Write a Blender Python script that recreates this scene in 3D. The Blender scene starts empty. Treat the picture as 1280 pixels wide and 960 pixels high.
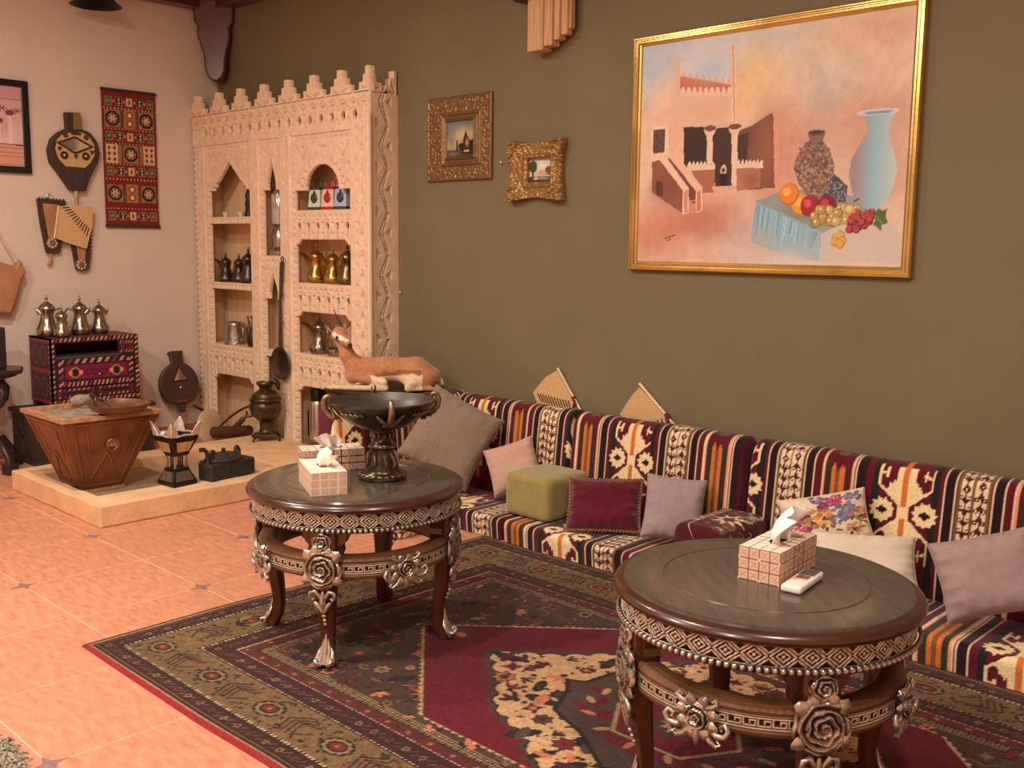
import bpy, bmesh, math, random
import numpy as np
from mathutils import Vector, Matrix
random.seed(7); RNG = np.random.default_rng(7)
PI = math.pi
SC = bpy.context.scene
COL = SC.collection

# ---------------------------------------------------------------- camera
CAM = np.array([7.324, -4.274, 1.5])
FPX = 1275.3
YAW, PITCH, ROLL = (math.radians(a) for a in (43.90, 7.73, 0.686))
FWD = np.array([-math.sin(YAW)*math.cos(PITCH), math.cos(YAW)*math.cos(PITCH), -math.sin(PITCH)])
_r = np.array([math.cos(YAW), math.sin(YAW), 0.0]); _u = np.cross(_r, FWD)
RGT = _r*math.cos(ROLL) + _u*math.sin(ROLL)
UPV = -_r*math.sin(ROLL) + _u*math.cos(ROLL)
cam_data = bpy.data.cameras.new('camera'); cam = bpy.data.objects.new('camera', cam_data); COL.objects.link(cam)
cam_data.sensor_width = 36.0; cam_data.lens = FPX/1280.0*36.0; cam_data.clip_start = 0.05
cam.matrix_world = Matrix(((RGT[0], UPV[0], -FWD[0], CAM[0]), (RGT[1], UPV[1], -FWD[1], CAM[1]), (RGT[2], UPV[2], -FWD[2], CAM[2]), (0, 0, 0, 1)))
SC.camera = cam

# ---------------------------------------------------------------- world, lamps, exposure
SC.view_settings.view_transform = 'Standard'; SC.view_settings.look = 'None'
SC.view_settings.gamma = 1.0; SC.view_settings.use_curve_mapping = False
SC.view_settings.exposure = 0.0
world = bpy.data.worlds.new('world'); SC.world = world; world.use_nodes = True
bg = world.node_tree.nodes['Background']; bg.inputs[0].default_value = (0, 0, 0, 1); bg.inputs[1].default_value = 0.0     # closed room: no light but its lamps
CEIL = 3.45
WARM = (1.0, 0.91, 0.80)
def area_lamp(name, loc, power, size, color=WARM, target=None, spread=PI):
    d = bpy.data.lights.new(name, 'AREA'); d.shape = 'DISK'; d.size = size; d.energy = power; d.color = color; d.spread = spread
    o = bpy.data.objects.new(name, d); COL.objects.link(o); o.location = loc
    t = Vector(target) if target else Vector((loc[0], loc[1], 0.0))
    o.rotation_euler = (t - Vector(loc)).to_track_quat('-Z', 'Y').to_euler()
    return o
# the ceiling lamps that light this windowless-looking room; all above the upper edge of the picture
CEILING_LAMPS = [(2.5, -2.7, 54), (4.6, -3.2, 56), (6.9, -2.8, 52), (3.3, -5.0, 104), (6.3, -5.4, 74)]
for _x, _y, _p in CEILING_LAMPS:
    area_lamp('ceiling_lamp_offscreen', (_x, _y, CEIL-0.035), _p, 0.16)

# ---------------------------------------------------------------- helpers
def ray(x, y): return RGT*(x-640)/FPX - UPV*(y-480)/FPX + FWD
def onz(x, y, z=0.0):
    d = ray(x, y); return CAM + d*(z-CAM[2])/d[2]
def ony(x, y, Y=0.0):
    d = ray(x, y); return CAM + d*(Y-CAM[1])/d[1]
def onx(x, y, X=0.0):
    d = ray(x, y); return CAM + d*(X-CAM[0])/d[0]

def lin(c):
    c = np.asarray(c, float)/255.0
    return np.where(c <= 0.04045, c/12.92, ((c+0.055)/1.055)**2.4)

class NT:
    """small node-tree helper"""
    def __init__(s, name):
        s.m = bpy.data.materials.new(name); s.m.use_nodes = True; s.t = s.m.node_tree
        s.b = s.t.nodes['Principled BSDF']
    def n(s, kind, **kw):
        nd = s.t.nodes.new(kind)
        for k, v in kw.items(): setattr(nd, k, v)
        return nd
    def l(s, a, b): s.t.links.new(a, b)

MATS = {}
def mat(name, col, rough=0.6, metal=0.0, var=0.10, scale=12.0, bump=0.0, bscale=60.0, coat=0.0, spec=0.5, col2=None, stretch=(1, 1, 1), sheen=0.0, world_space=False, emit=None, trans=0.0, detail=4.0, alpha=1.0):
    if name in MATS: return MATS[name]
    T = NT(name); b = T.b
    c = lin(col); c2 = lin(col2) if col2 is not None else None
    tc = T.n('ShaderNodeTexCoord')
    mp = T.n('ShaderNodeMapping'); mp.inputs['Scale'].default_value = stretch
    if world_space:
        g = T.n('ShaderNodeNewGeometry'); T.l(g.outputs['Position'], mp.inputs['Vector'])
    else: T.l(tc.outputs['Object'], mp.inputs['Vector'])
    nz = T.n('ShaderNodeTexNoise'); nz.inputs['Scale'].default_value = scale; nz.inputs['Detail'].default_value = detail
    T.l(mp.outputs['Vector'], nz.inputs['Vector'])
    rp = T.n('ShaderNodeValToRGB')
    lo = c*(1-var) if c2 is None else c
    hi = np.clip(c*(1+var), 0, 1) if c2 is None else c2
    rp.color_ramp.elements[0].position = 0.32; rp.color_ramp.elements[1].position = 0.68
    rp.color_ramp.elements[0].color = (*lo, 1); rp.color_ramp.elements[1].color = (*hi, 1)
    T.l(nz.outputs['Fac'], rp.inputs['Fac']); T.l(rp.outputs['Color'], b.inputs['Base Color'])
    b.inputs['Roughness'].default_value = rough; b.inputs['Metallic'].default_value = metal
    b.inputs['Specular IOR Level'].default_value = spec
    b.inputs['Coat Weight'].default_value = coat; b.inputs['Coat Roughness'].default_value = 0.15
    b.inputs['Sheen Weight'].default_value = sheen
    if trans: b.inputs['Transmission Weight'].default_value = trans
    if emit: b.inputs['Emission Color'].default_value = (*lin(emit[0]), 1); b.inputs['Emission Strength'].default_value = emit[1]
    if bump:
        n2 = T.n('ShaderNodeTexNoise'); n2.inputs['Scale'].default_value = bscale; n2.inputs['Detail'].default_value = 3
        T.l(mp.outputs['Vector'], n2.inputs['Vector'])
        bp = T.n('ShaderNodeBump'); bp.inputs['Strength'].default_value = bump; bp.inputs['Distance'].default_value = 0.01
        T.l(n2.outputs['Fac'], bp.inputs['Height']); T.l(bp.outputs['Normal'], b.inputs['Normal'])
    MATS[name] = T.m
    return T.m

def vmat(name, rough=0.8, metal=0.0, var=0.18, scale=90.0, bump=0.25, bscale=350.0, coat=0.0, sheen=0.0, spec=0.4):
    """material that reads the woven / printed / patinated colour stored on the mesh, with a fine fibre noise"""
    if name in MATS: return MATS[name]
    T = NT(name); b = T.b
    at = T.n('ShaderNodeAttribute', attribute_name='Col')
    tc = T.n('ShaderNodeTexCoord')
    nz = T.n('ShaderNodeTexNoise'); nz.inputs['Scale'].default_value = scale; nz.inputs['Detail'].default_value = 3
    T.l(tc.outputs['Object'], nz.inputs['Vector'])
    mr = T.n('ShaderNodeMapRange'); mr.inputs['From Min'].default_value = 0.3; mr.inputs['From Max'].default_value = 0.7
    mr.inputs['To Min'].default_value = 1-var; mr.inputs['To Max'].default_value = 1+var
    T.l(nz.outputs['Fac'], mr.inputs['Value'])
    vm = T.n('ShaderNodeVectorMath', operation='SCALE')
    T.l(at.outputs['Color'], vm.inputs[0]); T.l(mr.outputs['Result'], vm.inputs['Scale'])
    T.l(vm.outputs['Vector'], b.inputs['Base Color'])
    b.inputs['Roughness'].default_value = rough; b.inputs['Metallic'].default_value = metal
    b.inputs['Specular IOR Level'].default_value = spec
    b.inputs['Coat Weight'].default_value = coat; b.inputs['Sheen Weight'].default_value = sheen
    if bump:
        n2 = T.n('ShaderNodeTexNoise'); n2.inputs['Scale'].default_value = bscale
        T.l(tc.outputs['Object'], n2.inputs['Vector'])
        bp = T.n('ShaderNodeBump'); bp.inputs['Strength'].default_value = bump; bp.inputs['Distance'].default_value = 0.004
        T.l(n2.outputs['Fac'], bp.inputs['Height']); T.l(bp.outputs['Normal'], b.inputs['Normal'])
    MATS[name] = T.m
    return T.m

def tag(o, label, cat, group=None, kind=None):
    o['label'] = label; o['category'] = cat
    if group: o['group'] = group
    if kind: o['kind'] = kind
    return o
def thing(name, label, cat, loc=(0, 0, 0), rot=(0, 0, 0), group=None):
    o = bpy.data.objects.new(name, None); COL.objects.link(o); o.empty_display_size = 0.1
    o.location = loc; o.rotation_euler = rot
    return tag(o, label, cat, group)
def link(name, me, m, parent=None, loc=None, rot=None):
    o = bpy.data.objects.new(name, me); COL.objects.link(o)
    if m is not None and not me.materials: me.materials.append(m)
    if parent: o.parent = parent
    if loc is not None: o.location = loc
    if rot is not None: o.rotation_euler = rot
    return o
def copy_tree(o, parent=None, loc=None, rot=None, scale=None, label=None):
    c = o.copy(); COL.objects.link(c); c.parent = parent
    if loc is not None: c.location = loc
    if rot is not None: c.rotation_euler = rot
    if scale is not None: c.scale = scale if hasattr(scale, '__len__') else (scale,)*3
    if label: c['label'] = label
    for ch in list(o.children): copy_tree(ch, c)
    return c
def axes(o, loc, xa, ya):
    """place object: local x along xa, local y close to ya, z = x cross y"""
    x = Vector(xa).normalized(); y = Vector(ya); y = (y - x*y.dot(x)).normalized(); z = x.cross(y)
    o.matrix_world = Matrix(((x[0], y[0], z[0], loc[0]), (x[1], y[1], z[1], loc[1]), (x[2], y[2], z[2], loc[2]), (0, 0, 0, 1)))
    return o

class MB:
    def __init__(s): s.v = []; s.f = []
    def add(s, vs, fs):
        k = len(s.v); s.v += [tuple(map(float, p)) for p in vs]; s.f += [tuple(i+k for i in f) for f in fs]; return s
    def box(s, c, d, rz=0.0, taper=1.0):
        """box centre c, full size d, top scaled by taper"""
        x, y, z = (q/2 for q in d); ca, sa = math.cos(rz), math.sin(rz); vs = []
        for sz in (-1, 1):
            t = taper if sz > 0 else 1.0
            for sx, sy in ((-1, -1), (1, -1), (1, 1), (-1, 1)):
                a, b = sx*x*t, sy*y*t
                vs.append((c[0]+a*ca-b*sa, c[1]+a*sa+b*ca, c[2]+sz*z))
        return s.add(vs, [(3, 2, 1, 0), (4, 5, 6, 7), (0, 1, 5, 4), (1, 2, 6, 5), (2, 3, 7, 6), (3, 0, 4, 7)])
    def lathe(s, prof, seg=24, c=(0, 0, 0), sx=1.0, sy=1.0, cap=True):
        vs = []; fs = []; n = len(prof)
        for r, z in prof:
            for k in range(seg):
                a = 2*PI*k/seg; vs.append((c[0]+r*math.cos(a)*sx, c[1]+r*math.sin(a)*sy, c[2]+z))
        for i in range(n-1):
            for k in range(seg):
                k2 = (k+1) % seg; fs.append((i*seg+k, i*seg+k2, (i+1)*seg+k2, (i+1)*seg+k))
        if cap:
            fs.append(tuple(range(seg-1, -1, -1))); fs.append(tuple((n-1)*seg+k for k in range(seg)))
        return s.add(vs, fs)
    def tube(s, pts, r, seg=8, flat=1.0, closed=False, up=None):
        P = [Vector(p) for p in pts]; n = len(P); R = r if hasattr(r, '__len__') else [r]*n
        vs = []; fs = []; ref = Vector(up) if up is not None else None
        pn = None
        for i in range(n):
            if closed: t = P[(i+1) % n]-P[i-1]
            else: t = P[min(i+1, n-1)]-P[max(i-1, 0)]
            if t.length < 1e-9: t = Vector((0, 0, 1))
            t.normalize()
            if ref is not None: nn = ref - t*ref.dot(t)
            elif pn is None:
                a = Vector((0, 0, 1)) if abs(t.z) < 0.9 else Vector((1, 0, 0)); nn = a - t*a.dot(t)
            else: nn = pn - t*pn.dot(t)
            if nn.length < 1e-6: nn = Vector((1, 0, 0)) - t*t.x
            nn.normalize(); pn = nn; b = t.cross(nn)
            for k in range(seg):
                a = 2*PI*k/seg; vs.append(P[i] + (nn*math.cos(a)*flat + b*math.sin(a))*R[i])
        m = n if closed else n-1
        for i in range(m):
            j = (i+1) % n
            for k in range(seg):
                k2 = (k+1) % seg; fs.append((i*seg+k, i*seg+k2, j*seg+k2, j*seg+k))
        if not closed:
            fs.append(tuple(range(seg-1, -1, -1))); fs.append(tuple((n-1)*seg+k for k in range(seg)))
        return s.add(vs, fs)
    def prism(s, poly, o, ex, ey, ez, d):
        """polygon (2-D) at origin o with axes ex, ey, extruded by d along ez"""
        o, ex, ey, ez = (np.array(q, float) for q in (o, ex, ey, ez)); n = len(poly)
        vs = [o+ex*p[0]+ey*p[1] for p in poly] + [o+ex*p[0]+ey*p[1]+ez*d for p in poly]
        fs = [tuple(range(n-1, -1, -1)), tuple(range(n, 2*n))] + [(i, (i+1) % n, n+(i+1) % n, n+i) for i in range(n)]
        return s.add(vs, fs)
    def ell(s, c, r, seg=16, rings=10):
        vs = [(c[0], c[1], c[2]-r[2])]; fs = []
        for i in range(1, rings):
            t = -PI/2+PI*i/rings
            for k in range(seg):
                a = 2*PI*k/seg; vs.append((c[0]+r[0]*math.cos(t)*math.cos(a), c[1]+r[1]*math.cos(t)*math.sin(a), c[2]+r[2]*math.sin(t)))
        vs.append((c[0], c[1], c[2]+r[2])); L = len(vs)-1
        for k in range(seg):
            k2 = (k+1) % seg; fs.append((0, 1+k2, 1+k)); fs.append((L, L-seg+k, L-seg+k2))
            for i in range(rings-2): fs.append((1+i*seg+k, 1+i*seg+k2, 1+(i+1)*seg+k2, 1+(i+1)*seg+k))
        return s.add(vs, fs)
    def mesh(s, name, smooth=None):
        me = bpy.data.meshes.new(name); me.from_pydata(s.v, [], s.f); me.update()
        bm = bmesh.new(); bm.from_mesh(me); bmesh.ops.recalc_face_normals(bm, faces=bm.faces); bm.to_mesh(me); bm.free()
        if smooth: smooth_mesh(me, smooth)
        return me
    def build(s, name, m, parent=None, smooth=None, bevel=0.0, loc=None, rot=None, seg=2):
        o = link(name, s.mesh(name, smooth), m, parent, loc, rot)
        if bevel:
            md = o.modifiers.new('edge', 'BEVEL'); md.width = bevel; md.segments = seg; md.limit_method = 'ANGLE'; md.angle_limit = 0.6
        return o
def smooth_mesh(me, ang=40):
    me.polygons.foreach_set('use_smooth', [True]*len(me.polygons)); me.update()
    if ang is not True and ang < 180:
        try: me.set_sharp_from_angle(angle=math.radians(ang))
        except Exception: pass

def np_mesh(name, V, F, col=None, smooth=True):
    """fast mesh from numpy arrays; F is (n,4) or (n,3)"""
    me = bpy.data.meshes.new(name); V = np.ascontiguousarray(V, dtype=np.float32); F = np.ascontiguousarray(F, dtype=np.int32)
    k = F.shape[1]
    me.vertices.add(len(V)); me.vertices.foreach_set('co', V.ravel())
    me.loops.add(F.size); me.loops.foreach_set('vertex_index', F.ravel())
    me.polygons.add(len(F)); me.polygons.foreach_set('loop_start', np.arange(0, F.size, k, dtype=np.int32))
    if smooth: me.polygons.foreach_set('use_smooth', np.ones(len(F), dtype=bool))
    me.update(calc_edges=True)
    if col is not None:
        a = me.color_attributes.new('Col', 'FLOAT_COLOR', 'POINT')
        C = np.ones((len(V), 4), np.float32); C[:, :3] = lin(np.clip(col, 0, 255)); a.data.foreach_set('color', C.ravel())
    me.validate()
    return me
def grid_faces(nu, nv, wrap_u=False, flip=False):
    """vertex index = j*nu+i"""
    i = np.arange(nu if wrap_u else nu-1); j = np.arange(nv-1); I, J = np.meshgrid(i, j); I2 = (I+1) % nu
    F = np.stack([J*nu+I, J*nu+I2, (J+1)*nu+I2, (J+1)*nu+I], -1).reshape(-1, 4)
    return F[:, ::-1] if flip else F

class Cv:
    """numpy canvas in metres used to lay out woven, painted and carved patterns on the vertices of a mesh"""
    def __init__(s, w, h, cell, bg=(0, 0, 0), x0=0.0, y0=0.0):
        s.nu = max(2, int(round(w/cell))+1); s.nv = max(2, int(round(h/cell))+1); s.w, s.h = w, h
        s.x = np.linspace(x0, x0+w, s.nu); s.y = np.linspace(y0, y0+h, s.nv); s.x0, s.y0 = x0, y0
        s.a = np.empty((s.nv, s.nu, 3)); s.a[:] = bg
        s.X, s.Y = np.meshgrid(s.x, s.y)
    def win(s, x0, y0, x1, y1):
        i0, i1 = np.searchsorted(s.x, [x0-1e-9, x1+1e-9]); j0, j1 = np.searchsorted(s.y, [y0-1e-9, y1+1e-9])
        return slice(j0, j1), slice(i0, i1)
    def rect(s, x0, y0, x1, y1, c):
        a, b = s.win(min(x0, x1), min(y0, y1), max(x0, x1), max(y0, y1)); s.a[a, b] = c
    def pmask(s, pts):
        P = np.array(pts, float); a, b = s.win(P[:, 0].min(), P[:, 1].min(), P[:, 0].max(), P[:, 1].max())
        X, Y = s.X[a, b], s.Y[a, b]; ins = np.zeros(X.shape, bool)
        for (xa, ya), (xb, yb) in zip(P, np.roll(P, -1, 0)):
            if ya == yb: continue
            c = (ya > Y) != (yb > Y); ins ^= c & (X < (xb-xa)*(Y-ya)/(yb-ya)+xa)
        return a, b, ins
    def poly(s, pts, c):
        a, b, m = s.pmask(pts)
        if m.size: s.a[a, b][m] = c
    def ell(s, cx, cy, rx, ry, c, a0=0.0):
        R = max(rx, ry); a, b = s.win(cx-R, cy-R, cx+R, cy+R); X, Y = s.X[a, b]-cx, s.Y[a, b]-cy
        ca, sa = math.cos(a0), math.sin(a0); m = ((X*ca+Y*sa)/rx)**2+((-X*sa+Y*ca)/ry)**2 <= 1
        if m.size: s.a[a, b][m] = c
    def line(s, pts, w, c):
        for p, q in zip(pts[:-1], pts[1:]):
            p, q = np.array(p, float), np.array(q, float); lo, hi = np.minimum(p, q)-w/2, np.maximum(p, q)+w/2
            a, b = s.win(lo[0], lo[1], hi[0], hi[1]); X, Y = s.X[a, b], s.Y[a, b]; d = q-p; L = d@d
            t = np.clip(((X-p[0])*d[0]+(Y-p[1])*d[1])/max(L, 1e-12), 0, 1)
            m = (X-p[0]-t*d[0])**2+(Y-p[1]-t*d[1])**2 <= (w/2)**2
            if m.size: s.a[a, b][m] = c
    def star(s, cx, cy, r, c, n=8, inner=0.6, a0=0.0, sq=1.0):
        s.poly([(cx+(r if k % 2 == 0 else r*inner)*math.cos(a0+PI*k/n), cy+sq*(r if k % 2 == 0 else r*inner)*math.sin(a0+PI*k/n)) for k in range(2*n)], c)
    def blend(s, cx, cy, rx, ry, c, k=1.0, p=2.0):
        w = np.exp(-(((s.X-cx)/rx)**2+((s.Y-cy)/ry)**2)**(p/2))*k; s.a += (np.array(c, float)-s.a)*w[..., None]
    def noise(s, amp, f=3.0, seed=0):
        n = vnoise(s.X*f, s.Y*f, seed)+0.5*vnoise(s.X*f*2.3, s.Y*f*2.3, seed+1); s.a += (n*amp)[..., None]
    def c(s): return s.a.reshape(-1, 3)
def vnoise(X, Y, seed=0):
    g = np.random.default_rng(seed).uniform(-1, 1, (64, 64)); xi = np.floor(X).astype(int); yi = np.floor(Y).astype(int); fx = X-xi; fy = Y-yi
    fx = fx*fx*(3-2*fx); fy = fy*fy*(3-2*fy); g2 = lambda a, b: g[a % 64, b % 64]
    return (g2(xi, yi)*(1-fx)+g2(xi+1, yi)*fx)*(1-fy)+(g2(xi, yi+1)*(1-fx)+g2(xi+1, yi+1)*fx)*fy

def slab(name, cv, thick, m, parent=None, hgt=None, loc=None, rot=None, back=(60, 50, 40)):
    """flat coloured sheet with thickness: front at +z (local x,y from the canvas), sides and back closed"""
    nu, nv = cv.nu, cv.nv; Z = np.zeros((nv, nu)) if hgt is None else hgt
    V = np.stack([cv.X, cv.Y, Z+thick], -1).reshape(-1, 3); F = grid_faces(nu, nv); n = nu*nv
    ring = np.concatenate([np.arange(nu), np.arange(1, nv)*nu+nu-1, (nv-1)*nu+np.arange(nu-2, -1, -1), np.arange(nv-2, 0, -1)*nu])
    Bv = V[ring].copy(); Bv[:, 2] = 0; k = len(ring); r2 = np.roll(np.arange(k), -1)
    S = np.stack([ring, n+np.arange(k), n+r2, ring[r2]], -1)
    C = np.concatenate([cv.c(), cv.c()[ring]])
    me = np_mesh(name, np.concatenate([V, Bv]), np.concatenate([F, S]), C, smooth=hgt is not None)
    return link(name, me, m, parent, loc, rot)

def sdf_mesh(name, fn, lo, hi, step, colfn=None):
    """one continuous organic surface (naive surface nets) from a signed distance function"""
    lo, hi = np.array(lo, float), np.array(hi, float); n = np.ceil((hi-lo)/step).astype(int)+1
    ax = [lo[k]+step*np.arange(n[k]) for k in range(3)]
    G = np.stack(np.meshgrid(*ax, indexing='ij'), -1); D = fn(G.reshape(-1, 3)).reshape(n)
    S = D < 0
    cs = [(a, b, c) for a in (0, 1) for b in (0, 1) for c in (0, 1)]
    sl = lambda a, k: slice(a, n[k]-1+a)
    cnt = sum(S[sl(a, 0), sl(b, 1), sl(c, 2)].astype(int) for a, b, c in cs)
    act = (cnt > 0) & (cnt < 8)
    acc = np.zeros(tuple(n-1)+(3,)); num = np.zeros(tuple(n-1))
    for i, p in enumerate(cs):
        for q in cs[i+1:]:
            if sum(abs(p[k]-q[k]) for k in range(3)) != 1: continue
            d0 = D[sl(p[0], 0), sl(p[1], 1), sl(p[2], 2)]; d1 = D[sl(q[0], 0), sl(q[1], 1), sl(q[2], 2)]
            m = (d0 < 0) != (d1 < 0); t = np.where(m, d0/np.where(m, d0-d1, 1), 0)
            for k in range(3): acc[..., k] += np.where(m, p[k]+(q[k]-p[k])*t, 0)
            num += m
    idx = -np.ones(tuple(n-1), int); idx[act] = np.arange(act.sum())
    I = np.argwhere(act); V = lo+step*(I+acc[act]/num[act][:, None])
    F = []
    for k in range(3):
        o = [np.array(v) for v in ((1, 0, 0), (0, 1, 0), (0, 0, 1))]
        a, b = o[(k+1) % 3], o[(k+2) % 3]
        s0 = [slice(1, n[j]-1) for j in range(3)]; s1 = list(s0); s0[k] = slice(0, n[k]-1); s1[k] = slice(1, n[k])
        A, B = S[tuple(s0)], S[tuple(s1)]; E = np.argwhere(A != B)
        if not len(E): continue
        fl = A[tuple(E.T)]
        base = E.copy(); base[:, (k+1) % 3] += 1; base[:, (k+2) % 3] += 1
        q = np.stack([idx[tuple((base-a-b).T)], idx[tuple((base-b).T)], idx[tuple(base.T)], idx[tuple((base-a).T)]], -1)
        q[~fl] = q[~fl][:, ::-1]; F.append(q)
    F = np.concatenate(F); F = F[(F >= 0).all(1)]
    for _ in range(2):                                     # light smoothing
        A = np.zeros_like(V); w = np.zeros(len(V))
        for i in range(4):
            a, b = F[:, i], F[:, (i+1) % 4]; np.add.at(A, a, V[b]); np.add.at(A, b, V[a]); np.add.at(w, a, 1); np.add.at(w, b, 1)
        V = V*0.5+0.5*A/np.maximum(w, 1)[:, None]
    return np_mesh(name, V, F, colfn(V) if colfn else None)
def sd_cap(P, a, b, ra, rb):
    a, b = np.array(a, float), np.array(b, float); d = b-a; t = np.clip(((P-a)@d)/max(d@d, 1e-9), 0, 1)
    return np.linalg.norm(P-a-t[:, None]*d, axis=1)-(ra+(rb-ra)*t)
def sd_ell(P, c, r, R=None):
    q = P-np.array(c, float)
    if R is not None: q = q@np.array(R)
    q = q/np.array(r, float); k = np.linalg.norm(q, axis=1); return (k-1)*min(r)
def smin(a, b, k):
    h = np.clip(0.5+0.5*(b-a)/k, 0, 1); return b+(a-b)*h-k*h*(1-h)
def rot_z(a): return np.array([[math.cos(a), -math.sin(a), 0], [math.sin(a), math.cos(a), 0], [0, 0, 1]])
def circ(n=24, r=1.0, a0=0.0): return [(r*math.cos(a0+2*PI*k/n), r*math.sin(a0+2*PI*k/n)) for k in range(n)]
def bez(p0, p1, p2, p3, n=12):
    p0, p1, p2, p3 = (np.array(p, float) for p in (p0, p1, p2, p3)); t = np.linspace(0, 1, n)[:, None]
    return list((1-t)**3*p0+3*(1-t)**2*t*p1+3*(1-t)*t*t*p2+t**3*p3)
def lerp(xs, ys, n):
    return list(np.interp(np.linspace(0, 1, n), xs, ys))

# ================================================================ THE ROOM
def struct(o): o['kind'] = 'structure'; return o
M_WHITE = mat('plaster_cream', (220, 200, 184), rough=0.85, var=0.03, scale=3, bump=0.08, bscale=45, world_space=True)
M_GREEN = mat('paint_olive', (119, 109, 82), rough=0.62, var=0.05, scale=2.2, bump=0.05, bscale=90, world_space=True, spec=0.35)
M_CEIL = mat('ceiling_paint', (215, 200, 185), rough=0.9, var=0.02)
M_BEAM = mat('beam_wood', (92, 48, 36), rough=0.35, var=0.25, scale=6, stretch=(1, 1, 6), coat=0.3)
M_BASE = mat('baseboard_tile', (170, 104, 78), rough=0.5, var=0.12, scale=8, world_space=True)
M_GROUT = mat('grout', (232, 182, 148), rough=0.8, var=0.05, scale=30, world_space=True)
RX, RY = 9.4, -7.2
struct(MB().box((-0.075, RY/2, CEIL/2+0.1), (0.15, -RY+0.3, CEIL+0.4)).build('wall_left', M_WHITE))
struct(MB().box((RX/2, 0.075, CEIL/2+0.1), (RX, 0.15, CEIL+0.4)).build('wall_back', M_GREEN))
struct(MB().box((RX+0.075, RY/2, CEIL/2+0.1), (0.15, -RY+0.3, CEIL+0.4)).build('wall_right', M_WHITE))
struct(MB().box((RX/2, RY-0.075, CEIL/2+0.1), (RX, 0.15, CEIL+0.4)).build('wall_front', M_WHITE))
struct(MB().box((RX/2, RY/2, CEIL+0.06), (RX, -RY, 0.12)).build('ceiling', M_CEIL))
floor = struct(MB().box((RX/2, RY/2, -0.0507), (RX+0.3, -RY+0.3, 0.10)).build('floor', M_GROUT))
struct(MB().box((0.008, RY/2, 0.04), (0.016, -RY, 0.08)).build('baseboard_left', M_BASE, bevel=0.004))

def tile_material():
    T = NT('terracotta_tile'); b = T.b
    g = T.n('ShaderNodeNewGeometry'); mp = T.n('ShaderNodeMapping'); mp.inputs['Rotation'].default_value = (0, 0, 0.75); mp.inputs['Scale'].default_value = (5, 16, 5)
    T.l(g.outputs['Position'], mp.inputs['Vector'])
    nz = T.n('ShaderNodeTexNoise'); nz.inputs['Scale'].default_value = 2.4; nz.inputs['Detail'].default_value = 7; nz.inputs['Roughness'].default_value = 0.68
    T.l(mp.outputs['Vector'], nz.inputs['Vector'])
    rp = T.n('ShaderNodeValToRGB'); e = rp.color_ramp.elements
    e[0].position = 0.30; e[0].color = (*lin((176, 116, 88)), 1); e[1].position = 0.68; e[1].color = (*lin((214, 154, 122)), 1)
    m = e.new(0.46); m.color = (*lin((200, 134, 102)), 1)
    T.l(nz.outputs['Fac'], rp.inputs['Fac'])
    oi = T.n('ShaderNodeObjectInfo'); mr = T.n('ShaderNodeMapRange'); mr.inputs['To Min'].default_value = 0.94; mr.inputs['To Max'].default_value = 1.05
    T.l(oi.outputs['Random'], mr.inputs['Value']); vm = T.n('ShaderNodeVectorMath', operation='SCALE')
    T.l(rp.outputs['Color'], vm.inputs[0]); T.l(mr.outputs['Result'], vm.inputs['Scale']); T.l(vm.outputs['Vector'], b.inputs['Base Color'])
    b.inputs['Roughness'].default_value = 0.48; b.inputs['Specular IOR Level'].default_value = 0.35
    bp = T.n('ShaderNodeBump'); bp.inputs['Strength'].default_value = 0.12; bp.inputs['Distance'].default_value = 0.004
    T.l(nz.outputs['Fac'], bp.inputs['Height']); T.l(bp.outputs['Normal'], b.inputs['Normal'])
    return T.m
M_TILE = tile_material()
M_STAR = mat('star_inset_glaze', (138, 108, 108), rough=0.4, var=0.2, scale=40)
TP = 0.545; TX0, TY0 = 2.815, -2.65
tm = MB()
_h = TP/2-0.0016
tm.add([(sx*q, sy*q, z) for q, z in ((_h, -0.008), (_h, -0.0012), (_h-0.0015, 0.0)) for sx, sy in ((-1, -1), (1, -1), (1, 1), (-1, 1))],
       [(8, 9, 10, 11)]+[(a*4+k, a*4+(k+1) % 4, a*4+4+(k+1) % 4, a*4+4+k) for a in (0, 1) for k in range(4)])
tile_me = tm.mesh('floor_tile')
sp = []
for k in range(4):
    a = PI/2*k
    sp += [(0.055*math.cos(a), 0.055*math.sin(a)), (0.021*math.cos(a+PI/4), 0.021*math.sin(a+PI/4))]
star_me = MB().prism(sp, (0, 0, -0.004), (1, 0, 0), (0, 1, 0), (0, 0, 1), 0.0046).mesh('star_inset')
for i in range(-5, 12):
    for j in range(-8, 5):
        cx, cy = TX0+(i+0.5)*TP, TY0+(j+0.5)*TP
        if cx-_h > RX or cx+_h < 0 or cy-_h > 0 or cy+_h < RY: continue
        link('floor_tile', tile_me, M_TILE, floor, (cx, cy, 0))
        if (i+j) % 2 == 0 and TX0+i*TP > 0.05 and TY0+j*TP < -0.05: link('star_inset', star_me, M_STAR, floor, (TX0+i*TP, TY0+j*TP, 0))

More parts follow.
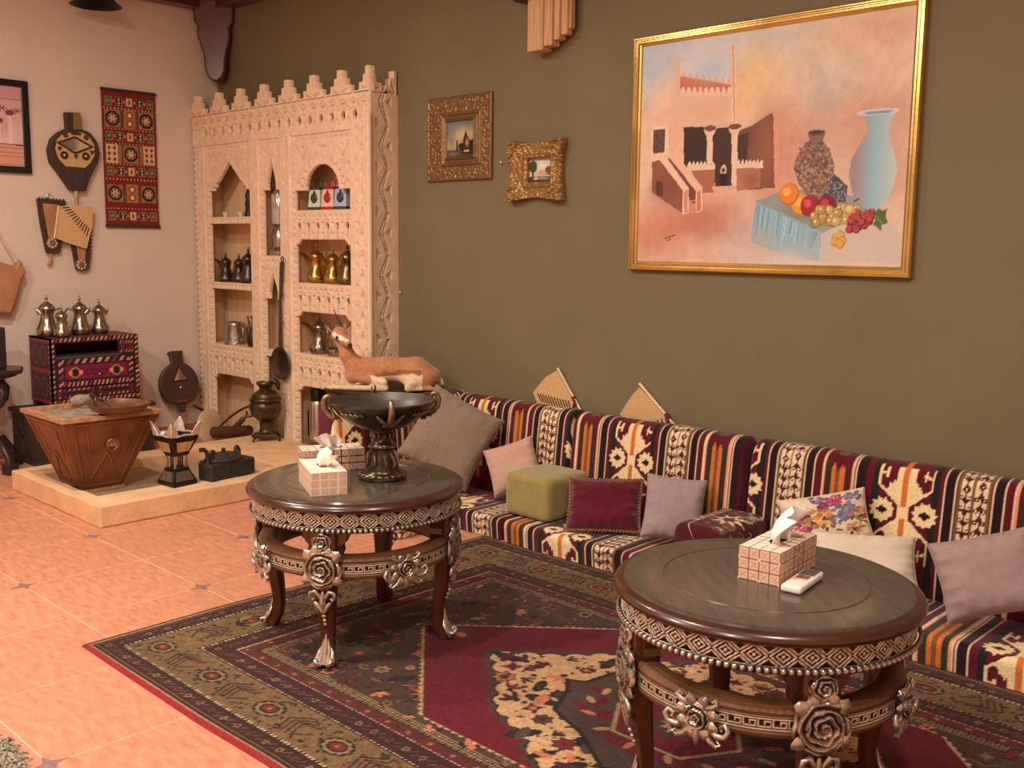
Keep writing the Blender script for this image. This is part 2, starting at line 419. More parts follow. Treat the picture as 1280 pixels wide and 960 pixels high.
# dark wooden cornice beams with the carved corbel in the corner
struct(MB().box((0.06, RY/2, (CEIL+3.235)/2), (0.12, -RY, CEIL-3.235)).build('trim_1', M_BEAM, bevel=0.008))
struct(MB().box((RX/2+0.06, -0.06, (CEIL+3.235)/2), (RX-0.12, 0.12, CEIL-3.235)).build('trim_2', M_BEAM, bevel=0.008))
prof = [(-0.155, 0), (-0.15, -.12), (-.148, -.165), (-.12, -.20), (-.128, -.235), (-.125, -.27), (-.085, -.40), (-.078, -.50), (-.055, -.565), (-.02, -.60), (.02, -.60), (.055, -.575), (.078, -.52), (.085, -.42), (.118, -.29), (.125, -.25), (.118, -.21), (.145, -.17), (.15, -.12), (.155, 0)]
cb = MB().prism(prof, (0.075, -0.02, 3.30), (0.707, 0.707, 0), (0, 0, 1), (0.707, -0.707, 0), 0.16)
struct(cb.build('trim_3', M_BEAM, bevel=0.018, seg=3))

# ================================================================ CARVED DISPLAY CABINET
M_CARVE = vmat('carved_cream_wood', rough=0.72, var=0.10, scale=18, bump=0.15, bscale=70)
M_CARVE_IN = mat('pale_board', (226, 190, 148), rough=0.75, var=0.10, scale=5, stretch=(6, 6, 0.6), bump=0.05)
CREAM = np.array((236, 206, 174.)); STAIN = np.array((176, 120, 88.))
def carve(name, cv, o, ex, ez, inn, thick, parent, rec=0.026, tint=0.0, loc=None, rot=None, base=CREAM, base_depth=None, m=None, colors=None):
    """carved board: canvas channel 0 = depth of the chip (0..1), channel 1 = cut through"""
    o, ex, ez, inn = (np.array(q, float) for q in (o, ex, ez, inn)); nu, nv = cv.nu, cv.nv
    D = cv.a[..., 0]; H = cv.a[..., 1]
    hole = (H[:-1, :-1]+H[1:, :-1]+H[:-1, 1:]+H[1:, 1:])/4 > 0.45
    sol = ~hole; dep = D*rec+(base_depth if base_depth is not None else 0)
    pos = lambda d: o+cv.X[..., None]*ex+cv.Y[..., None]*ez+np.asarray(d)[..., None]*inn
    V = np.concatenate([pos(dep).reshape(-1, 3), pos(np.full(D.shape, thick)).reshape(-1, 3)]); n = nu*nv
    F = grid_faces(nu, nv).reshape(nv-1, nu-1, 4)[sol]
    S = np.zeros((nv+1, nu+1), bool); S[1:-1, 1:-1] = sol; W = []
    id_ = lambda j, i: j*nu+i
    for dj, di in ((0, -1), (0, 1), (-1, 0), (1, 0)):
        nb = S[1+dj:nv+dj, 1+di:nu+di]; J, I = np.nonzero(sol & ~nb)
        if di == -1: a, b = id_(J, I), id_(J+1, I)
        elif di == 1: a, b = id_(J+1, I+1), id_(J, I+1)
        elif dj == -1: a, b = id_(J, I+1), id_(J, I)
        else: a, b = id_(J+1, I), id_(J+1, I+1)
        W.append(np.stack([a, b, b+n, a+n], -1))
    F = np.concatenate([F]+W)
    C = np.asarray(base)+(STAIN-CREAM)*np.clip(D, 0, 1)[..., None]*tint if colors is None else colors; C = np.concatenate([C.reshape(-1, 3)]*2)
    used = np.unique(F); mp = -np.ones(2*n, int); mp[used] = np.arange(len(used))
    return link(name, np_mesh(name, V[used], mp[F], C[used], smooth=False), m or M_CARVE, parent, loc, rot)
def tri(cv, cx, cy, w, h, c=(1, 0, 0)): cv.poly([(cx-w/2, cy-h/2), (cx+w/2, cy-h/2), (cx, cy+h/2)], c)
def loz(cv, cx, cy, w, h, c=(1, 0, 0)): cv.poly([(cx-w/2, cy), (cx, cy-h/2), (cx+w/2, cy), (cx, cy+h/2)], c)

CF = -0.237
cab = thing('display_cabinet', 'tall cream carved wooden display cabinet with crenellated top and open niches of metalware', 'cabinet', (0, 0, 0))
# boards behind the carved front
MB().box((1.10, -0.015, 1.225), (2.14, 0.02, 2.43)).build('back_board', M_CARVE_IN, cab)
for x in (0.035, 0.885, 1.27, 2.09): MB().box((x, -0.12, 1.225), (0.03, 0.19, 2.43)).build('divider_board', M_CARVE_IN, cab)
MB().box((1.10, -0.125, 2.40), (2.12, 0.20, 0.03)).build('top_board', M_CARVE_IN, cab)
CELL = 0.005
# frieze
cv = Cv(2.16, 0.225, CELL)
for k in range(20):
    cx = 0.055+k*0.1080
    loz(cv, cx, 0.175, 0.082, 0.046); tri(cv, cx+0.054, 0.207, 0.026, -0.022); tri(cv, cx+0.054, 0.146, 0.026, 0.022)
cv.rect(0, 0.128, 2.16, 0.132, (0.6, 0, 0))
for k in range(16):
    cx = 0.185+k*0.122
    cv.ell(cx, 0.092, 0.027, 0.034, (0.4, 0, 0)); cv.ell(cx, 0.092, 0.021, 0.029, (0, 1, 0))
    for s in (-1, 1):
        tri(cv, cx+0.061, 0.092+s*0.020, 0.034, -s*0.024)
for k in range(17): tri(cv, 0.14+k*0.122, 0.036, 0.024, -0.018); tri(cv, 0.20+k*0.122, 0.012, 0.024, 0.018)
carve('frieze', cv, (0.02, CF, 2.215), (1, 0, 0), (0, 0, 1), (0, 1, 0), 0.03, cab)
# merlons
def merlon_cv(w=0.285, h=0.16):
    cv = Cv(w, h, CELL); W = w
    out = [(0, 0), (0, .02), (.045, .02), (.045, .062), (.085, .062), (.085, .108), (.115, .108), (.115, .158), (W-.115, .158), (W-.115, .108), (W-.085, .108), (W-.085, .062), (W-.045, .062), (W-.045, .02), (W, .02), (W, 0)]
    a = np.zeros(cv.X.shape, bool); s0, s1, m = cv.pmask(out); a[s0, s1] = m; a[0, :] = True
    cv.a[..., 1] = np.where(a, 0, 1)
    c = W/2
    cv.line([(c, .03), (c, .13)], 0.007, (1, 0, 0))
    for s in (-1, 1):
        cv.line([(c+s*.012, .022), (c+s*.042, .085)], 0.009, (1, 0, 0)); cv.line([(c+s*.02, .012), (c+s*.08, .032)], 0.011, (1, 0, 0))
    return cv
mcv = merlon_cv()
m0 = carve('merlon', mcv, (-0.1425, 0, 0), (1, 0, 0), (0, 0, 1), (0, 1, 0), 0.05, cab, loc=(0.08, CF, 2.435))
for x in (0.38, 0.68, 0.985, 1.285, 1.58, 1.88, 2.045+0.0): 
    if x < 2.0: link('merlon', m0.data, None, cab, (x, CF, 2.435))
c8 = merlon_cv(); c8.a[..., 1] = np.where(c8.X > 0.147, 1, c8.a[..., 1]); c8.a[..., 0] *= (np.abs(c8.X-.1425) > .012)
carve('merlon', c8, (-0.1425, 0, 0), (1, 0, 0), (0, 0, 1), (0, 1, 0), 0.05, cab, loc=(2.178, CF, 2.435))
c9 = merlon_cv(); c9.a[..., 1] = np.where(c9.X < 0.1425, 1, c9.a[..., 1]); c9.a[..., 0] *= (np.abs(c9.X-.1425) > .012)
carve('merlon', c9, (-0.1425, 0, 0), (1, 0, 0), (0, 0, 1), (0, 1, 0), 0.05, cab, loc=(2.178, CF+0.012, 2.435), rot=(0, 0, PI/2))
carve('merlon', c8, (-0.1425, 0, 0), (1, 0, 0), (0, 0, 1), (0, 1, 0), 0.05, cab, loc=(2.178, -0.012, 2.425), rot=(0, 0, PI/2))
# posts
def post(x0, x1, style):
    w = x1-x0; H = 2.215; cv = Cv(w, H, CELL); bd = np.zeros(cv.X.shape)
    if style == 'lozenge':
        k = 0; z = 0.10
        while z < H-0.03:
            loz(cv, w*0.62, z, 0.044, 0.105); tri(cv, w*0.36, z+0.066, 0.026, 0.036); tri(cv, w*0.86, z+0.066, 0.026, 0.036)
            cv.poly([(w*.30, z+.045), (w*.30, z+.09), (w*.46, z+.066)], (1, 0, 0)); cv.poly([(w*.93, z+.045), (w*.93, z+.09), (w*.78, z+.066)], (1, 0, 0))
            z += 0.132
        for z in np.arange(0.05, H, 0.21): cv.poly([(w*.08, z), (w*.08, z+.035), (w*.17, z+.018)], (1, 0, 0))
    else:
        r = w*0.17; xr = w*0.70
        bd = 0.012-0.020*np.sqrt(np.clip(1-((cv.X-xr)/r)**2, 0, 1)); bd = np.where(np.abs(cv.X-xr) < r, bd, 0.0)
        for z in np.arange(0.03, H, 0.047):
            cv.poly([(w*.93, z), (w*.93, z+.03), (w*1.0, z+.015)], (1, 0, 0))
            if style == 'outer': cv.poly([(0, z), (0, z+.04), (w*.15, z+.02)], (1, 0, 0)); loz(cv, w*.24, z+.02, .018, .03)
        for q, z in enumerate(np.arange(0.06, H, 0.115)):
            xx = w*(.40 if q % 2 else .33); s = 1 if q % 2 else -1
            cv.poly([(xx, z), (xx, z+.034), (xx+s*.018, z+.017)], (1, 0, 0))
    carve('post', cv, (x0, CF, 0.0), (1, 0, 0), (0, 0, 1), (0, 1, 0), 0.035, cab, base_depth=bd)
post(0.02, 0.225, 'outer'); post(0.805, 0.96, 'plain'); post(1.185, 1.355, 'plain'); post(1.985, 2.18, 'lozenge')
# right-hand side panel with zigzag grooves, and the round bead at the corner
cv = Cv(0.225, 2.43, CELL)
p = 0.27
for k in range(10):
    z = -0.05+k*p; xc = 0.075
    for dx in (0.0, 0.022):
        cv.line([(xc+dx, z+0.01), (xc+0.055+dx*.6, z+p/2-.01)], 0.010, (1, 0, 0)); cv.line([(xc+.055+dx*.6, z+p/2+.01), (xc+dx, z+p-.01)], 0.010, (1, 0, 0))
    cv.poly([(.045, z+p/2-.035), (.045, z+p/2+.035), (.085, z+p/2)], (1, 0, 0)); cv.poly([(.165, z-.03), (.165, z+.03), (.125, z)], (1, 0, 0))
carve('side_panel', cv, (2.182, CF+0.012, 0.0), (0, 1, 0), (0, 0, 1), (-1, 0, 0), 0.03, cab, base=CREAM)
MB().tube([(2.178, CF+0.004, 0.0), (2.178, CF+0.004, 2.30)], 0.020, 12).build('corner_bead', mat('pale_moulding', (236, 206, 174), rough=0.6, var=0.05), cab, smooth=50)
# arch panels
def shelf_tri(cv, z, x0, x1, s=0.05, up=True):
    n = int((x1-x0)/s)
    for k in range(n): tri(cv, x0+(k+.5)*(x1-x0)/n, z, s*.66, 0.026 if up else -0.026)
def arch_panel(x0, x1, z0, z1, kind, name='arch_panel'):
    w, h = x1-x0, z1-z0; cv = Cv(w, h, CELL); c = w/2
    shelf_tri(cv, h-0.03, 0.02, w-0.02)
    if kind == 'round':
        R = 0.185; top = 0.165
        for k in range(13):
            a = PI*(k+0.5)/13; ca, sa = math.cos(a), math.sin(a)
            p = lambda r, d: (c+ca*r*R-sa*d, .0+sa*r*top+ca*d+.0)
            cv.poly([p(1.16, -.013), p(1.16, .013), p(1.42, 0)], (1, 0, 0))
        for s in (-1, 1):
            cv.line([(c+s*.16, h-.09), (c+s*.24, h-.19)], .011, (1, 0, 0)); cv.line([(c+s*.29, h-.07), (c+s*.20, h-.20)], .011, (1, 0, 0))
            tri(cv, c+s*.22, h-.095, .04, -.04); cv.poly([(c+s*.30, .13), (c+s*.30, .18), (c+s*.265, .155)], (1, 0, 0)); tri(cv, c+s*.27, .055, .05, .045)
        cv.line([(c-.04, h-.085), (c+.04, h-.085)], .012, (1, 0, 0))
        cv.ell(c, 0.0, R, top, (0, 1, 0)); cv.rect(c-R, 0, c+R, 0.004, (0, 1, 0))
    elif kind == 'ogee':
        pts = [(c-.225, 0), (c-.225, .02), (c-.195, .02), (c-.195, .05), (c-.16, .065), (c-.07, .145), (c, .205), (c+.07, .145), (c+.16, .065), (c+.195, .05), (c+.195, .02), (c+.225, .02), (c+.225, 0), (c, -.01)]
        cv.poly(pts, (0, 1, 0)); cv.rect(c-.225, 0, c+.225, .004, (0, 1, 0))
        for s in (-1, 1):
            cv.line([(c+s*.05, .215), (c+s*.14, .13)], .012, (1, 0, 0))
            for q in range(3): cv.line([(c+s*(.20+.02*q), .15+.03*q), (c+s*(.235+.012*q), .20+.025*q)], .009, (1, 0, 0)); cv.line([(c+s*.235, .08+.045*q), (c+s*.265, .11+.045*q)], .009, (1, 0, 0))
            tri(cv, c+s*.225, h-.07, .026, -.026)
        tri(cv, c, .245, .03, .035)
    else:
        hh = h*0.62
        pts = [(c-.052, 0), (c-.058, .035), (c-.045, .085), (c-.02, hh*.75), (c, hh), (c+.02, hh*.75), (c+.045, .085), (c+.058, .035), (c+.052, 0), (c, -.01)]
        cv.poly(pts, (0, 1, 0)); cv.rect(c-.052, 0, c+.052, .004, (0, 1, 0))
        for s in (-1, 1): cv.line([(c+s*.018, hh*1.12), (c+s*.068, hh*.35)], .010, (1, 0, 0)); tri(cv, c+s*.072, h-.085, .034, .042)
    return carve(name, cv, (x0, CF+0.008, z0), (1, 0, 0), (0, 0, 1), (0, 1, 0), 0.03, cab)
arch_panel(0.225, 0.805, 1.88, 2.215, 'ogee'); arch_panel(0.96, 1.185, 1.865, 2.215, 'lancet'); arch_panel(1.355, 1.985, 1.85, 2.215, 'round')
arch_panel(0.96, 1.185, 1.105, 1.40, 'lancet')
# spoon-cut panels and shelves
def spoon_panel(x0, x1, z0, z1, n):
    w, h = x1-x0, z1-z0; cv = Cv(w, h, CELL)
    shelf_tri(cv, h-0.028, 0.02, w-0.02, 0.055)
    m = 0.045
    for k in range(n):
        cx = m+(w-2*m)*k/(n-1); zs = h*0.55
        cv.ell(cx, zs, .017, .030, (0, 1, 0)); cv.rect(cx-.0075, 0.035, cx+.0075, zs, (0, 1, 0))
        tri(cv, cx, h-.066, .024, -.026)
        if k < n-1:
            c2 = cx+(w-2*m)/(n-1)/2; tri(cv, c2, zs+.008, .028, -.034); tri(cv, c2, zs-.058, .026, -.030)
    cut = (cv.Y < 0.035-1e-6) & (np.minimum(cv.X, w-cv.X) > 0.035+0.035*(cv.Y/0.035)); cv.a[..., 1] = np.where(cut, 1, cv.a[..., 1])
    carve('spoon_cut_panel', cv, (x0, CF+0.008, z0), (1, 0, 0), (0, 0, 1), (0, 1, 0), 0.022, cab)
for z, x0, x1 in ((1.527, 1.29, 2.07), (1.037, 1.29, 2.07), (.522, 1.29, 2.07), (.502, .06, .865), (2.222, .06, 2.07)): MB().box(((x0+x1)/2, -0.118, z), (x1-x0, 0.175, 0.012)).build('cutout_shade_board', M_CARVE_IN, cab)  # boards added inside to shut light out behind the spoon cut-outs and frieze ovals
def shelf(x0, x1, z, trim=True):
    s = MB().box(((x0+x1)/2, -0.12, z-0.0125), (x1-x0, 0.20, 0.025)).build('shelf', M_CARVE_IN, cab)
    if trim:
        cv = Cv(x1-x0, 0.05, CELL); shelf_tri(cv, 0.028, 0.02, x1-x0-.02)
        t = carve('shelf_trim', cv, (x0, CF+0.008, z-0.05), (1, 0, 0), (0, 0, 1), (0, 1, 0), 0.018, s)
for z0, z1 in ((1.49, 1.71), (1.0, 1.22), (0.485, 0.735)): spoon_panel(1.355, 1.985, z0, z1, 6)
spoon_panel(0.225, 0.805, 0.465, 0.72, 5)
ZR = (1.72, 1.23, 0.745); ZL = (1.685, 1.20, 0.73); ZM = (1.41, 0.74)
for z in ZR: shelf(1.29, 2.07, z, False)
for z in ZL: shelf(0.06, 0.865, z, z > 1)
for z in ZM: shelf(0.905, 1.25, z, z < 1)

# ================================================================ FLOOR SOFA (majlis) IN STRIPED KILIM FABRIC
BURG, DARK, IVORY, OLIVE, GRN, ORG, SALM, BRN = (94, 16, 34), (40, 15, 20), (230, 210, 174), (120, 94, 50), (32, 56, 42), (210, 116, 48), (226, 158, 118), (128, 78, 44)
GBLK = (28, 32, 30)
PER = 0.79
STRIPES = [(-.103, .9, BURG), (-.058, -.036, GRN), (-.036, -.010, ORG), (-.012, .012, BRN), (.010, .036, ORG), (.036, .058, GRN), (-.083, -.074, SALM), (.074, .083, SALM), (-.093, -.083, IVORY), (.083, .093, IVORY),
           (-.005, .005, OLIVE), (.103, .110, IVORY), (.110, .158, DARK), (.158, .165, IVORY), (.20, .24, GBLK), (.51, .55, GBLK), (.575, .582, IVORY), (.582, .628, DARK), (.628, .636, IVORY),
           (.640, .652, OLIVE), (.652, .712, IVORY), (.712, .724, OLIVE), (.724, .786, IVORY), (.786, .80, OLIVE), (.806, .813, IVORY), (.813, .858, DARK), (.858, .866, IVORY)]
def kilim_fabric(cv, xt, vm, vtop=None):
    """striped fabric on canvas: stripes run along y; xt = centre of a tulip stripe block, vm = height of the big motif"""
    k0 = int(math.floor((cv.x[0]-xt)/PER))-1; k1 = int(math.ceil((cv.x[-1]-xt)/PER))+1
    cv.a[:] = BURG
    for k in range(k0, k1+1):
        b = xt+k*PER
        for f0, f1, c in STRIPES: cv.rect(b+f0*PER, cv.y[0], b+f1*PER, cv.y[-1], c)
        # tulip block: pointed ends and diamond
        for vc, s in ((vm+.17, 1), (vm-.22, -1)):
            w = .058*PER
            cv.poly([(b-w, vc), (b-w*.5, vc-s*.03), (b-w*.45, vc-s*.005), (b, vc-s*.045), (b+w*.45, vc-s*.005), (b+w*.5, vc-s*.03), (b+w, vc), (b+w, vc+s*.13), (b-w, vc+s*.13)], BURG)
            loz(cv, b, vc+s*.055, .062, .055, BRN); loz(cv, b, vc+s*.055, .034, .028, OLIVE); cv.line([(b, vc+s*.03), (b, vc+s*.08)], .006, BURG)
        # vine columns
        for cx in (b+.682*PER, b+.755*PER):
            z = vm-.42+(.02 if cx > b+.7*PER else 0); q = 0
            while z < vm+.5:
                if q % 7 == 5: loz(cv, cx, z+.02, .034, .044, BURG); loz(cv, cx, z+.02, .010, .012, IVORY)
                else:
                    s = 1 if (cx > b+.7*PER) else -1
                    cv.poly([(cx-.019, z+.020-s*.008), (cx+.019, z+.020-s*.008), (cx, z+.020+s*.022)], BURG)
                    for t in (-1, 1):
                        cv.ell(cx+t*.0155, z+.020-s*.010, .0095, .0105, BURG); cv.ell(cx+t*.0150, z+.020-s*.011, .0042, .0048, IVORY)
                    cv.line([(cx, z), (cx, z+.045)], .006, BURG)
                z += .045; q += 1
        # big hooked motif
        c = b+.375*PER; I = (238, 214, 164); K = 1.28
        q_ = lambda s, x, y: (c+s*x*K, vm+y*K)
        for s in (-1, 1):
            cv.poly([q_(s, *p) for p in ((0, .15), (.030, .15), (.030, .095), (.038, .105), (.042, .085), (.05, .092), (.056, .07), (.066, .072), (.04, .038), (.018, .022), (.018, -.022), (.04, -.038), (.066, -.072), (.056, -.07), (.05, -.092), (.042, -.085), (.038, -.105), (.030, -.095), (.030, -.15), (0, -.15))], I)
            for t in (-1, 1):
                cv.line([q_(s, .048, t*.052), q_(s, .086, t*.082), q_(s, .086, t*.15)], .010, I)
                cv.line([q_(s, .086, t*.118), q_(s, .060, t*.127)], .010, I); cv.line([q_(s, .062, t*.14), q_(s, .062, t*.112)], .010, I)
            cv.star(c+s*.070*K, vm, .043*K, I, 11, .78, .14); loz(cv, c+s*.070*K, vm, .058, .036, DARK)
        cv.rect(c-.011, vm+.024, c+.011, vm+.26, ORG); cv.rect(c-.011, vm-.26, c+.011, vm-.022, ORG)
    return cv
M_KILIM = vmat('kilim_upholstery', rough=0.9, var=0.22, scale=160, bump=0.35, bscale=420, sheen=0.15, spec=0.2)

def mirrored(cv, xt, vm): kilim_fabric(cv, xt, vm); cv.a[:] = cv.a[:, ::-1].copy()
def resample(pts, step):
    P = np.array(pts, float); d = np.r_[0, np.cumsum(np.linalg.norm(np.diff(P, axis=0), axis=1))]; n = max(4, int(d[-1]/step)+1); t = np.linspace(0, d[-1], n)
    return np.stack([np.interp(t, d, P[:, k]) for k in range(P.shape[1])], -1), d[-1]
def rounded(pts, r, n=5):
    """round the corners of an open 2-D polyline"""
    out = [np.array(pts[0], float)]
    for a, b, c in zip(pts[:-2], pts[1:-1], pts[2:]):
        a, b, c = (np.array(q, float) for q in (a, b, c)); rr = r if not hasattr(r, '__len__') else r
        u = (a-b)/np.linalg.norm(a-b); v = (c-b)/np.linalg.norm(c-b); q = min(rr, np.linalg.norm(a-b)*.49, np.linalg.norm(c-b)*.49)
        for t in np.linspace(0, 1, n): out.append((1-t)**2*(b+u*q)+2*t*(1-t)*b+t*t*(b+v*q))
    out.append(np.array(pts[-1], float)); return out
def cushion(name, prof, u0, u1, mapf, xt, vm, step=0.006, sag=0.0, paint=None, m=None, seed=1):
    """upholstered block: profile (depth, height) swept along u; ends drawn in and closed"""
    P, L = resample(prof, step); nv = len(P); n0 = int((u1-u0)/step)+1
    U = np.linspace(u0, u1, n0); e = 0.018
    ext = [(u0+.0, .0), (u0+.0, .5), (u0+.001, .86), (u0+.006, .95), (u0+e, 1)]; exr = [(u1-e, 1), (u1-.006, .95), (u1-.001, .86), (u1, .5), (u1, .0)]
    mid = [(u, 1.0) for u in U if u0+e < u < u1-e]
    cols = ext+mid+exr; uu = np.array([c[0] for c in cols]); ss = np.array([c[1] for c in cols]); nu = len(cols)
    cen = (P.max(0)+P.min(0))/2
    cv = Cv(u1-u0, L, step, x0=u0); (paint or kilim_fabric)(cv, xt, vm)
    iu = np.clip(np.round((uu-u0)/(u1-u0)*(cv.nu-1)).astype(int), 0, cv.nu-1); iv = np.clip(np.round(np.linspace(0, cv.nv-1, nv)).astype(int), 0, cv.nv-1)
    C = cv.a[np.ix_(iv, iu)]
    Q = cen+(P[:, None, :]-cen)*ss[None, :, None]
    Ug = np.broadcast_to(uu[None, :], Q.shape[:2])
    nz = vnoise(Ug*4.0, np.broadcast_to(np.linspace(0, L, nv)[:, None], Ug.shape)*4.0, seed)*0.006
    Q = Q+nz[..., None]*(Q-cen)/np.maximum(np.linalg.norm(Q-cen, axis=-1, keepdims=True), 1e-6)*(ss[None, :, None])
    V = mapf(Ug, Q[..., 0], Q[..., 1]).reshape(-1, 3); F = grid_faces(nu, nv)
    # close the loop bottom
    i = np.arange(nu-1); F = np.concatenate([F, np.stack([(nv-1)*nu+i, (nv-1)*nu+i+1, i+1, i], -1)])
    me = np_mesh(name, V, F, C.reshape(-1, 3))
    bm = bmesh.new(); bm.from_mesh(me); bmesh.ops.remove_doubles(bm, verts=bm.verts, dist=1e-6); bmesh.ops.recalc_face_normals(bm, faces=bm.faces); bm.to_mesh(me); bm.free()
    me.polygons.foreach_set('use_smooth', np.ones(len(me.polygons), bool))
    return link(name, me, m or M_KILIM)
along_x = lambda U, d, z: np.stack([U, -d, z], -1)
XL = 2.68
along_y = lambda U, d, z: np.stack([XL+d, U, z], -1)
ZS, ZB = 0.115, 0.625
VMB = .43
back_prof = rounded([(.238, .002), (.228, .28), (.19, ZB), (.050, ZB+.005), (.038, .002)], .075, 7)
seat_prof = rounded([(.655, .002), (.665, ZS), (.248, ZS+.002), (.248, .002)], .04, 6)
xj1 = float(ony(727, 512, -.12)[0]); xj2 = float(ony(943, 546, -.12)[0])
xt_b = float(ony(735, 535, -.2)[0])
o = cushion('sofa_back_cushion', back_prof, 2.928, xj1-.004, along_x, 2.928+xj1-.004-float(ony(649, 510, -.2)[0]), VMB, paint=mirrored, seed=3); tag(o, 'striped kilim back cushion behind the big grey and pink pillows', 'sofa', 'back cushions of the floor sofa')
o = cushion('sofa_back_cushion', back_prof, xj1+.004, xj2-.01, along_x, xt_b, VMB, seed=4); tag(o, 'striped kilim back cushion behind the burgundy pillow and the olive cube', 'sofa', 'back cushions of the floor sofa')
o = cushion('sofa_back_cushion', back_prof, xj2+.03, 6.95, along_x, xt_b+PER*1.93-.13, VMB, seed=5); tag(o, 'striped kilim back cushion behind the floral and cream pillows', 'sofa', 'back cushions of the floor sofa')
lb = [(d, z) for d, z in back_prof]
o = cushion('sofa_back_cushion', lb, -1.04, -.02, along_y, -.50, VMB, seed=6); tag(o, 'short striped kilim back cushion that carries the gazelle', 'sofa', 'back cushions of the floor sofa')
o = cushion('sofa_seat_cushion', seat_prof, 2.925, 3.775, along_x, 3.86-PER, .16, seed=7); tag(o, 'low striped kilim seat mattress under the grey and pink pillows', 'sofa', 'seat mattresses of the floor sofa')
o = cushion('sofa_seat_cushion', seat_prof, 3.785, 5.098, along_x, 3.88, .16, seed=8); tag(o, 'low striped kilim seat mattress under the olive cube and burgundy pillow', 'sofa', 'seat mattresses of the floor sofa')
o = cushion('sofa_seat_cushion', seat_prof, 5.11, 6.95, along_x, 5.98, .16, seed=9); tag(o, 'low striped kilim seat mattress under the mauve pillow', 'sofa', 'seat mattresses of the floor sofa')
sp2 = rounded([(.73, .002), (.74, ZS), (.25, ZS+.002), (.25, .002)], .04, 6)
o = cushion('sofa_seat_cushion', sp2, -1.02, -.675, along_y, -.75, .16, seed=10); tag(o, 'short low striped kilim seat mattress below the back that carries the gazelle', 'sofa', 'seat mattresses of the floor sofa')
# armrest bolster in a busier hooked kilim
def bolster_paint(cv, xt, vm):
    cv.a[:] = (84, 20, 30); r = np.random.default_rng(5); P2 = [(210, 190, 160), (150, 104, 60), (58, 62, 50), (40, 18, 22), (176, 120, 92), (120, 112, 92)]
    for a in np.arange(cv.x[0], cv.x[-1], .075):
        for b in np.arange(0, cv.h, .085):
            c = P2[r.integers(len(P2))]; s = .03; x, y = a+.04+(.035 if int(b/.085) % 2 else 0), b+.04
            cv.line([(x-s, y), (x, y+s*1.2), (x+s, y), (x, y-s*1.2), (x-s, y)], .006, c); cv.line([(x-s*.4, y), (x, y+s*.5), (x+s*.4, y), (x, y-s*.5)], .006, P2[r.integers(len(P2))])
            for t in (-1, 1): cv.line([(x+t*s, y), (x+t*s, y+s*.8), (x+t*s*.6, y+s*.9)], .005, c)
    cv.star((cv.x[0]+cv.x[-1])/2, .34, .085, IVORY, 8, .45); cv.star((cv.x[0]+cv.x[-1])/2, .34, .05, BURG, 6, .5); cv.line([(cv.x[0], .24), (cv.x[-1], .24)], .006, (190, 160, 130))
bol_prof = rounded([(0.0, .0), (0.0, .19), (.26, .19), (.26, .0)], .07, 7)
BX0, BX1 = 4.80, 5.07
o = cushion('armrest_bolster', [(BX0+d, ZS+z+.003) for d, z in bol_prof], -.62, -.245, lambda U, d, z: np.stack([d, U, z], -1), 0, 0, paint=bolster_paint)
tag(o, 'square armrest bolster in dark hooked kilim between the seat mattresses', 'armrest')

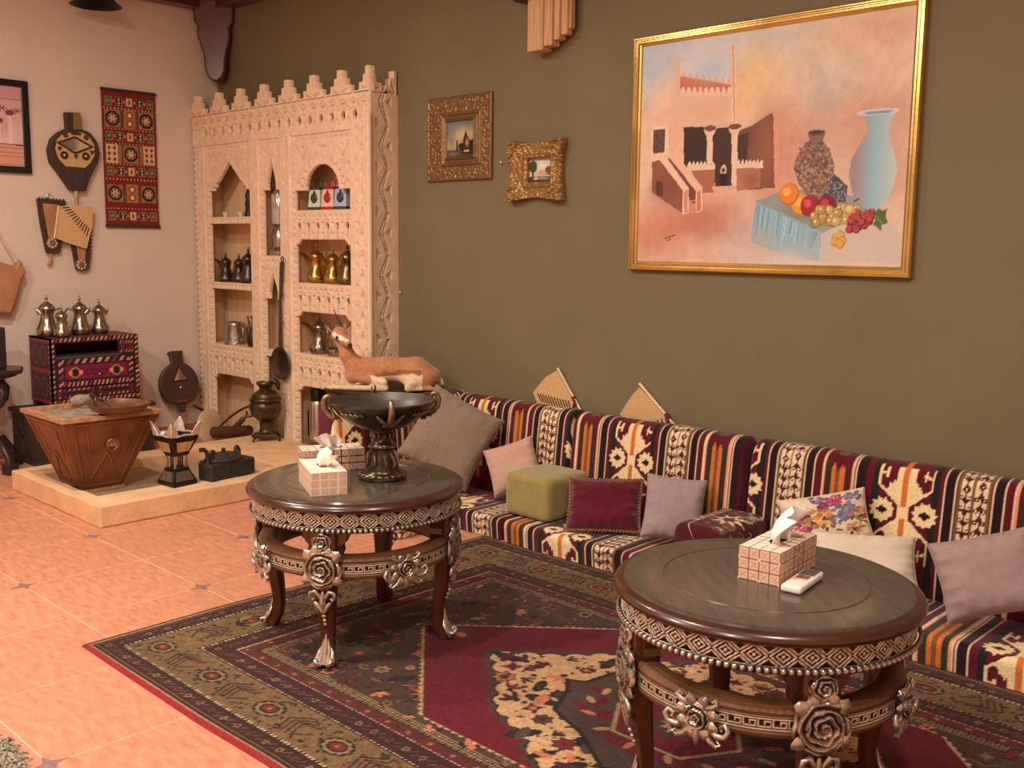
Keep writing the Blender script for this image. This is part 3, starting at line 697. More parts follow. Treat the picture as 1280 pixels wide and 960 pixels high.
# ================================================================ PATTERNED RUG
M_RUG = vmat('rug_wool', rough=0.95, var=0.30, scale=120, bump=0.5, bscale=300, sheen=0.1, spec=0.15)
RX0, RX1, RY0, RY1 = 3.655, 7.35, -2.757, -0.672
RW, RH = RX1-RX0, RY1-RY0
def rug_canvas():
    cv = Cv(RW, RH, 0.0055); r = np.random.default_rng(11)
    WINE, OLV, BAND, RED, CRM, INK, ROSE, ORA, TAN = (62, 28, 28), (76, 57, 44), (124, 96, 62), (108, 16, 34), (214, 170, 122), (36, 30, 30), (206, 122, 92), (190, 104, 50), (176, 148, 104)
    MAR = (92, 26, 34)
    def frame(d, c, kx=1.0):
        a = d*kx; cv.rect(a, d, RW-a, RH-d, c)
    def flower(x, y, s, c1, c2, c3=INK, n=7):
        a = r.uniform(0, 3); cv.star(x, y, s*1.15, c3, n, .7, a); cv.star(x, y, s, c1, n, .62, a); cv.ell(x, y, s*.45, s*.45, c2); cv.ell(x, y, s*.16, s*.16, c3)
    def leaf(x, y, s, c, a): cv.ell(x, y, s, s*.42, c, a)
    def sprig(x, y, s, c):
        a = r.uniform(0, 6.3)
        for q in (-.7, 0, .7): leaf(x+s*math.cos(a+q), y+s*math.sin(a+q), s*.7, c, a+q)
        cv.ell(x, y, s*.35, s*.35, INK)
    cv.a[:] = (46, 26, 24)
    bands = [(.018, TAN), (.024, INK), (.034, (120, 84, 60)), (.040, WINE), (.098, INK), (.101, (206, 176, 130)), (.111, INK), (.115, BAND), (.288, INK), (.292, (206, 176, 130)), (.302, WINE), (.375, INK), (.380, (196, 160, 116)), (.390, (96, 34, 34)), (.43, (40, 30, 26)), (.437, (150, 118, 80)), (.452, (50, 36, 30)), (.470, (160, 126, 86)), (.478, OLV)]
    K = 1.16
    for d, c in bands: frame(d, c, K)
    ix, iy = .478*K, .478
    def along(d, step, fn):
        """call fn(x, y, angle) along the rectangle at distance d from the edge"""
        a = d*K; nx = int((RW-2*a)/step); ny = int((RH-2*d)/step)
        for k in range(nx+1):
            x = a+(RW-2*a)*k/nx
            fn(x, d, 0, k); fn(x, RH-d, PI, k)
        for k in range(1, ny):
            y = d+(RH-2*d)*k/ny
            fn(a, y, -PI/2, k); fn(RW-a, y, PI/2, k)
    dot = lambda c, s: (lambda x, y, a, k: cv.rect(x-s, y-s, x+s, y+s, c))
    along(.106, .018, dot(INK, .0045)); along(.297, .018, dot(INK, .0045)); along(.385, .018, dot((110, 34, 34), .004)); along(.029, .022, dot((60, 30, 28), .005))
    along(.444, .014, dot(INK, .004)); along(.461, .014, dot((206, 172, 128), .004))
    def wineflower(x, y, a, k):
        c = [(140, 106, 72), (116, 62, 48), (150, 122, 92)][k % 3]
        cv.star(x, y, .017, c, 5, .55, k); cv.ell(x, y, .006, .006, INK); ca, sa = math.cos(a), math.sin(a)
        cv.line([(x+.022*ca, y+.022*sa), (x+.038*ca-.014*sa, y+.038*sa+.014*ca)], .006, (104, 80, 58)); cv.line([(x-.022*ca, y-.022*sa), (x-.036*ca+.014*sa, y-.036*sa-.014*ca)], .005, (104, 80, 58))
    along(.068, .075, wineflower); along(.339, .075, wineflower)
    along(.41, .05, lambda x, y, a, k: (cv.star(x, y, .013, [(150, 112, 78), (60, 40, 32)][k % 2], 4, .5, k), None))
    def bandmotif(x, y, a, k):
        ca, sa = math.cos(a), math.sin(a); T = lambda u, v: (x+u*ca-v*sa, y+u*sa+v*ca)
        if k % 2 == 0:
            cv.ell(*T(0, 0), .066, .048, INK, a); cv.star(*T(0, 0), .060, (150, 120, 82), 10, .82, 0, .74); cv.ell(*T(0, 0), .040, .029, INK, a); cv.ell(*T(0, 0), .030, .020, (122, 42, 34), a); cv.ell(*T(0, 0), .010, .008, ORA)
        else:
            for q in range(4):
                d = -.05+q*.022; cv.line([T(d, -.058), T(d-.03, .012), T(d+.035, .058-.01*q)], .009, (34, 38, 36) if q % 2 == 0 else (86, 36, 32))
            cv.line([T(.02, -.05), T(.065, -.01)], .008, (34, 38, 36)); cv.star(*T(.055, .04), .016, (112, 40, 34), 5, .5)
        for q in range(30):
            u, v = r.uniform(-.085, .085), r.uniform(-.076, .076)
            if abs(v) > .05 or abs(u) > .07: cv.ell(*T(u, v), .010, .006, [(46, 40, 34), (104, 44, 36), (52, 52, 40)][q % 3], a+q)
    along(.2015, .172, bandmotif)
    # field
    cx, cy = RW/2+.10, RH/2-.005
    def flake(x, y, mx):
        return mx
    def scatter(n, s0, s1, pal, test, sp=.03):
        pts = []
        for _ in range(n*70):
            x, y = r.uniform(ix, RW-ix), r.uniform(iy, RH-iy)
            if len(pts) >= n: break
            if test(x, y) and all((x-p)**2+(y-q)**2 > sp*sp for p, q in pts): pts.append((x, y))
        for x, y in pts:
            s = r.uniform(s0, s1); k = r.integers(4); c1, c2 = pal[r.integers(len(pal))], pal[r.integers(len(pal))]
            if k == 0: flower(x, y, s, c1, c2)
            elif k == 1: leaf(x, y, s*1.3, INK, r.uniform(0, 3)); leaf(x, y, s, c1, r.uniform(0, 3))
            elif k == 2: sprig(x, y, s*.8, c1)
            else: cv.star(x, y, s, c1, 4, .45, r.uniform(0, 1)); cv.ell(x, y, s*.3, s*.3, c2)
    # big red hexagon
    hexp = [(ix+.18, cy), (cx-.62, RH-iy-.03), (cx+.62, RH-iy-.03), (RW-ix-.04, cy), (cx+.62, iy+.03), (cx-.62, iy+.03)]
    def serrate(pts, step, amp):
        out = []
        for p, q in zip(pts, pts[1:]+pts[:1]):
            p, q = np.array(p), np.array(q); L = np.linalg.norm(q-p); n = max(2, int(L/step)); nn = np.array([-(q-p)[1], (q-p)[0]])/L
            for k in range(n): out.append(tuple(p+(q-p)*k/n+nn*amp*(1 if k % 2 else -1)))
        return out
    inhex = lambda x, y: abs(y-cy) < (RH/2-iy-.03)*min(1, max(0, (min(x-ix-.18, RW-ix-.04-x))/(cx-.62-ix-.18)))
    scatter(150, .022, .042, [(150, 120, 86), (104, 74, 54), (120, 34, 42), ROSE, (128, 98, 54), (150, 60, 50), (46, 40, 36)], lambda x, y: not inhex(x, y), .085)
    scatter(260, .007, .016, [(140, 112, 80), (46, 40, 36), (112, 36, 40), (104, 84, 58)], lambda x, y: not inhex(x, y), .035)
    for _ in range(46):
        x, y = r.uniform(ix, RW-ix), r.uniform(iy, RH-iy)
        if not inhex(x, y):
            a = r.uniform(0, 6.3); cv.line([(x, y), (x+.05*math.cos(a), y+.05*math.sin(a)), (x+.09*math.cos(a+.6), y+.09*math.sin(a+.6))], .005, (130, 108, 78))
    for fx, fy in ((4.845-RX0, -1.343-RY0), (4.874-RX0, -2.117-RY0)): cv.star(fx, fy, .058, ORA, 9, .5); cv.star(fx, fy, .028, (150, 60, 44), 7, .6); cv.ell(fx, fy, .01, .01, TAN)
    cv.poly(serrate(hexp, .016, .006), (196, 164, 124)); c0 = np.array([cx, cy])
    cv.poly([tuple(c0+(np.array(p)-c0)*.988) for p in hexp], RED)
    for sx in (-1, 1):
        cv.ell(cx+sx*1.05, cy+.03, .075, .05, OLV); cv.star(cx+sx*1.05, cy+.03, .06, (90, 76, 56), 7, .5); cv.ell(cx+sx*1.03, cy+.03, .03, .02, ROSE)
        cv.ell(cx+sx*1.28, cy, .05, .018, OLV); sprig(cx+sx*1.24, cy+.01, .03, (104, 92, 66))
    # lobed cream medallion
    def med(lx, ly, n, amp, ph=0.0):
        out = []
        for k in range(240):
            t = 2*PI*k/240; rr = 1+amp*abs(math.sin(n*t/2+ph)); x = math.copysign(abs(math.cos(t))**1.0, math.cos(t)); out.append((cx+lx*x*rr*(1-.10*abs(math.sin(t))), cy+ly*math.sin(t)*rr))
        return out
    base = [(-.82, 0), (-.62, .16), (-.50, .30), (-.26, .40), (-.16, .48), (.16, .48), (.26, .40), (.50, .30), (.62, .16), (.82, 0), (.62, -.16), (.50, -.30), (.26, -.40), (.16, -.48), (-.16, -.48), (-.26, -.40), (-.50, -.30), (-.62, -.16)]
    def scal(k, amp=.022, step=.085):
        out = []; B = [np.array((cx+x*k, cy+y*k)) for x, y in base]
        for p, q in zip(B, B[1:]+B[:1]):
            L = np.linalg.norm(q-p); m = max(1, round(L/step)); nn = np.array([(q-p)[1], -(q-p)[0]])/L; nn = nn if nn@((p+q)/2-np.array([cx, cy])) > 0 else -nn
            for i in range(m*8): f = i/(m*8); out.append(tuple(p+(q-p)*f+nn*amp*abs(math.sin(PI*f*m))))
        return out
    cv.poly(scal(1.035), OLV); cv.poly(scal(1.0), INK); cv.poly(scal(.985), CRM)
    inmed = lambda x, y: abs(x-cx)/.80+abs(y-cy)/.62 < 1 and abs(y-cy) < .45
    scatter(120, .026, .052, [(96, 30, 38), (58, 44, 40), (120, 34, 40), ROSE, (84, 66, 48), (70, 34, 38)], inmed, .062)
    scatter(300, .007, .014, [INK, (96, 30, 38), (70, 54, 42)], inmed, .024)
    dk = [(cx-.46, cy+.02), (cx-.40, cy+.05), (cx-.38, cy+.17), (cx-.20, cy+.23), (cx-.10, cy+.33), (cx+.10, cy+.33), (cx+.20, cy+.23), (cx+.38, cy+.17), (cx+.40, cy+.05), (cx+.46, cy), (cx+.40, cy-.05), (cx+.34, cy-.18), (cx+.18, cy-.24), (cx, cy-.36), (cx-.18, cy-.24), (cx-.34, cy-.18), (cx-.40, cy-.05)]
    cv.poly([(cx+(x-cx)*1.05, cy+(y-cy)*1.06) for x, y in dk], INK); cv.poly(dk, (76, 60, 52))
    for _ in range(70):
        t = r.uniform(0, 2*PI); k_ = r.uniform(.78, 1.18); x, y = cx+.31*k_*math.cos(t), cy+.205*k_*math.sin(t); cv.ell(x, y, r.uniform(.02, .045), r.uniform(.008, .018), RED, r.uniform(-.5, .5))
    for t in np.arange(0, 6.28, .42): leaf(cx+.32*math.cos(t), cy+.205*math.sin(t), .028, [TAN, ROSE, (196, 150, 100)][int(t*10) % 3], t*1.7)
    ih = [(cx-.22, cy), (cx-.13, cy+.13), (cx+.13, cy+.13), (cx+.22, cy), (cx+.12, cy-.16), (cx-.12, cy-.16)]
    cv.poly([(cx+(x-cx)*1.07, cy+(y-cy)*1.08) for x, y in ih], TAN); cv.poly(ih, RED); cv.star(cx, cy, .11, OLV, 9, .55); cv.star(cx, cy, .06, TAN, 8, .5); cv.ell(cx, cy, .02, .02, INK)
    # woven hand-made irregularity and the red selvedge on the front edge
    n = vnoise(cv.X*1.7, cv.Y*6.0, 3)*5+vnoise(cv.X*60, cv.Y*60, 4)*5; cv.a *= .86*(1+n[..., None]/100*1.6)
    cv.rect(0, 0, RW, .020, (142, 36, 40))
    cv.rect(0, 0, .012, RH, (86, 40, 36))
    return cv
_cv = rug_canvas()
_nu, _nv = _cv.nu, _cv.nv
_Z = 0.0095+0.002*vnoise(_cv.X*2.2, _cv.Y*2.2, 8)+0.0
_e = np.minimum(np.minimum(_cv.X, RW-_cv.X), np.minimum(_cv.Y, RH-_cv.Y)); _Z = np.where(_e < 1e-6, 0.001, _Z); 
_wx = 0.006*vnoise(_cv.Y*3.0, _cv.Y*0+1, 5)*np.exp(-_cv.X/0.2); _wy = 0.012*vnoise(_cv.X*2.4, _cv.X*0+2, 6)*np.exp(-_cv.Y/0.3)
_V = np.stack([RX0+_cv.X+_wx, RY0+_cv.Y+_wy, _Z], -1).reshape(-1, 3)
rug = link('rug', np_mesh('rug', _V, grid_faces(_nu, _nv), _cv.c()), M_RUG)
tag(rug, 'large patterned oriental rug with cream medallion on a crimson field', 'rug')

# ================================================================ ROUND CARVED COFFEE TABLES
M_TOP = mat('dark_veneer', (74, 66, 56), rough=0.22, var=0.22, scale=5, stretch=(1.0, 9, 1), coat=0.25, spec=0.5, detail=6)
M_RIM = mat('walnut_polish', (64, 36, 23), rough=0.28, var=0.30, scale=8, stretch=(1, 1, 5), coat=0.3)
_e = [n for n in M_RIM.node_tree.nodes if n.type == 'VALTORGB'][0].color_ramp.elements; _e.new(.71).color = _e[1].color; _e.new(.735).color = (*lin((186, 138, 100)), 1)
M_RINGTOP = mat('walnut_worn', (112, 76, 50), rough=0.45, var=0.25, scale=14, bump=0.1)
M_LEG = mat('walnut_leg', (82, 42, 22), rough=0.32, var=0.30, scale=10, stretch=(3, 3, 0.7), coat=0.3)
M_SILV = vmat('antique_silver', rough=0.30, metal=0.85, var=0.12, scale=60, bump=0.05, spec=0.6)
M_SILV1 = mat('antique_silver_plain', (196, 188, 174), rough=0.32, metal=0.85, var=0.25, scale=50)
SLV = np.array((205, 197, 182.)); PAT = np.array((34, 24, 18.))
def band_hf(name, cv, R, z0, hgt, parent, colr, m, out=0.0):
    """relief band wrapped around a cylinder of radius R: canvas x = arc length, channel 0 = relief (0..1)"""
    D = cv.a[..., 0]; A = cv.X/R; r = R+out+D*hgt
    V = np.stack([r*np.cos(A), r*np.sin(A), z0+cv.Y], -1); nu, nv = cv.nu, cv.nv
    V = V[:, :-1].reshape(-1, 3); c0, c1 = np.array(colr[0], float), np.array(colr[1], float); C = (c0+(c1-c0)*D[..., None])[:, :-1].reshape(-1, 3)
    return link(name, np_mesh(name, V, grid_faces(nu-1, nv, wrap_u=True), C), m, parent)
def rose_mesh(name, R, H, seed=0, rings=4.2):
    nr, nt = 30, 72; r = np.linspace(0, 1, nr)[:, None]; t = np.linspace(0, 2*PI, nt, endpoint=False)[None, :]
    out = 1+.10*np.abs(np.cos(2.5*t+seed))
    ph = r*rings+.26*np.cos(5*t+seed+3.1*np.floor(r*rings*.8))*r+t/(2*PI); f = ph % 1.0
    h = H*(np.sqrt(np.clip(1-r**2*.96, 0, 1))*.75+.42*f**1.6*(r > .08))*np.where(r > .97, .2, 1)
    X, Y = R*r*out*np.cos(t), R*r*out*np.sin(t); V = np.stack([X, Y, h], -1).reshape(-1, 3)
    c = PAT+(SLV-PAT)*np.clip(f*1.35-.12, 0, 1)[..., None]; c = np.where((r < .12)[..., None], SLV*.7, c)
    me = np_mesh(name, V, grid_faces(nt, nr, wrap_u=True), c.reshape(-1, 3)); me.materials.append(M_SILV); return me
rose_big = rose_mesh('rose_carving', .068, .030, 0.4); rose_small = rose_mesh('rose_bud_carving', .034, .022, 1.7, 3.0); rose_mid = rose_mesh('rose_carving', .036, .026, 2.6, 3.0)
def rect_loft(mb, pts, wid, dep):
    """loft of rounded rectangles along pts in the (r, z) plane; wid tangential, dep radial"""
    k = len(mb.v); n = len(pts); vs = []; fs = []; S = 8
    for i, (r, z) in enumerate(pts):
        a = np.array(pts[min(i+1, n-1)])-np.array(pts[max(i-1, 0)]); a = a/np.linalg.norm(a); nrm = np.array([-a[1], a[0]])
        if nrm[0] < 0: nrm = -nrm
        w, d = wid[i]/2, dep[i]/2; c = .72
        for u, v in ((1, c), (c, 1), (-c, 1), (-1, c), (-1, -c), (-c, -1), (c, -1), (1, -c)):
            q = np.array([r, z])+nrm*u*d; vs.append((q[0], v*w, q[1]))
    for i in range(n-1):
        for j in range(S): fs.append((i*S+j, i*S+(j+1) % S, (i+1)*S+(j+1) % S, (i+1)*S+j))
    fs.append(tuple(range(S-1, -1, -1))); fs.append(tuple((n-1)*S+j for j in range(S)))
    return mb.add(vs, fs)
def leafmesh(mb, pts, wid, thick, nrm):
    """flattened tapering leaf along a curve"""
    mb.tube(pts, wid, 8, flat=thick, up=nrm); return mb
def make_table(name, label):
    t = thing(name, label, 'table', group='round carved coffee tables')
    MB().lathe([(.001, .598), (.001, .606), (.266, .606), (.269, .6035), (.273, .6035), (.276, .606), (.372, .606), (.380, .604), (.383, .598)], 96, cap=False).build('tabletop', M_TOP, t, smooth=35)
    MB().lathe([(.33, .597), (.376, .599), (.396, .597), (.406, .590), (.410, .581), (.407, .572), (.398, .566), (.388, .564), (.30, .562), (.33, .597)], 96, cap=False).build('moulded_rim', M_RIM, t, smooth=35)
    # diamond apron
    R = .385; n = 36; L = 2*PI*R; hh = .054; cv = Cv(L, hh, .0024); p = L/n
    for k in range(n):
        cx = (k+.5)*p
        for s, w in ((.9, .0042), (.48, .0036)):
            a, b = p*.5*s, hh*.5*s; cv.line([(cx-a, hh/2), (cx, hh/2+b), (cx+a, hh/2), (cx, hh/2-b), (cx-a, hh/2)], w, (1, 0, 0))
        cv.ell(cx, hh/2, .0045, .0045, (1, 0, 0))
        for e in (-1, 1):
            for y, s in ((.004, 1), (hh-.004, -1)):
                cv.line([(cx+e*p*.5-.020, y), (cx+e*p*.5, y+s*.016), (cx+e*p*.5+.020, y)], .004, (1, 0, 0))
    cv.rect(0, 0, L, .002, (1, 0, 0))
    band_hf('diamond_apron', cv, R, .512, .003, t, ((34, 20, 14), (232, 220, 200)), vmat('apron_patina', rough=.38, metal=.45, var=.2, scale=50, bump=0))
    MB().lathe([(.33, .50), (.378, .50), (.384, .53), (.384, .565), (.33, .565)], 64, cap=False).build('apron_core', M_RIM, t, smooth=40)
    # beaded moulding
    nb = 132; L = 2*PI*.392; cv = Cv(L, .018, .0026); b = (cv.X*nb/L) % 1.0; D = np.sqrt(np.clip(1-((b-.5)/.42)**2, 0, 1))*np.sqrt(np.clip(1-((cv.Y-.009)/.0088)**2, 0, 1)); cv.a[..., 0] = D
    band_hf('beaded_moulding', cv, .392, .497, .010, t, (PAT+20, SLV), M_SILV)
    # lower ring with the greek key
    MB().lathe([(.300, .335), (.300, .392), (.308, .402), (.322, .406), (.352, .404), (.364, .398), (.368, .390), (.366, .384), (.366, .345), (.370, .338), (.366, .328), (.352, .322), (.312, .322), (.300, .335)], 96, cap=False).build('lower_ring', M_RINGTOP, t, smooth=35)
    R = .3665; L = 2*PI*R; n = 64; p = L/n; cv = Cv(L, .036, .0022); h = .036
    cv.rect(0, 0, L, .0025, (1, 0, 0)); cv.rect(0, h-.0025, L, h, (1, 0, 0))
    for k in range(n):
        x = k*p; cv.line([(x, .007), (x+p*.82, .007), (x+p*.82, .022), (x+p*.45, .022), (x+p*.45, .014)], .0042, (1, 0, 0)); cv.line([(x, .007), (x, .029), (x+p, .029), (x+p, .007)], .0042, (1, 0, 0))
    band_hf('greek_key_band', cv, R, .346, .0025, t, ((50, 30, 20), (206, 192, 172)), MATS['apron_patina'])
    # legs
    lp = [(.345, .505), (.347, .43), (.345, .36), (.342, .31), (.338, .25), (.330, .19), (.322, .13), (.320, .085), (.328, .045), (.345, .018), (.352, .002)]
    lw = [.088, .088, .086, .078, .066, .056, .048, .045, .046, .050, .052]; ld = [.058, .058, .062, .062, .056, .048, .042, .040, .042, .046, .046]
    lm_ = rect_loft(MB(), lp, lw, ld); lm_.v = [(x, y, max(z, .0005)) for x, y, z in lm_.v]; leg_me = lm_.mesh('leg', 45)
    br = MB()
    for s in (-1, 1):
        br.prism([(.044, 0), (.075, 0), (.082, -.02), (.070, -.045), (.058, -.055), (.062, -.075), (.052, -.10), (.044, -.10)], (.350, 0, .497), (0, s, 0), (0, 0, 1), (-1, 0, 0), .045)
    br_me = br.mesh('leg_bracket')
    # silver carving down the leg front
    lv = MB()
    for s in (-1, 1):
        for a0, ln, w in ((2.45, .048, .020), (2.0, .042, .017), (3.75, .044, .018), (.95, .03, .014)):
            a = a0 if s > 0 else PI-a0
            c, sn = math.cos(a), math.sin(a)
            y0, z0 = c*.050, .365+sn*.055
            leafmesh(lv, [(.380, y0, z0), (.386, y0+c*ln*.35, z0+sn*ln*.35+.004), (.384, y0+c*ln*.7, z0+sn*ln*.62), (.378, y0+c*ln*.85, z0+sn*ln*.72-.004)], [w, w*1.05, w*.75, .003], .35, (1, 0, 0))
    lv_me = lv.mesh('rose_leaves', 60)
    ac = MB()
    for s in (-1, 1):
        ac.tube([(.376, s*.006, .255), (.380, s*.026, .288), (.382, s*.042, .280), (.381, s*.046, .262), (.379, s*.036, .252), (.378, s*.030, .262)], [.006, .009, .008, .007, .006, .004], 8)
        ac.tube([(.374, s*.004, .205), (.376, s*.020, .235), (.378, s*.030, .245)], [.004, .010, .005], 8)
    ac.tube([(.376, 0, .285), (.378, 0, .25), (.370, 0, .205)], [.005, .012, .004], 8)
    ac_me = ac.mesh('acanthus_drop', 60)
    dr = MB()
    for z, r in ((.190, .0085), (.172, .0075), (.156, .0065)): dr.ell((.352+(z-.156)*.35, 0, z), (r, r, r), 10, 8)
    dr_me = dr.mesh('bead_drop', 60)
    fl = MB()
    for y, ln, w in ((0, .088, .012), (.013, .070, .010), (-.013, .070, .010), (.025, .046, .010), (-.025, .046, .010)):
        fl.tube([(.372, y*1.0, .014), (.366, y*1.15, .030), (.350, y*.95, .030+ln*.5), (.345, y*.55, .030+ln)], [w*.9, w, w*.8, .002], 8, flat=.8)
    for s in (-1, 1): fl.tube([(.375, s*.012, .012), (.384, s*.022, .018), (.382, s*.030, .030), (.372, s*.028, .034), (.372, s*.022, .026)], [.006, .009, .008, .006, .004], 8)
    fl_me = fl.mesh('foot_leaf', 60)
    # flower hanging on the ring between two legs
    fm = MB()
    for a0 in (.3, 1.2, 2.0, 2.9, 3.6, 4.4, 5.2, 5.9):
        c, sn = math.cos(a0), math.sin(a0); ln = .034
        leafmesh(fm, [(.376, c*.026, .352+sn*.026), (.384, c*.040, .352+sn*.040), (.386, c*(.018+ln), .352+sn*(.018+ln)), (.378, c*(.026+ln), .350+sn*(.026+ln))], [.012, .015, .012, .003], .4, (1, 0, 0))
    for s in (-1, 1):
        fm.tube([(.378, s*.03, .33), (.384, s*.055, .318), (.386, s*.078, .322), (.386, s*.086, .340), (.384, s*.076, .352), (.383, s*.064, .344), (.383, s*.068, .334)], [.007, .008, .008, .007, .006, .005, .005], 8)
        fm.tube([(.378, s*.015, .325), (.382, s*.035, .300), (.383, s*.055, .288), (.382, s*.064, .298), (.381, s*.055, .305)], [.008, .008, .006, .005, .003], 8)
        fm.tube([(.378, s*.02, .378), (.384, s*.045, .388), (.384, s*.058, .400), (.382, s*.048, .406), (.381, s*.040, .398)], [.007, .007, .006, .005, .003], 8)
    fm.tube([(.378, 0, .33), (.384, 0, .305), (.380, 0, .278)], [.010, .011, .003], 8)
    fm_me = fm.mesh('flower_scrolls', 60)
    for k in range(4):
        a = PI/2*k; rz = (0, 0, a)
        lg = link('leg', leg_me, M_LEG, t, rot=rz)
        link('leg_bracket', br_me, M_LEG, lg)
        link('rose_leaves', lv_me, M_SILV1, lg); link('acanthus_drop', ac_me, M_SILV1, lg); link('bead_drop', dr_me, M_SILV1, lg); link('foot_leaf', fl_me, M_SILV1, lg)
        o = link('rose_carving', rose_big, None, lg, (.372, 0, .365), (PI/2, 0, PI/2)); o['label'] = 'large antique silver rose carving'
        o = link('rose_bud_carving', rose_small, None, lg, (.374, 0, .462), (PI/2, 0, PI/2)); o['label'] = 'small antique silver rosebud carving'
        c, sn = math.cos(a+PI/4), math.sin(a+PI/4)
        f = link('flower_scrolls', fm_me, M_SILV1, t, rot=(0, 0, a+PI/4))
        link('rose_carving', rose_mid, None, f, (.374, 0, .352), (PI/2, 0, PI/2))
    return t
T1C = (4.268, -1.945); T2C = (5.975, -1.872); TZ = 0.0128
table1 = make_table('coffee_table', 'round carved walnut table carrying the pedestal bowl and two tissue boxes')
table1.location = (T1C[0], T1C[1], TZ); table1.rotation_euler = (0, 0, math.radians(-56))
table2 = copy_tree(table1, None, (T2C[0], T2C[1], TZ), (0, 0, math.radians(-38.5)), label='round carved walnut table carrying one tissue box and a white remote')
TT = TZ+0.606

# ================================================================ THINGS ON THE TABLES
def grid_box(name, L, W, H, paint, m, parent, cell=0.003):
    """printed cardboard box: five faces, each with its own printed canvas; local x = length, y = width"""
    Vs, Fs, Cs, k = [], [], [], 0
    for fid, (w, h, o, ex, ey) in enumerate(((L, H, (-L/2, -W/2, 0), (1, 0, 0), (0, 0, 1)), (W, H, (L/2, -W/2, 0), (0, 1, 0), (0, 0, 1)), (L, H, (L/2, W/2, 0), (-1, 0, 0), (0, 0, 1)), (W, H, (-L/2, W/2, 0), (0, -1, 0), (0, 0, 1)), (L, W, (-L/2, -W/2, H), (1, 0, 0), (0, 1, 0)))):
        cv = Cv(w, h, cell); paint(cv, fid); V = np.array(o)+cv.X[..., None]*np.array(ex)+cv.Y[..., None]*np.array(ey)
        Vs.append(V.reshape(-1, 3)); Fs.append(grid_faces(cv.nu, cv.nv)+k); Cs.append(cv.c()); k += cv.nu*cv.nv
    return link(name, np_mesh(name, np.concatenate(Vs), np.concatenate(Fs), np.concatenate(Cs), smooth=False), m, parent)
M_CARD = vmat('printed_card', rough=0.55, var=0.04, scale=40, bump=0.0)
M_TISSUE = mat('tissue_paper', (246, 240, 230), rough=0.9, var=0.03, bump=0.1, bscale=80)
M_SLOT = mat('dark_slot', (40, 32, 28), rough=0.9)
def tissue(parent, z, s=1.0, seed=0, lean=(0.2, 0.3)):
    r = np.random.default_rng(seed); nu, nv = 26, 16; u = np.linspace(-1, 1, nu)[None, :]; v = np.linspace(0, 1, nv)[:, None]
    w = .034+.040*v**.8-.030*np.clip(v-.75, 0, 1)
    X = u*w; fold = .016*(1-v*.25)*np.sin(u*5.2+1.2*v+seed)+.010*np.sin(u*11+seed*2-2*v)*v
    Y = fold+v**1.6*lean[1]*.16; Z = .088*v*(1-.28*u*u)*(1-.15*v)+.006*np.sin(u*7+seed)*v; X = X+v**1.4*lean[0]*.12
    V = np.stack([X*s+0*Y, Y*s+0*X, z+Z*s+0*X], -1).reshape(-1, 3)
    o = link('tissue', np_mesh('tissue', V, grid_faces(nu, nv)), M_TISSUE, parent)
    md = o.modifiers.new('thick', 'SOLIDIFY'); md.thickness = 0.0015; sd = o.modifiers.new('soft', 'SUBSURF'); sd.levels = 1; sd.render_levels = 2
    return o
def paint_squares(base, sq, linec, side_only=False):
    def f(cv, fid):
        c = .029; nx = max(1, round(cv.w/c)); ny = max(1, round(cv.h/c)); px, py = cv.w/nx, cv.h/ny
        cv.a[:] = sq if fid < 4 else base
        for i in range(nx):
            for j in range(ny):
                x, y = (i+.5)*px, (j+.5)*py; d = c*.26
                if fid < 4:
                    lc = tuple(np.array(sq)*.72)
                    cv.line([(x-d, y-d), (x+d, y+d)], .0028, lc); cv.line([(x-d, y+d), (x+d, y-d)], .0028, lc)
        for i in range(nx+1): cv.rect(i*px-.0022, 0, i*px+.0022, cv.h, linec if i % 2 == 0 or fid < 4 else tuple(np.array(linec)*.5+np.array(base)*.5))
        for j in range(ny+1): cv.rect(0, j*py-.0022, cv.w, j*py+.0022, linec)
        for i in range(0, nx+1, 2):
            for j in range(0, ny+1, 2): cv.ell(i*px, j*py, .0035, .0035, base)
    return f
def tissue_box(label, p_front, p_right, p_back, H, paint, seed, lean, length=None, size=1.0):
    a, b, c = (np.array(q, float) for q in (p_front, p_right, p_back)); wv = b-a; W = np.linalg.norm(wv[:2]); lv = c-a; ya = wv/np.linalg.norm(wv)
    xa = np.array([ya[1], -ya[0], 0]); xa = xa if xa@lv > 0 else -xa; L = length or abs(xa@lv)
    cen = a+wv/2+xa*L/2
    t = thing('tissue_box', label, 'tissue box', (cen[0], cen[1], TT+.0005), (0, 0, math.atan2(xa[1], xa[0])), group='patterned tissue boxes on the tables')
    body = grid_box('box_body', L, W, H, paint, M_CARD, t)
    sl = MB().lathe([(.001, 0), (.034, 0), (.034, .0008), (.001, .0008)], 24, (0, 0, H), sx=1.35, sy=.55, cap=False).build('slot', M_SLOT, t)
    tissue(t, H-.004, size, seed, lean)
    return t
def paint_pale(cv, fid):
    if fid == 4:
        cv.a[:] = (238, 222, 198)
        for j in np.arange(0, cv.h, .026): cv.rect(0, j-.0012, cv.w, j+.0012, (222, 196, 168))
        return
    cv.a[:] = (205, 172, 150); n = max(1, round(cv.w/.03)); m = 3
    f = vnoise(cv.X*220, cv.Y*12, 2); cv.a += f[..., None]*9
    for i in range(n+1): cv.rect(i*cv.w/n-.0018, 0, i*cv.w/n+.0018, cv.h, (236, 214, 190))
    for j in range(m+1): cv.rect(0, j*cv.h/m-.0018, cv.w, j*cv.h/m+.0018, (236, 214, 190))
pk = paint_squares((238, 216, 194), (226, 186, 160), (106, 52, 44))
tissue_box('pale cream tissue box standing in front of the brown checked one', onz(389, 621, TT), onz(434, 617.5, TT), onz(377, 597, TT), .083, paint_pale, 3, (-.35, -.15), .25)
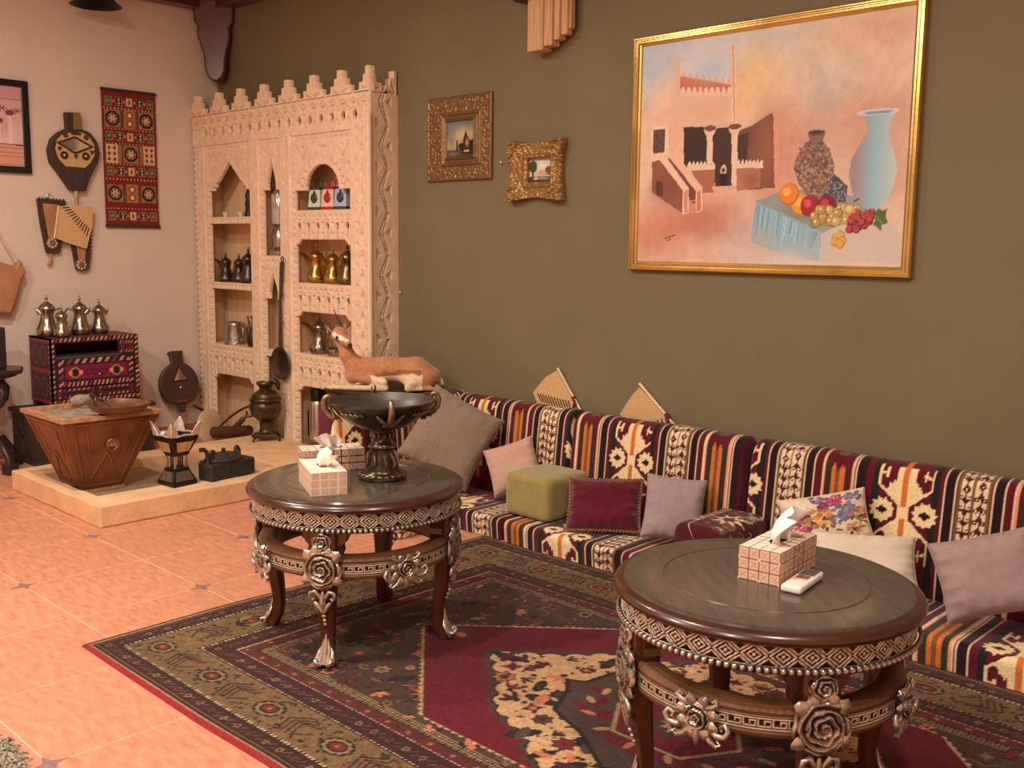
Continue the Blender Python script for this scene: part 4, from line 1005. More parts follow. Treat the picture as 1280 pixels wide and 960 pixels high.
b_r = onz(456, 586, TT); b_l = onz(378, 591, TT); d = (b_l-b_r)/np.linalg.norm(b_l-b_r); nrm = np.array([-d[1], d[0], 0]); nrm = nrm if nrm@(CAM-b_r) < 0 else -nrm
_L = min(.255, np.linalg.norm(b_l-b_r)); b_b = b_r+d*_L
tissue_box('brown checked tissue box beside the pedestal bowl', b_r, b_r+nrm*.115, b_r+d*_L, .083, pk, 1, (.2, .1), _L, .8)
tissue_box('brown checked tissue box alone on its table beside the white remote', onz(974, 734, TT), onz(922, 722, TT), onz(1027, 709, TT), .090, pk, 2, (.05, -.25), .238, 1.3)

# pedestal bowl
M_BRONZE = mat('dark_bronze', (58, 51, 42), rough=0.30, metal=0.75, var=0.35, scale=25, col2=(92, 82, 62), bump=0.1, bscale=60)
M_BOWLIN = mat('bowl_inside', (62, 54, 46), rough=0.4, metal=0.2, var=0.15, scale=10)
M_GILT = mat('worn_gilt_relief', (138, 122, 92), rough=0.35, metal=0.8, var=0.35, scale=60)
pc = onz(478, 597, TT)
bowl = thing('pedestal_bowl', 'dark bronze pedestal bowl with scroll handles on a carved foot', 'bowl', (pc[0], pc[1], TT+.0005))
MB().lathe([(.001, 0), (.088, 0), (.092, .006), (.090, .014), (.080, .020), (.072, .024), (.068, .030), (.066, .036), (.001, .036)], 48, cap=False).build('foot', M_BRONZE, bowl, smooth=40)
MB().lathe([(.001, .034), (.066, .034), (.062, .050), (.052, .080), (.046, .108), (.047, .118), (.051, .122), (.049, .130), (.044, .136), (.036, .144), (.034, .156), (.036, .170), (.042, .178), (.040, .186), (.05, .190)], 48, cap=False).build('stem', M_BRONZE, bowl, smooth=40)
lf = MB()
for k in range(10):
    a = 2*PI*k/10; R = rot_z(a); q = lambda p: tuple(R@np.array(p))
    lf.tube([q((.062, .0, .044)), q((.060, .010, .062)), q((.051, 0, .095)), q((.047, 0, .104))], [.003, .010, .008, .002], 6, flat=.5)
    for s in (-1, 1): lf.tube([q((.084, s*.004, .018)), q((.086, s*.016, .017)), q((.078, s*.022, .022))], [.003, .006, .002], 6)
for k in range(28):
    a = 2*PI*k/28; lf.ell((.050*math.cos(a), .050*math.sin(a), .123), (.005, .005, .004), 6, 5)
for k in range(12):
    a = 2*PI*k/12; R = rot_z(a); q = lambda p: tuple(R@np.array(p)); lf.tube([q((.036, 0, .150)), q((.042, .005, .164)), q((.045, 0, .178))], [.003, .008, .002], 6, flat=.6)
lf.build('leaf_relief', M_GILT, bowl, smooth=60)['kind'] = 'stuff'
bp = [(.020, .184), (.050, .187), (.090, .200), (.130, .222), (.165, .250), (.190, .276), (.199, .288), (.203, .294), (.202, .300), (.197, .301), (.193, .296), (.185, .280), (.160, .256), (.125, .232), (.085, .212), (.045, .203), (.001, .201)]
MB().lathe(bp[:10], 64, cap=False).build('bowl_body', M_BRONZE, bowl, smooth=40)
MB().lathe(bp[9:], 64, cap=False).build('bowl_interior', M_BOWLIN, bowl, smooth=40)
camang = math.atan2(CAM[1]-pc[1], CAM[0]-pc[0])+math.radians(9)
for k in range(4):
    a = camang+PI/2*k; R = rot_z(a); h = MB()
    q = lambda p: tuple(R@np.array(p))
    h.tube([q((.176, 0, .235)), q((.196, 0, .250)), q((.214, 0, .272)), q((.218, 0, .296)), q((.212, 0, .314)), q((.200, 0, .320)), q((.191, 0, .312)), q((.195, 0, .303))], [.008, .012, .012, .011, .010, .010, .008, .005], 10)
    for s in (-1, 1):
        h.tube([q((.168, 0, .236)), q((.178, s*.022, .240)), q((.186, s*.040, .258)), q((.192, s*.050, .270))], [.008, .013, .009, .002], 8, flat=.6)
        h.tube([q((.152, 0, .222)), q((.160, s*.014, .226)), q((.172, s*.016, .244))], [.006, .010, .003], 8, flat=.6)
    hd = h.build('scroll_handle', M_GILT, bowl, smooth=60)
    g = MB()
    for t in np.arange(-.55, -.20, .07):
        aa = a+PI/4+(t+.38)*1.7; g.tube([(.178*math.cos(aa), .178*math.sin(aa), .258), (.188*math.cos(aa+.04), .188*math.sin(aa+.04), .268), (.186*math.cos(aa+.08), .186*math.sin(aa+.08), .262)], [.002, .006, .002], 6, flat=.5)
    g.build('garland_relief', M_GILT, bowl, smooth=60)

# white remote control
rc = (onz(974, 740, TT)+onz(998, 746, TT)+onz(1028, 723, TT)+onz(1010, 719, TT))/4
rem = thing('remote_control', 'white remote control with grey screen lying beside the tissue box', 'remote control', (rc[0], rc[1], TT+.0005), (0, 0, math.radians(98)))
M_PLASTIC = mat('white_plastic', (238, 230, 216), rough=0.35, var=0.01)
MB().box((0, 0, .011), (.172, .056, .020)).build('casing', M_PLASTIC, rem, bevel=.007, seg=3)
MB().box((.050, 0, .0212), (.052, .042, .002)).build('screen', mat('remote_screen', (92, 92, 84), rough=.15, var=.05), rem, bevel=.0008)
MB().box((.004, 0, .0213), (.030, .034, .002)).build('button_panel', mat('remote_buttons', (146, 92, 66), rough=.4, var=.2, scale=120), rem, bevel=.0008)
for k in range(2): MB().box((-.022, -.010+.02*k, .0215), (.008, .012, .002)).build('button', mat('remote_grey', (190, 184, 172), rough=.5), rem, bevel=.0008)

# ================================================================ PILLOWS
def pillow_mesh(name, w, h, t, ear=0.06, n=56, seed=0, paint=None, wr=0.012, pw=.42):
    u = np.linspace(-1, 1, n); U, V = np.meshgrid(u, u)
    X = w/2*U*(1-ear*(1-V**2)*np.abs(U)**1.5); Y = h/2*V*(1-ear*(1-U**2)*np.abs(V)**1.5)
    T = t/2*np.clip((1-U**4)*(1-V**4), 0, 1)**pw
    wrk = wr*.7*(vnoise(U*1.3+V*.6+3, V*1.3-U*.4, seed)+.25*vnoise(U*3+9, V*3.4+4, seed+1))*np.clip((1-U**2)*(1-V**2)*3, 0, 1)
    e = np.abs(np.sin(U*9+seed))*np.clip(np.abs(V)-.55, 0, 1)*(1-U**4)+np.abs(np.sin(V*9+seed*2))*np.clip(np.abs(U)-.55, 0, 1)*(1-V**4)
    Zt = T+wrk-e*wr*1.3*np.clip(T/(t*.2), 0, 1); Zb = -T*.9
    top = np.stack([X, Y, Zt], -1).reshape(-1, 3); bot = np.stack([X, Y, Zb], -1).reshape(-1, 3)
    F1 = grid_faces(n, n); F2 = grid_faces(n, n)[:, ::-1]
    I, J = np.meshgrid(np.arange(n), np.arange(n)); edge = ((I == 0) | (J == 0) | (I == n-1) | (J == n-1)).ravel()
    mp = np.where(edge, np.arange(n*n), 0); k = n*n; inner = np.where(~edge)[0]; mp[inner] = k+np.arange(len(inner))
    V3 = np.concatenate([top, bot[inner]]); F = np.concatenate([F1, mp[F2]])
    C = None
    if paint is not None:
        cv = Cv(2, 2, 2/(n-1), x0=-1, y0=-1); paint(cv); C = np.concatenate([cv.c(), cv.c()[inner]])
    rim = [(X[0, i], Y[0, i], 0) for i in range(n)]+[(X[j, -1], Y[j, -1], 0) for j in range(1, n)]+[(X[-1, i], Y[-1, i], 0) for i in range(n-2, -1, -1)]+[(X[j, 0], Y[j, 0], 0) for j in range(n-2, 0, -1)]
    return np_mesh(name, V3, F, C), rim
def fabric(name, col, var=.06, scale=40, bump=.25, sheen=.2, rough=.92):
    return mat(name, col, rough=rough, var=var, scale=scale, bump=bump, bscale=260, sheen=sheen, spec=.2)
def pillow(name, label, px, P0, nrm, t, m, paint=None, ear=.06, seed=0, wr=.010, n=56, extra=None, group='loose pillows on the floor sofa', piping=True):
    """corners given as pixels TL, TR, BR, BL on the plane the pillow lies in"""
    P0, nrm = np.array(P0, float), np.array(nrm, float); nrm /= np.linalg.norm(nrm); Q = []
    for x, y in px:
        d = ray(x, y); Q.append(CAM+d*(((P0-CAM)@nrm)/(d@nrm)))
    TL, TR, BR, BL = Q; xa = ((TR-TL)+(BR-BL))/2; ya = ((TL-BL)+(TR-BR))/2; c = sum(Q)/4
    w, h = np.linalg.norm(xa), np.linalg.norm(ya)
    t_ = thing(name, label, 'pillow', group=group)
    me, rim = pillow_mesh('cover', w, h, t, ear, n, seed, paint, wr)
    o = link('cover', me, m, t_)
    axes(t_, c, xa, ya)
    if piping: MB().tube(rim, .003, 6, closed=True).build('seam', m if paint is None else M_SEAM, t_, smooth=60)
    if extra: extra(t_, rim)
    return t_
M_SEAM = fabric('cream_seam', (214, 200, 176))
M_GREYF = fabric('grey_tweed', (142, 122, 106), var=.28, scale=220, bump=.5)
M_PINKF = fabric('dusty_pink', (196, 158, 140), var=.05)
M_LILAC = fabric('lilac_grey', (164, 144, 142), var=.05)
M_MAUVE = fabric('mauve_cotton', (166, 142, 138), var=.05)
M_CREAMF = fabric('cream_cotton', (222, 208, 186), var=.03)
M_BURGF = fabric('burgundy_velvet', (92, 16, 36), var=.2, scale=30, sheen=.35)
M_OLIVEF = fabric('olive_velvet', (152, 138, 74), var=.10, scale=25, sheen=.5)
def toward_cam(p, up=.35):
    d = CAM-np.array(p); d[2] = 0; d /= np.linalg.norm(d); return d+np.array([0, 0, up])
p = onz(575, 612, ZS+.02); p = np.array([3.16, -.43, .2])
pillow('throw_pillow', 'big grey tweed pillow standing on its corner in the sofa angle', [(546, 480), (634, 529), (578, 612), (495, 566)], (3.22, -.50, .34), (.62, -.70, .30), .15, M_GREYF, seed=2, wr=.014)
pillow('throw_pillow', 'dusty pink pillow between the grey pillow and the olive cube', [(612, 564), (675, 542), (669, 606), (611, 622)], (3.49, -.395, .28), (.45, -.85, .40), .11, M_PINKF, seed=5)
def fringe(t_, rim):
    P = [np.array(q) for q in rim]; mb = MB(); M = fabric('fringe_rope', (150, 96, 76), var=.35, scale=200)
    d = np.r_[0, np.cumsum([np.linalg.norm(b-a) for a, b in zip(P, P[1:]+P[:1])])]; N = 420; pts = []
    for k in range(N):
        s = d[-1]*k/N; i = min(np.searchsorted(d, s, 'right')-1, len(P)-1); a, b = P[i], P[(i+1) % len(P)]; f = (s-d[i])/max(d[i+1]-d[i], 1e-9); q = a+(b-a)*f
        o = q/np.linalg.norm(q[:2]); ang = k*1.15; pts.append(tuple(q+o*.008+np.array([o[0]*.004*math.cos(ang), o[1]*.004*math.cos(ang), .005*math.sin(ang)])))
    mb.tube(pts, .0056, 5, closed=True).build('twisted_fringe', M, t_, smooth=60)['label'] = 'twisted tan fringe'
pillow('throw_pillow', 'burgundy velvet pillow edged with a twisted tan fringe', [(714, 597), (803, 603), (797, 662), (709, 664)], (4.28, -.47, .21), (.42, -.80, .62), .12, M_BURGF, seed=7, extra=fringe, piping=False, wr=.016)
pillow('throw_pillow', 'lilac grey pillow leaning beside the burgundy pillow', [(818, 590), (891, 606), (868, 676), (792, 672)], (4.62, -.44, .24), (.55, -.75, .38), .10, M_LILAC, seed=9, ear=.07)
def floral(cv):
    cv.a[:] = (226, 208, 180); r = np.random.default_rng(4); pur, org, blu, lf, mg = (146, 58, 104), (206, 148, 84), (118, 112, 138), (110, 96, 72), (170, 70, 110)
    def bloom(x, y, s, c):
        for k in range(34):
            a, d = r.uniform(0, 6.3), s*math.sqrt(r.uniform(0, 1)); q = np.array(c)*r.uniform(.8, 1.25); cv.ell(x+d*math.cos(a), y+d*math.sin(a), s*.24, s*.2, tuple(q), a)
    for x, y, s, c in ((-.62, .30, .30, pur), (-.55, -.15, .24, mg), (-.42, -.62, .17, mg), (-.12, .10, .36, org), (.05, .62, .22, pur), (.35, .70, .2, mg), (.48, .25, .30, blu), (.30, -.05, .2, blu), (.78, .05, .26, (190, 140, 100)), (.70, .75, .2, blu), (-.15, .85, .16, blu), (.62, -.45, .22, (196, 150, 110)), (-.85, -.5, .2, (176, 130, 100))): bloom(x, y, s, c)
    for _ in range(60):
        x, y = r.uniform(-1, 1), r.uniform(-.95, .1); cv.ell(x, y, .09, .035, tuple(np.array(lf)*r.uniform(.7, 1.3)), r.uniform(0, 3))
M_FLORAL = vmat('floral_print', rough=.85, var=.08, scale=60, bump=.2)
pillow('throw_pillow', 'cream pillow printed with purple, orange and blue flowers', [(975, 627), (1084, 608), (1090, 676), (982, 690)], (5.30, -.42, .32), (.45, -.85, .30), .11, M_FLORAL, paint=floral, seed=11, n=110)
pillow('throw_pillow', 'plain cream cotton pillow lying in front of the floral one', [(1018, 664), (1145, 672), (1148, 738), (1012, 730)], (5.54, -.48, .24), (.40, -.72, .60), .11, M_CREAMF, seed=13, wr=.016)
pillow('throw_pillow', 'mauve pillow standing on the seat with its corner raised', [(1161, 684), (1300, 652), (1306, 764), (1184, 776)], (6.08, -.53, .27), (.35, -.85, .38), .12, M_MAUVE, seed=15, wr=.016)
pillow('throw_pillow', 'second mauve pillow tucked behind the first mauve pillow', [(1236, 672), (1350, 640), (1356, 740), (1240, 760)], (6.11, -.362, .30), (.30, -.88, .32), .07, M_MAUVE, seed=17)
# olive velvet cube
oc = tag(MB().box((3.866, -.408, ZS+.1175), (.312, .328, .225)).build('cube_cushion', M_OLIVEF, bevel=.035, seg=4), 'olive green velvet block cushion beside the burgundy pillow', 'cushion')
smooth_mesh(oc.data, 60)
# palm-leaf hand fans stuck behind the back cushions
def palm_material(name, sc, rt):
    T = NT(name); b = T.b
    tc = T.n('ShaderNodeTexCoord'); mp = T.n('ShaderNodeMapping'); pre = T.n('ShaderNodeMapping'); pre.inputs['Scale'].default_value = sc; mp.inputs['Location'].default_value = (.0033, .0033, .0033); mp.inputs['Rotation'].default_value = rt; T.l(tc.outputs['Object'], pre.inputs['Vector']); T.l(pre.outputs['Vector'], mp.inputs['Vector'])
    ck = T.n('ShaderNodeTexChecker'); ck.inputs['Scale'].default_value = 110; ck.inputs['Color1'].default_value = (*lin((226, 190, 138)), 1); ck.inputs['Color2'].default_value = (*lin((198, 154, 100)), 1)
    T.l(mp.outputs['Vector'], ck.inputs['Vector']); nz = T.n('ShaderNodeTexNoise'); nz.inputs['Scale'].default_value = 50
    mx = T.n('ShaderNodeMixRGB', blend_type='MULTIPLY'); mx.inputs['Fac'].default_value = .4; T.l(ck.outputs['Color'], mx.inputs['Color1']); T.l(nz.outputs['Color'], mx.inputs['Color2']); T.l(ck.outputs['Color'], b.inputs['Base Color'])
    bp = T.n('ShaderNodeBump'); bp.inputs['Strength'].default_value = .5; bp.inputs['Distance'].default_value = .003; T.l(ck.outputs['Fac'], bp.inputs['Height']); T.l(bp.outputs['Normal'], b.inputs['Normal'])
    b.inputs['Roughness'].default_value = .7
    return T.m
M_PALM = palm_material('palm_weave', (1, 0, 1), (0, .785, 0)); M_PALM_L = palm_material('palm_weave_side', (0, 1, 1), (.785, 0, 0)); M_STICK = mat('cane_stick', (222, 200, 158), rough=.5, var=.15, scale=20); M_DASH = mat('dark_red_palm', (86, 30, 36), rough=.7)
M_WRAP = mat('red_wrap', (112, 20, 40), rough=.8)
def hand_fan(label, blade, stick, dash, plane, nrm, group, thick=.006, flip=1, wrap=None):
    """all outlines as 3-D points already lying on the wall plane"""
    o = np.array(blade[0]); nrm = np.array(nrm, float)
    t = thing('hand_fan', label, 'hand fan', tuple(stick[-1]), group=group); o0 = np.array(stick[-1])
    n = len(blade); B = [np.array(q)-o0 for q in blade]
    vs = [q for q in B]+[q+nrm*thick for q in B]; fs = [tuple(range(n-1, -1, -1)), tuple(range(n, 2*n))]+[(i, (i+1) % n, n+(i+1) % n, n+i) for i in range(n)]
    MB().add(vs, fs).build('woven_blade', M_PALM if abs(nrm[1]) > .5 else M_PALM_L, t)
    MB().tube([np.array(q)-o0+nrm*thick for q in stick], [.0085, .008, .0075], 8).build('cane_handle', M_STICK, t, smooth=60)
    if wrap is not None: MB().tube([np.array(q)-o0+nrm*thick for q in wrap], .0115, 8).build('handle_wrap', M_WRAP, t, smooth=60)
    (a0, a1), (b0, b1), k = dash; mb = MB()
    for i in range(k):
        f = (i+.5)/k; p = np.array(a0)+(np.array(a1)-np.array(a0))*f-o0; q = np.array(b0)+(np.array(b1)-np.array(b0))*f-o0
        mb.tube([p+nrm*(thick+.0005), q+nrm*(thick+.0005)], .0045, 5, flat=.4, up=nrm)
    mb.build('dark_woven_dashes', M_DASH, t)
    return t
G = lambda x, y: ony(x, y, -.010)
hand_fan('palm-leaf hand fan with a band of dark dashes, stuck behind the sofa back', [G(697, 463), G(683, 471), (G(667, 490)), G(672, 503), G(676, 512), G(714, 516), G(718, 502)], [G(698, 460), G(712, 486), G(732, 522)], ((G(671, 491), G(713, 501)), (G(677, 502), G(716, 512)), 12), 0, (0, -1, 0), 'palm-leaf hand fans behind the sofa', wrap=[G(717, 496), G(722, 506)])
hand_fan('palm-leaf hand fan sunk deeper behind the sofa back, only its tip showing', [G(800, 484), G(790, 495), G(776, 517), G(781, 530), G(832, 540), G(836, 522)], [G(800, 479), G(822, 505), G(848, 536)], ((G(800, 531), G(835, 521)), (G(804, 538), G(838, 529)), 7), 0, (0, -1, 0), 'palm-leaf hand fans behind the sofa', wrap=[G(833, 517), G(838, 524)])

# ================================================================ PICTURES AND THINGS ON THE GREEN WALL
M_PAINT = vmat('oil_paint', rough=0.42, var=0.05, scale=140, bump=0.25, bscale=220, spec=0.35)
M_GOLD = mat('gold_frame', (206, 174, 104), rough=0.24, metal=0.9, var=0.15, scale=6, stretch=(1, 1, 1), bump=0.05)
M_GOLD2 = mat('gold_frame_dark', (150, 104, 46), rough=0.38, metal=0.8, var=0.2, scale=20)
PX0, PX1, PZ0, PZ1 = 4.064, 5.542, 1.382, 2.540
pt = thing('framed_painting', 'large gilt-framed painting of an adobe courtyard with vases and fruit', 'painting', (0, 0, 0))
FWd = .048
fp = [(0, .002), (0, .028), (.006, .036), (.012, .036), (.015, .030), (.020, .030), (.024, .034), (.032, .034), (.036, .026), (.044, .022), (FWd, .014), (FWd, .002)]
def mitred_frame(mb, x0, x1, z0, z1, prof, y=0.0):
    """picture-frame moulding with mitred corners; prof = (distance in from the edge, height off the wall)"""
    for k in range(4):
        cs = [(x0, z0, 1, 1), (x1, z0, -1, 1), (x1, z1, -1, -1), (x0, z1, 1, -1)]; a, b = cs[k], cs[(k+1) % 4]; vs = []
        for q in (a, b):
            for d, h in prof: vs.append((q[0]+q[2]*d, y-h, q[1]+q[3]*d))
        n = len(prof); mb[k].add(vs, [(i, i+1, n+i+1, n+i) for i in range(n-1)]+[tuple(range(n)), tuple(range(2*n-1, n-1, -1))])
fr = [MB() for _ in range(4)]; mitred_frame(fr, PX0, PX1, PZ0, PZ1, fp)
for k in range(4): fr[k].build('frame_rail', M_GOLD, pt, smooth=30)
def courtyard():
    w, h = PX1-PX0-2*FWd+.01, PZ1-PZ0-2*FWd+.01; cv = Cv(w, h, .0042, (234, 210, 184))
    ox, oz = PX0+FWd-.005, PZ0+FWd-.005
    def C(cx, cy):
        p = ony(780+cx*.3645, cy*.3645, -.015); return (p[0]-ox, p[2]-oz)
    S = .3645*4.15e-3
    def bl(cx, cy, rx, ry, c, k=1.0, p=2.0): x, y = C(cx, cy); cv.blend(x, y, rx*S, ry*S, c, k, p)
    def pg(pts, c): cv.poly([C(*q) for q in pts], c)
    def el(cx, cy, rx, ry, c): x, y = C(cx, cy); cv.ell(x, y, rx*S, ry*S, c)
    def ln(pts, wd, c): cv.line([C(*q) for q in pts], wd*S, c)
    bl(150, 180, 260, 140, (206, 216, 222)); bl(300, 140, 180, 110, (226, 224, 222)); bl(330, 90, 300, 50, (186, 206, 220), .8); bl(640, 90, 300, 100, (206, 214, 216), .9); bl(300, 100, 420, 90, (196, 212, 222), .85); bl(120, 230, 90, 60, (176, 202, 222), .7)
    bl(460, 290, 130, 110, (238, 206, 150), .95); bl(660, 310, 170, 130, (204, 210, 202), .95); bl(860, 150, 260, 120, (236, 206, 178), .9); bl(900, 90, 120, 50, (226, 176, 140), .7); bl(780, 420, 240, 110, (206, 160, 136), .8); bl(900, 560, 130, 160, (208, 158, 134), .7)
    bl(200, 430, 230, 130, (230, 190, 162), .9); bl(260, 760, 250, 100, (198, 128, 104), .95); bl(120, 820, 160, 90, (206, 142, 116), .9); bl(560, 560, 90, 160, (210, 150, 124), .8); bl(330, 860, 200, 40, (226, 196, 176), .7); bl(480, 800, 120, 120, (212, 196, 186), .7); bl(870, 830, 220, 100, (206, 194, 180), .95)
    cv.noise(5, 9, 3); cv.noise(5, 31, 5); cv.a[..., 2] += 10*vnoise(cv.X*5, cv.Y*6, 9); cv.a[..., 0] -= 8*vnoise(cv.X*5, cv.Y*6, 9)
    # tower with crenellations
    pg([(185, 210), (368, 160), (385, 160), (385, 420), (185, 440)], (232, 200, 172)); bl(290, 380, 100, 50, (226, 184, 150), .8); pg([(192, 262), (285, 275), (368, 292), (368, 320), (192, 312)], (206, 108, 78))
    bl(280, 190, 100, 60, (214, 220, 226), .9); pg([(195, 215), (362, 170), (362, 285), (195, 255)], (216, 220, 224)); bl(300, 240, 60, 40, (180, 204, 226), .7)
    pg([(176, 210), (190, 205), (190, 440), (176, 440)], (230, 196, 168)); pg([(368, 158), (384, 158), (386, 430), (368, 430)], (238, 208, 176)); ln([(374, 160), (378, 420)], 3, (196, 130, 100))
    for k in range(8): q = 200+k*22; pg([(q, 266-4+k*3.4), (q+3, 246+k*3.6), (q+9, 246+k*3.6), (q+12, 268-4+k*3.4)], (232, 180, 150))
    for k in range(9): q = 195+k*20; pg([(q, 325-k*.3), (q, 306), (q+4, 298), (q+10, 298), (q+14, 308), (q+14, 325)], (240, 214, 192))
    pg([(190, 318), (374, 316), (374, 328), (190, 330)], (236, 204, 178))
    # porch
    pg([(205, 435), (310, 436), (312, 575), (205, 580)], (58, 38, 32)); pg([(310, 440), (372, 436), (372, 645), (312, 650)], (70, 44, 38)); pg([(330, 560), (352, 560), (352, 640), (330, 645)], (44, 28, 26))
    pg([(388, 450), (440, 430), (505, 388), (520, 396), (520, 645), (388, 652)], (122, 78, 60)); pg([(388, 470), (430, 450), (420, 560), (388, 560)], (70, 46, 40)); bl(490, 520, 40, 110, (160, 104, 80), .8); pg([(512, 392), (536, 396), (530, 646), (516, 646)], (220, 160, 134))
    el(341, 580, 10, 14, (220, 196, 170)); pg([(331, 580), (351, 580), (351, 594), (331, 594)], (220, 196, 170)); el(341, 584, 5, 8, (70, 44, 38))
    for x, t, b in ((293, 440, 560), (378, 434, 655)):
        pg([(x-9, t), (x+12, t), (x+10, b), (x-9, b)], (238, 208, 188)); pg([(x-20, t+4), (x+26, t-4), (x+14, t+24), (x-12, t+24)], (228, 206, 190)); el(x+2, t, 22, 9, (120, 80, 66))
    pg([(228, 575), (312, 572), (310, 660), (262, 664), (240, 610)], (172, 112, 86)); pg([(386, 572), (468, 568), (468, 642), (386, 655)], (186, 124, 96)); bl(440, 615, 30, 26, (150, 96, 74), .8)
    for x0, n, y0 in ((220, 7, 572), (388, 7, 566)):
        for k in range(n): q = x0+k*13; pg([(q, y0+10), (q+1, y0-12), (q+6, y0-20), (q+10, y0-12), (q+11, y0+10)], (242, 222, 202))
    pg([(216, 566), (312, 562), (312, 580), (216, 586)], (236, 206, 182)); pg([(386, 562), (468, 556), (468, 572), (386, 578)], (236, 206, 182))
    pg([(300, 640), (380, 636), (392, 652), (310, 662)], (226, 180, 150))
    # window and stairs
    pg([(94, 432), (152, 430), (152, 530), (94, 540)], (240, 214, 190)); pg([(100, 444), (142, 442), (140, 520), (100, 528)], (112, 82, 66))
    for k in range(5): ln([(104+k*8, 446), (104+k*8, 524)], 3, (60, 42, 36))
    pg([(96, 545), (125, 530), (205, 640), (205, 735), (96, 660)], (150, 94, 72)); bl(150, 640, 60, 40, (128, 80, 62), .7); pg([(110, 620), (132, 626), (132, 676), (110, 668)], (90, 58, 48))
    pg([(96, 535), (130, 526), (222, 645), (222, 732), (200, 734), (203, 655), (122, 548), (96, 556)], (242, 206, 182)); pg([(205, 660), (218, 648), (218, 728), (206, 730)], (210, 150, 124))
    pg([(150, 545), (160, 535), (250, 655), (244, 700), (222, 690), (222, 645)], (120, 74, 58)); pg([(148, 532), (176, 526), (268, 640), (270, 722), (246, 732), (246, 655), (160, 545)], (238, 196, 170)); pg([(250, 660), (262, 648), (264, 720), (250, 726)], (198, 132, 106))
    for k in range(4): ln([(222, 690+k*12), (246, 688+k*12)], 4, (214, 160, 134))
    # table, cloth, fruit and vases
    pg([(452, 690), (540, 655), (700, 648), (880, 700), (680, 800)], (150, 160, 158)); bl(620, 720, 60, 30, (120, 112, 108), .6)
    pg([(452, 690), (680, 796), (668, 896), (560, 880), (432, 830)], (142, 186, 204)); r = np.random.default_rng(2)
    for k in range(26): x = 455+k*8.6; ln([(x, 700+k*4.0), (x-10, 790+k*2.5+r.uniform(-30, 30))], 5, tuple(np.array((142, 186, 204))*r.uniform(.82, 1.2)))
    bl(560, 890, 90, 40, (214, 206, 200), .8); bl(470, 830, 40, 40, (206, 180, 168), .6)
    pg([(682, 798), (890, 745), (945, 800), (945, 898), (670, 898)], (206, 196, 184)); bl(800, 850, 120, 60, (214, 202, 188), .6)
    pg([(722, 596), (768, 640), (760, 690), (660, 706), (690, 650)], (70, 72, 86))
    for _ in range(160): el(r.uniform(690, 760), r.uniform(625, 695), 3, 3, tuple(np.array((130, 132, 146))*r.uniform(.4, 1.3)))
    v1 = [(630, 458), (640, 447), (684, 449), (690, 460), (682, 480), (705, 515), (720, 560), (718, 600), (700, 650), (668, 688), (630, 672), (598, 630), (583, 575), (590, 540), (612, 505), (636, 478)]
    pg(v1, (132, 104, 92)); a, b, m = cv.pmask([C(*q) for q in v1]); 
    for _ in range(500):
        x, y = r.uniform(585, 718), r.uniform(490, 680)
        if abs(x-652) < 66*math.sin(max(.1, min(3.0, (y-440)/260*PI))): el(x, y, 4, 4, tuple(np.array((150, 118, 104))*r.uniform(.55, 1.35)))
    el(660, 455, 29, 8, (110, 84, 74)); el(660, 454, 22, 5, (64, 48, 44))
    v2 = [(812, 392), (860, 380), (936, 380), (916, 415), (906, 460), (926, 520), (938, 580), (924, 640), (896, 700), (850, 722), (806, 706), (782, 660), (770, 600), (780, 545), (812, 490), (836, 440), (830, 412)]
    pg(v2, (164, 150, 156)); a, b, m = cv.pmask([C(*q) for q in v2]); sub = cv.a[a, b]; X = cv.X[a, b]; x0, x1 = C(790, 600)[0], C(925, 600)[0]; f = np.clip((X-x0)/(x1-x0), 0, 1)[..., None]
    g = np.where(f < .5, np.array((160, 146, 152))+(np.array((150, 196, 212))-np.array((160, 146, 152)))*(f/.5), np.array((150, 196, 212))+(np.array((196, 208, 208))-np.array((150, 196, 212)))*((f-.5)/.5)); sub[m] = g[m]
    el(872, 384, 62, 9, (206, 216, 222)); el(872, 385, 44, 5, (140, 160, 180))
    for x, y, rr, c, c2 in ((606, 702, 32, (238, 160, 62), (250, 196, 110)), (566, 666, 33, (232, 138, 46), (250, 186, 96)), (637, 706, 31, (166, 34, 44), (214, 90, 88)), (696, 706, 31, (134, 26, 42), (196, 70, 76))): el(x, y, rr, rr, tuple(np.array(c)*.8)); el(x-2, y-3, rr*.9, rr*.9, c); el(x-8, y-9, rr*.4, rr*.4, c2)
    for _ in range(70):
        x = r.uniform(648, 815); y = 742+(x-650)*(-.12)+r.uniform(-22, 34)
        c = np.array((206, 180, 104))*r.uniform(.75, 1.1); el(x, y, 14, 14, tuple(c*.75)); el(x-1, y-1, 12, 12, tuple(c)); el(x-4, y-4, 4, 4, (244, 230, 176))
    for x, y in ((728, 815), (742, 806), (732, 832), (748, 826), (722, 828), (740, 838)): el(x, y, 13, 13, (160, 116, 50)); el(x-1, y-1, 11, 11, (222, 176, 84))
    for _ in range(22): x, y = r.uniform(772, 852), r.uniform(732, 786)-0; el(x, y+(812-x)*.12, 12, 12, (120, 34, 50)); el(x-2, y-2+(812-x)*.12, 9, 9, (190, 70, 84))
    pg([(858, 735), (872, 714), (888, 722), (902, 714), (898, 742), (905, 766), (884, 770), (880, 792), (866, 776), (852, 772), (862, 756)], (78, 112, 60)); ln([(862, 740), (888, 770)], 4, (120, 150, 90))
    ln([(790, 690), (806, 682)], 5, (90, 60, 44)); ln([(140, 818), (175, 806)], 4, (120, 70, 60)); ln([(150, 826), (160, 818)], 4, (120, 70, 60))
    return cv, ox, oz
_cv, _ox, _oz = courtyard()
slab('canvas', _cv, .012, M_PAINT, pt, loc=(_ox, -.003, _oz), rot=(PI/2, 0, 0))['label'] = 'painted canvas of courtyard, stairs, two vases, grapes and fruit'

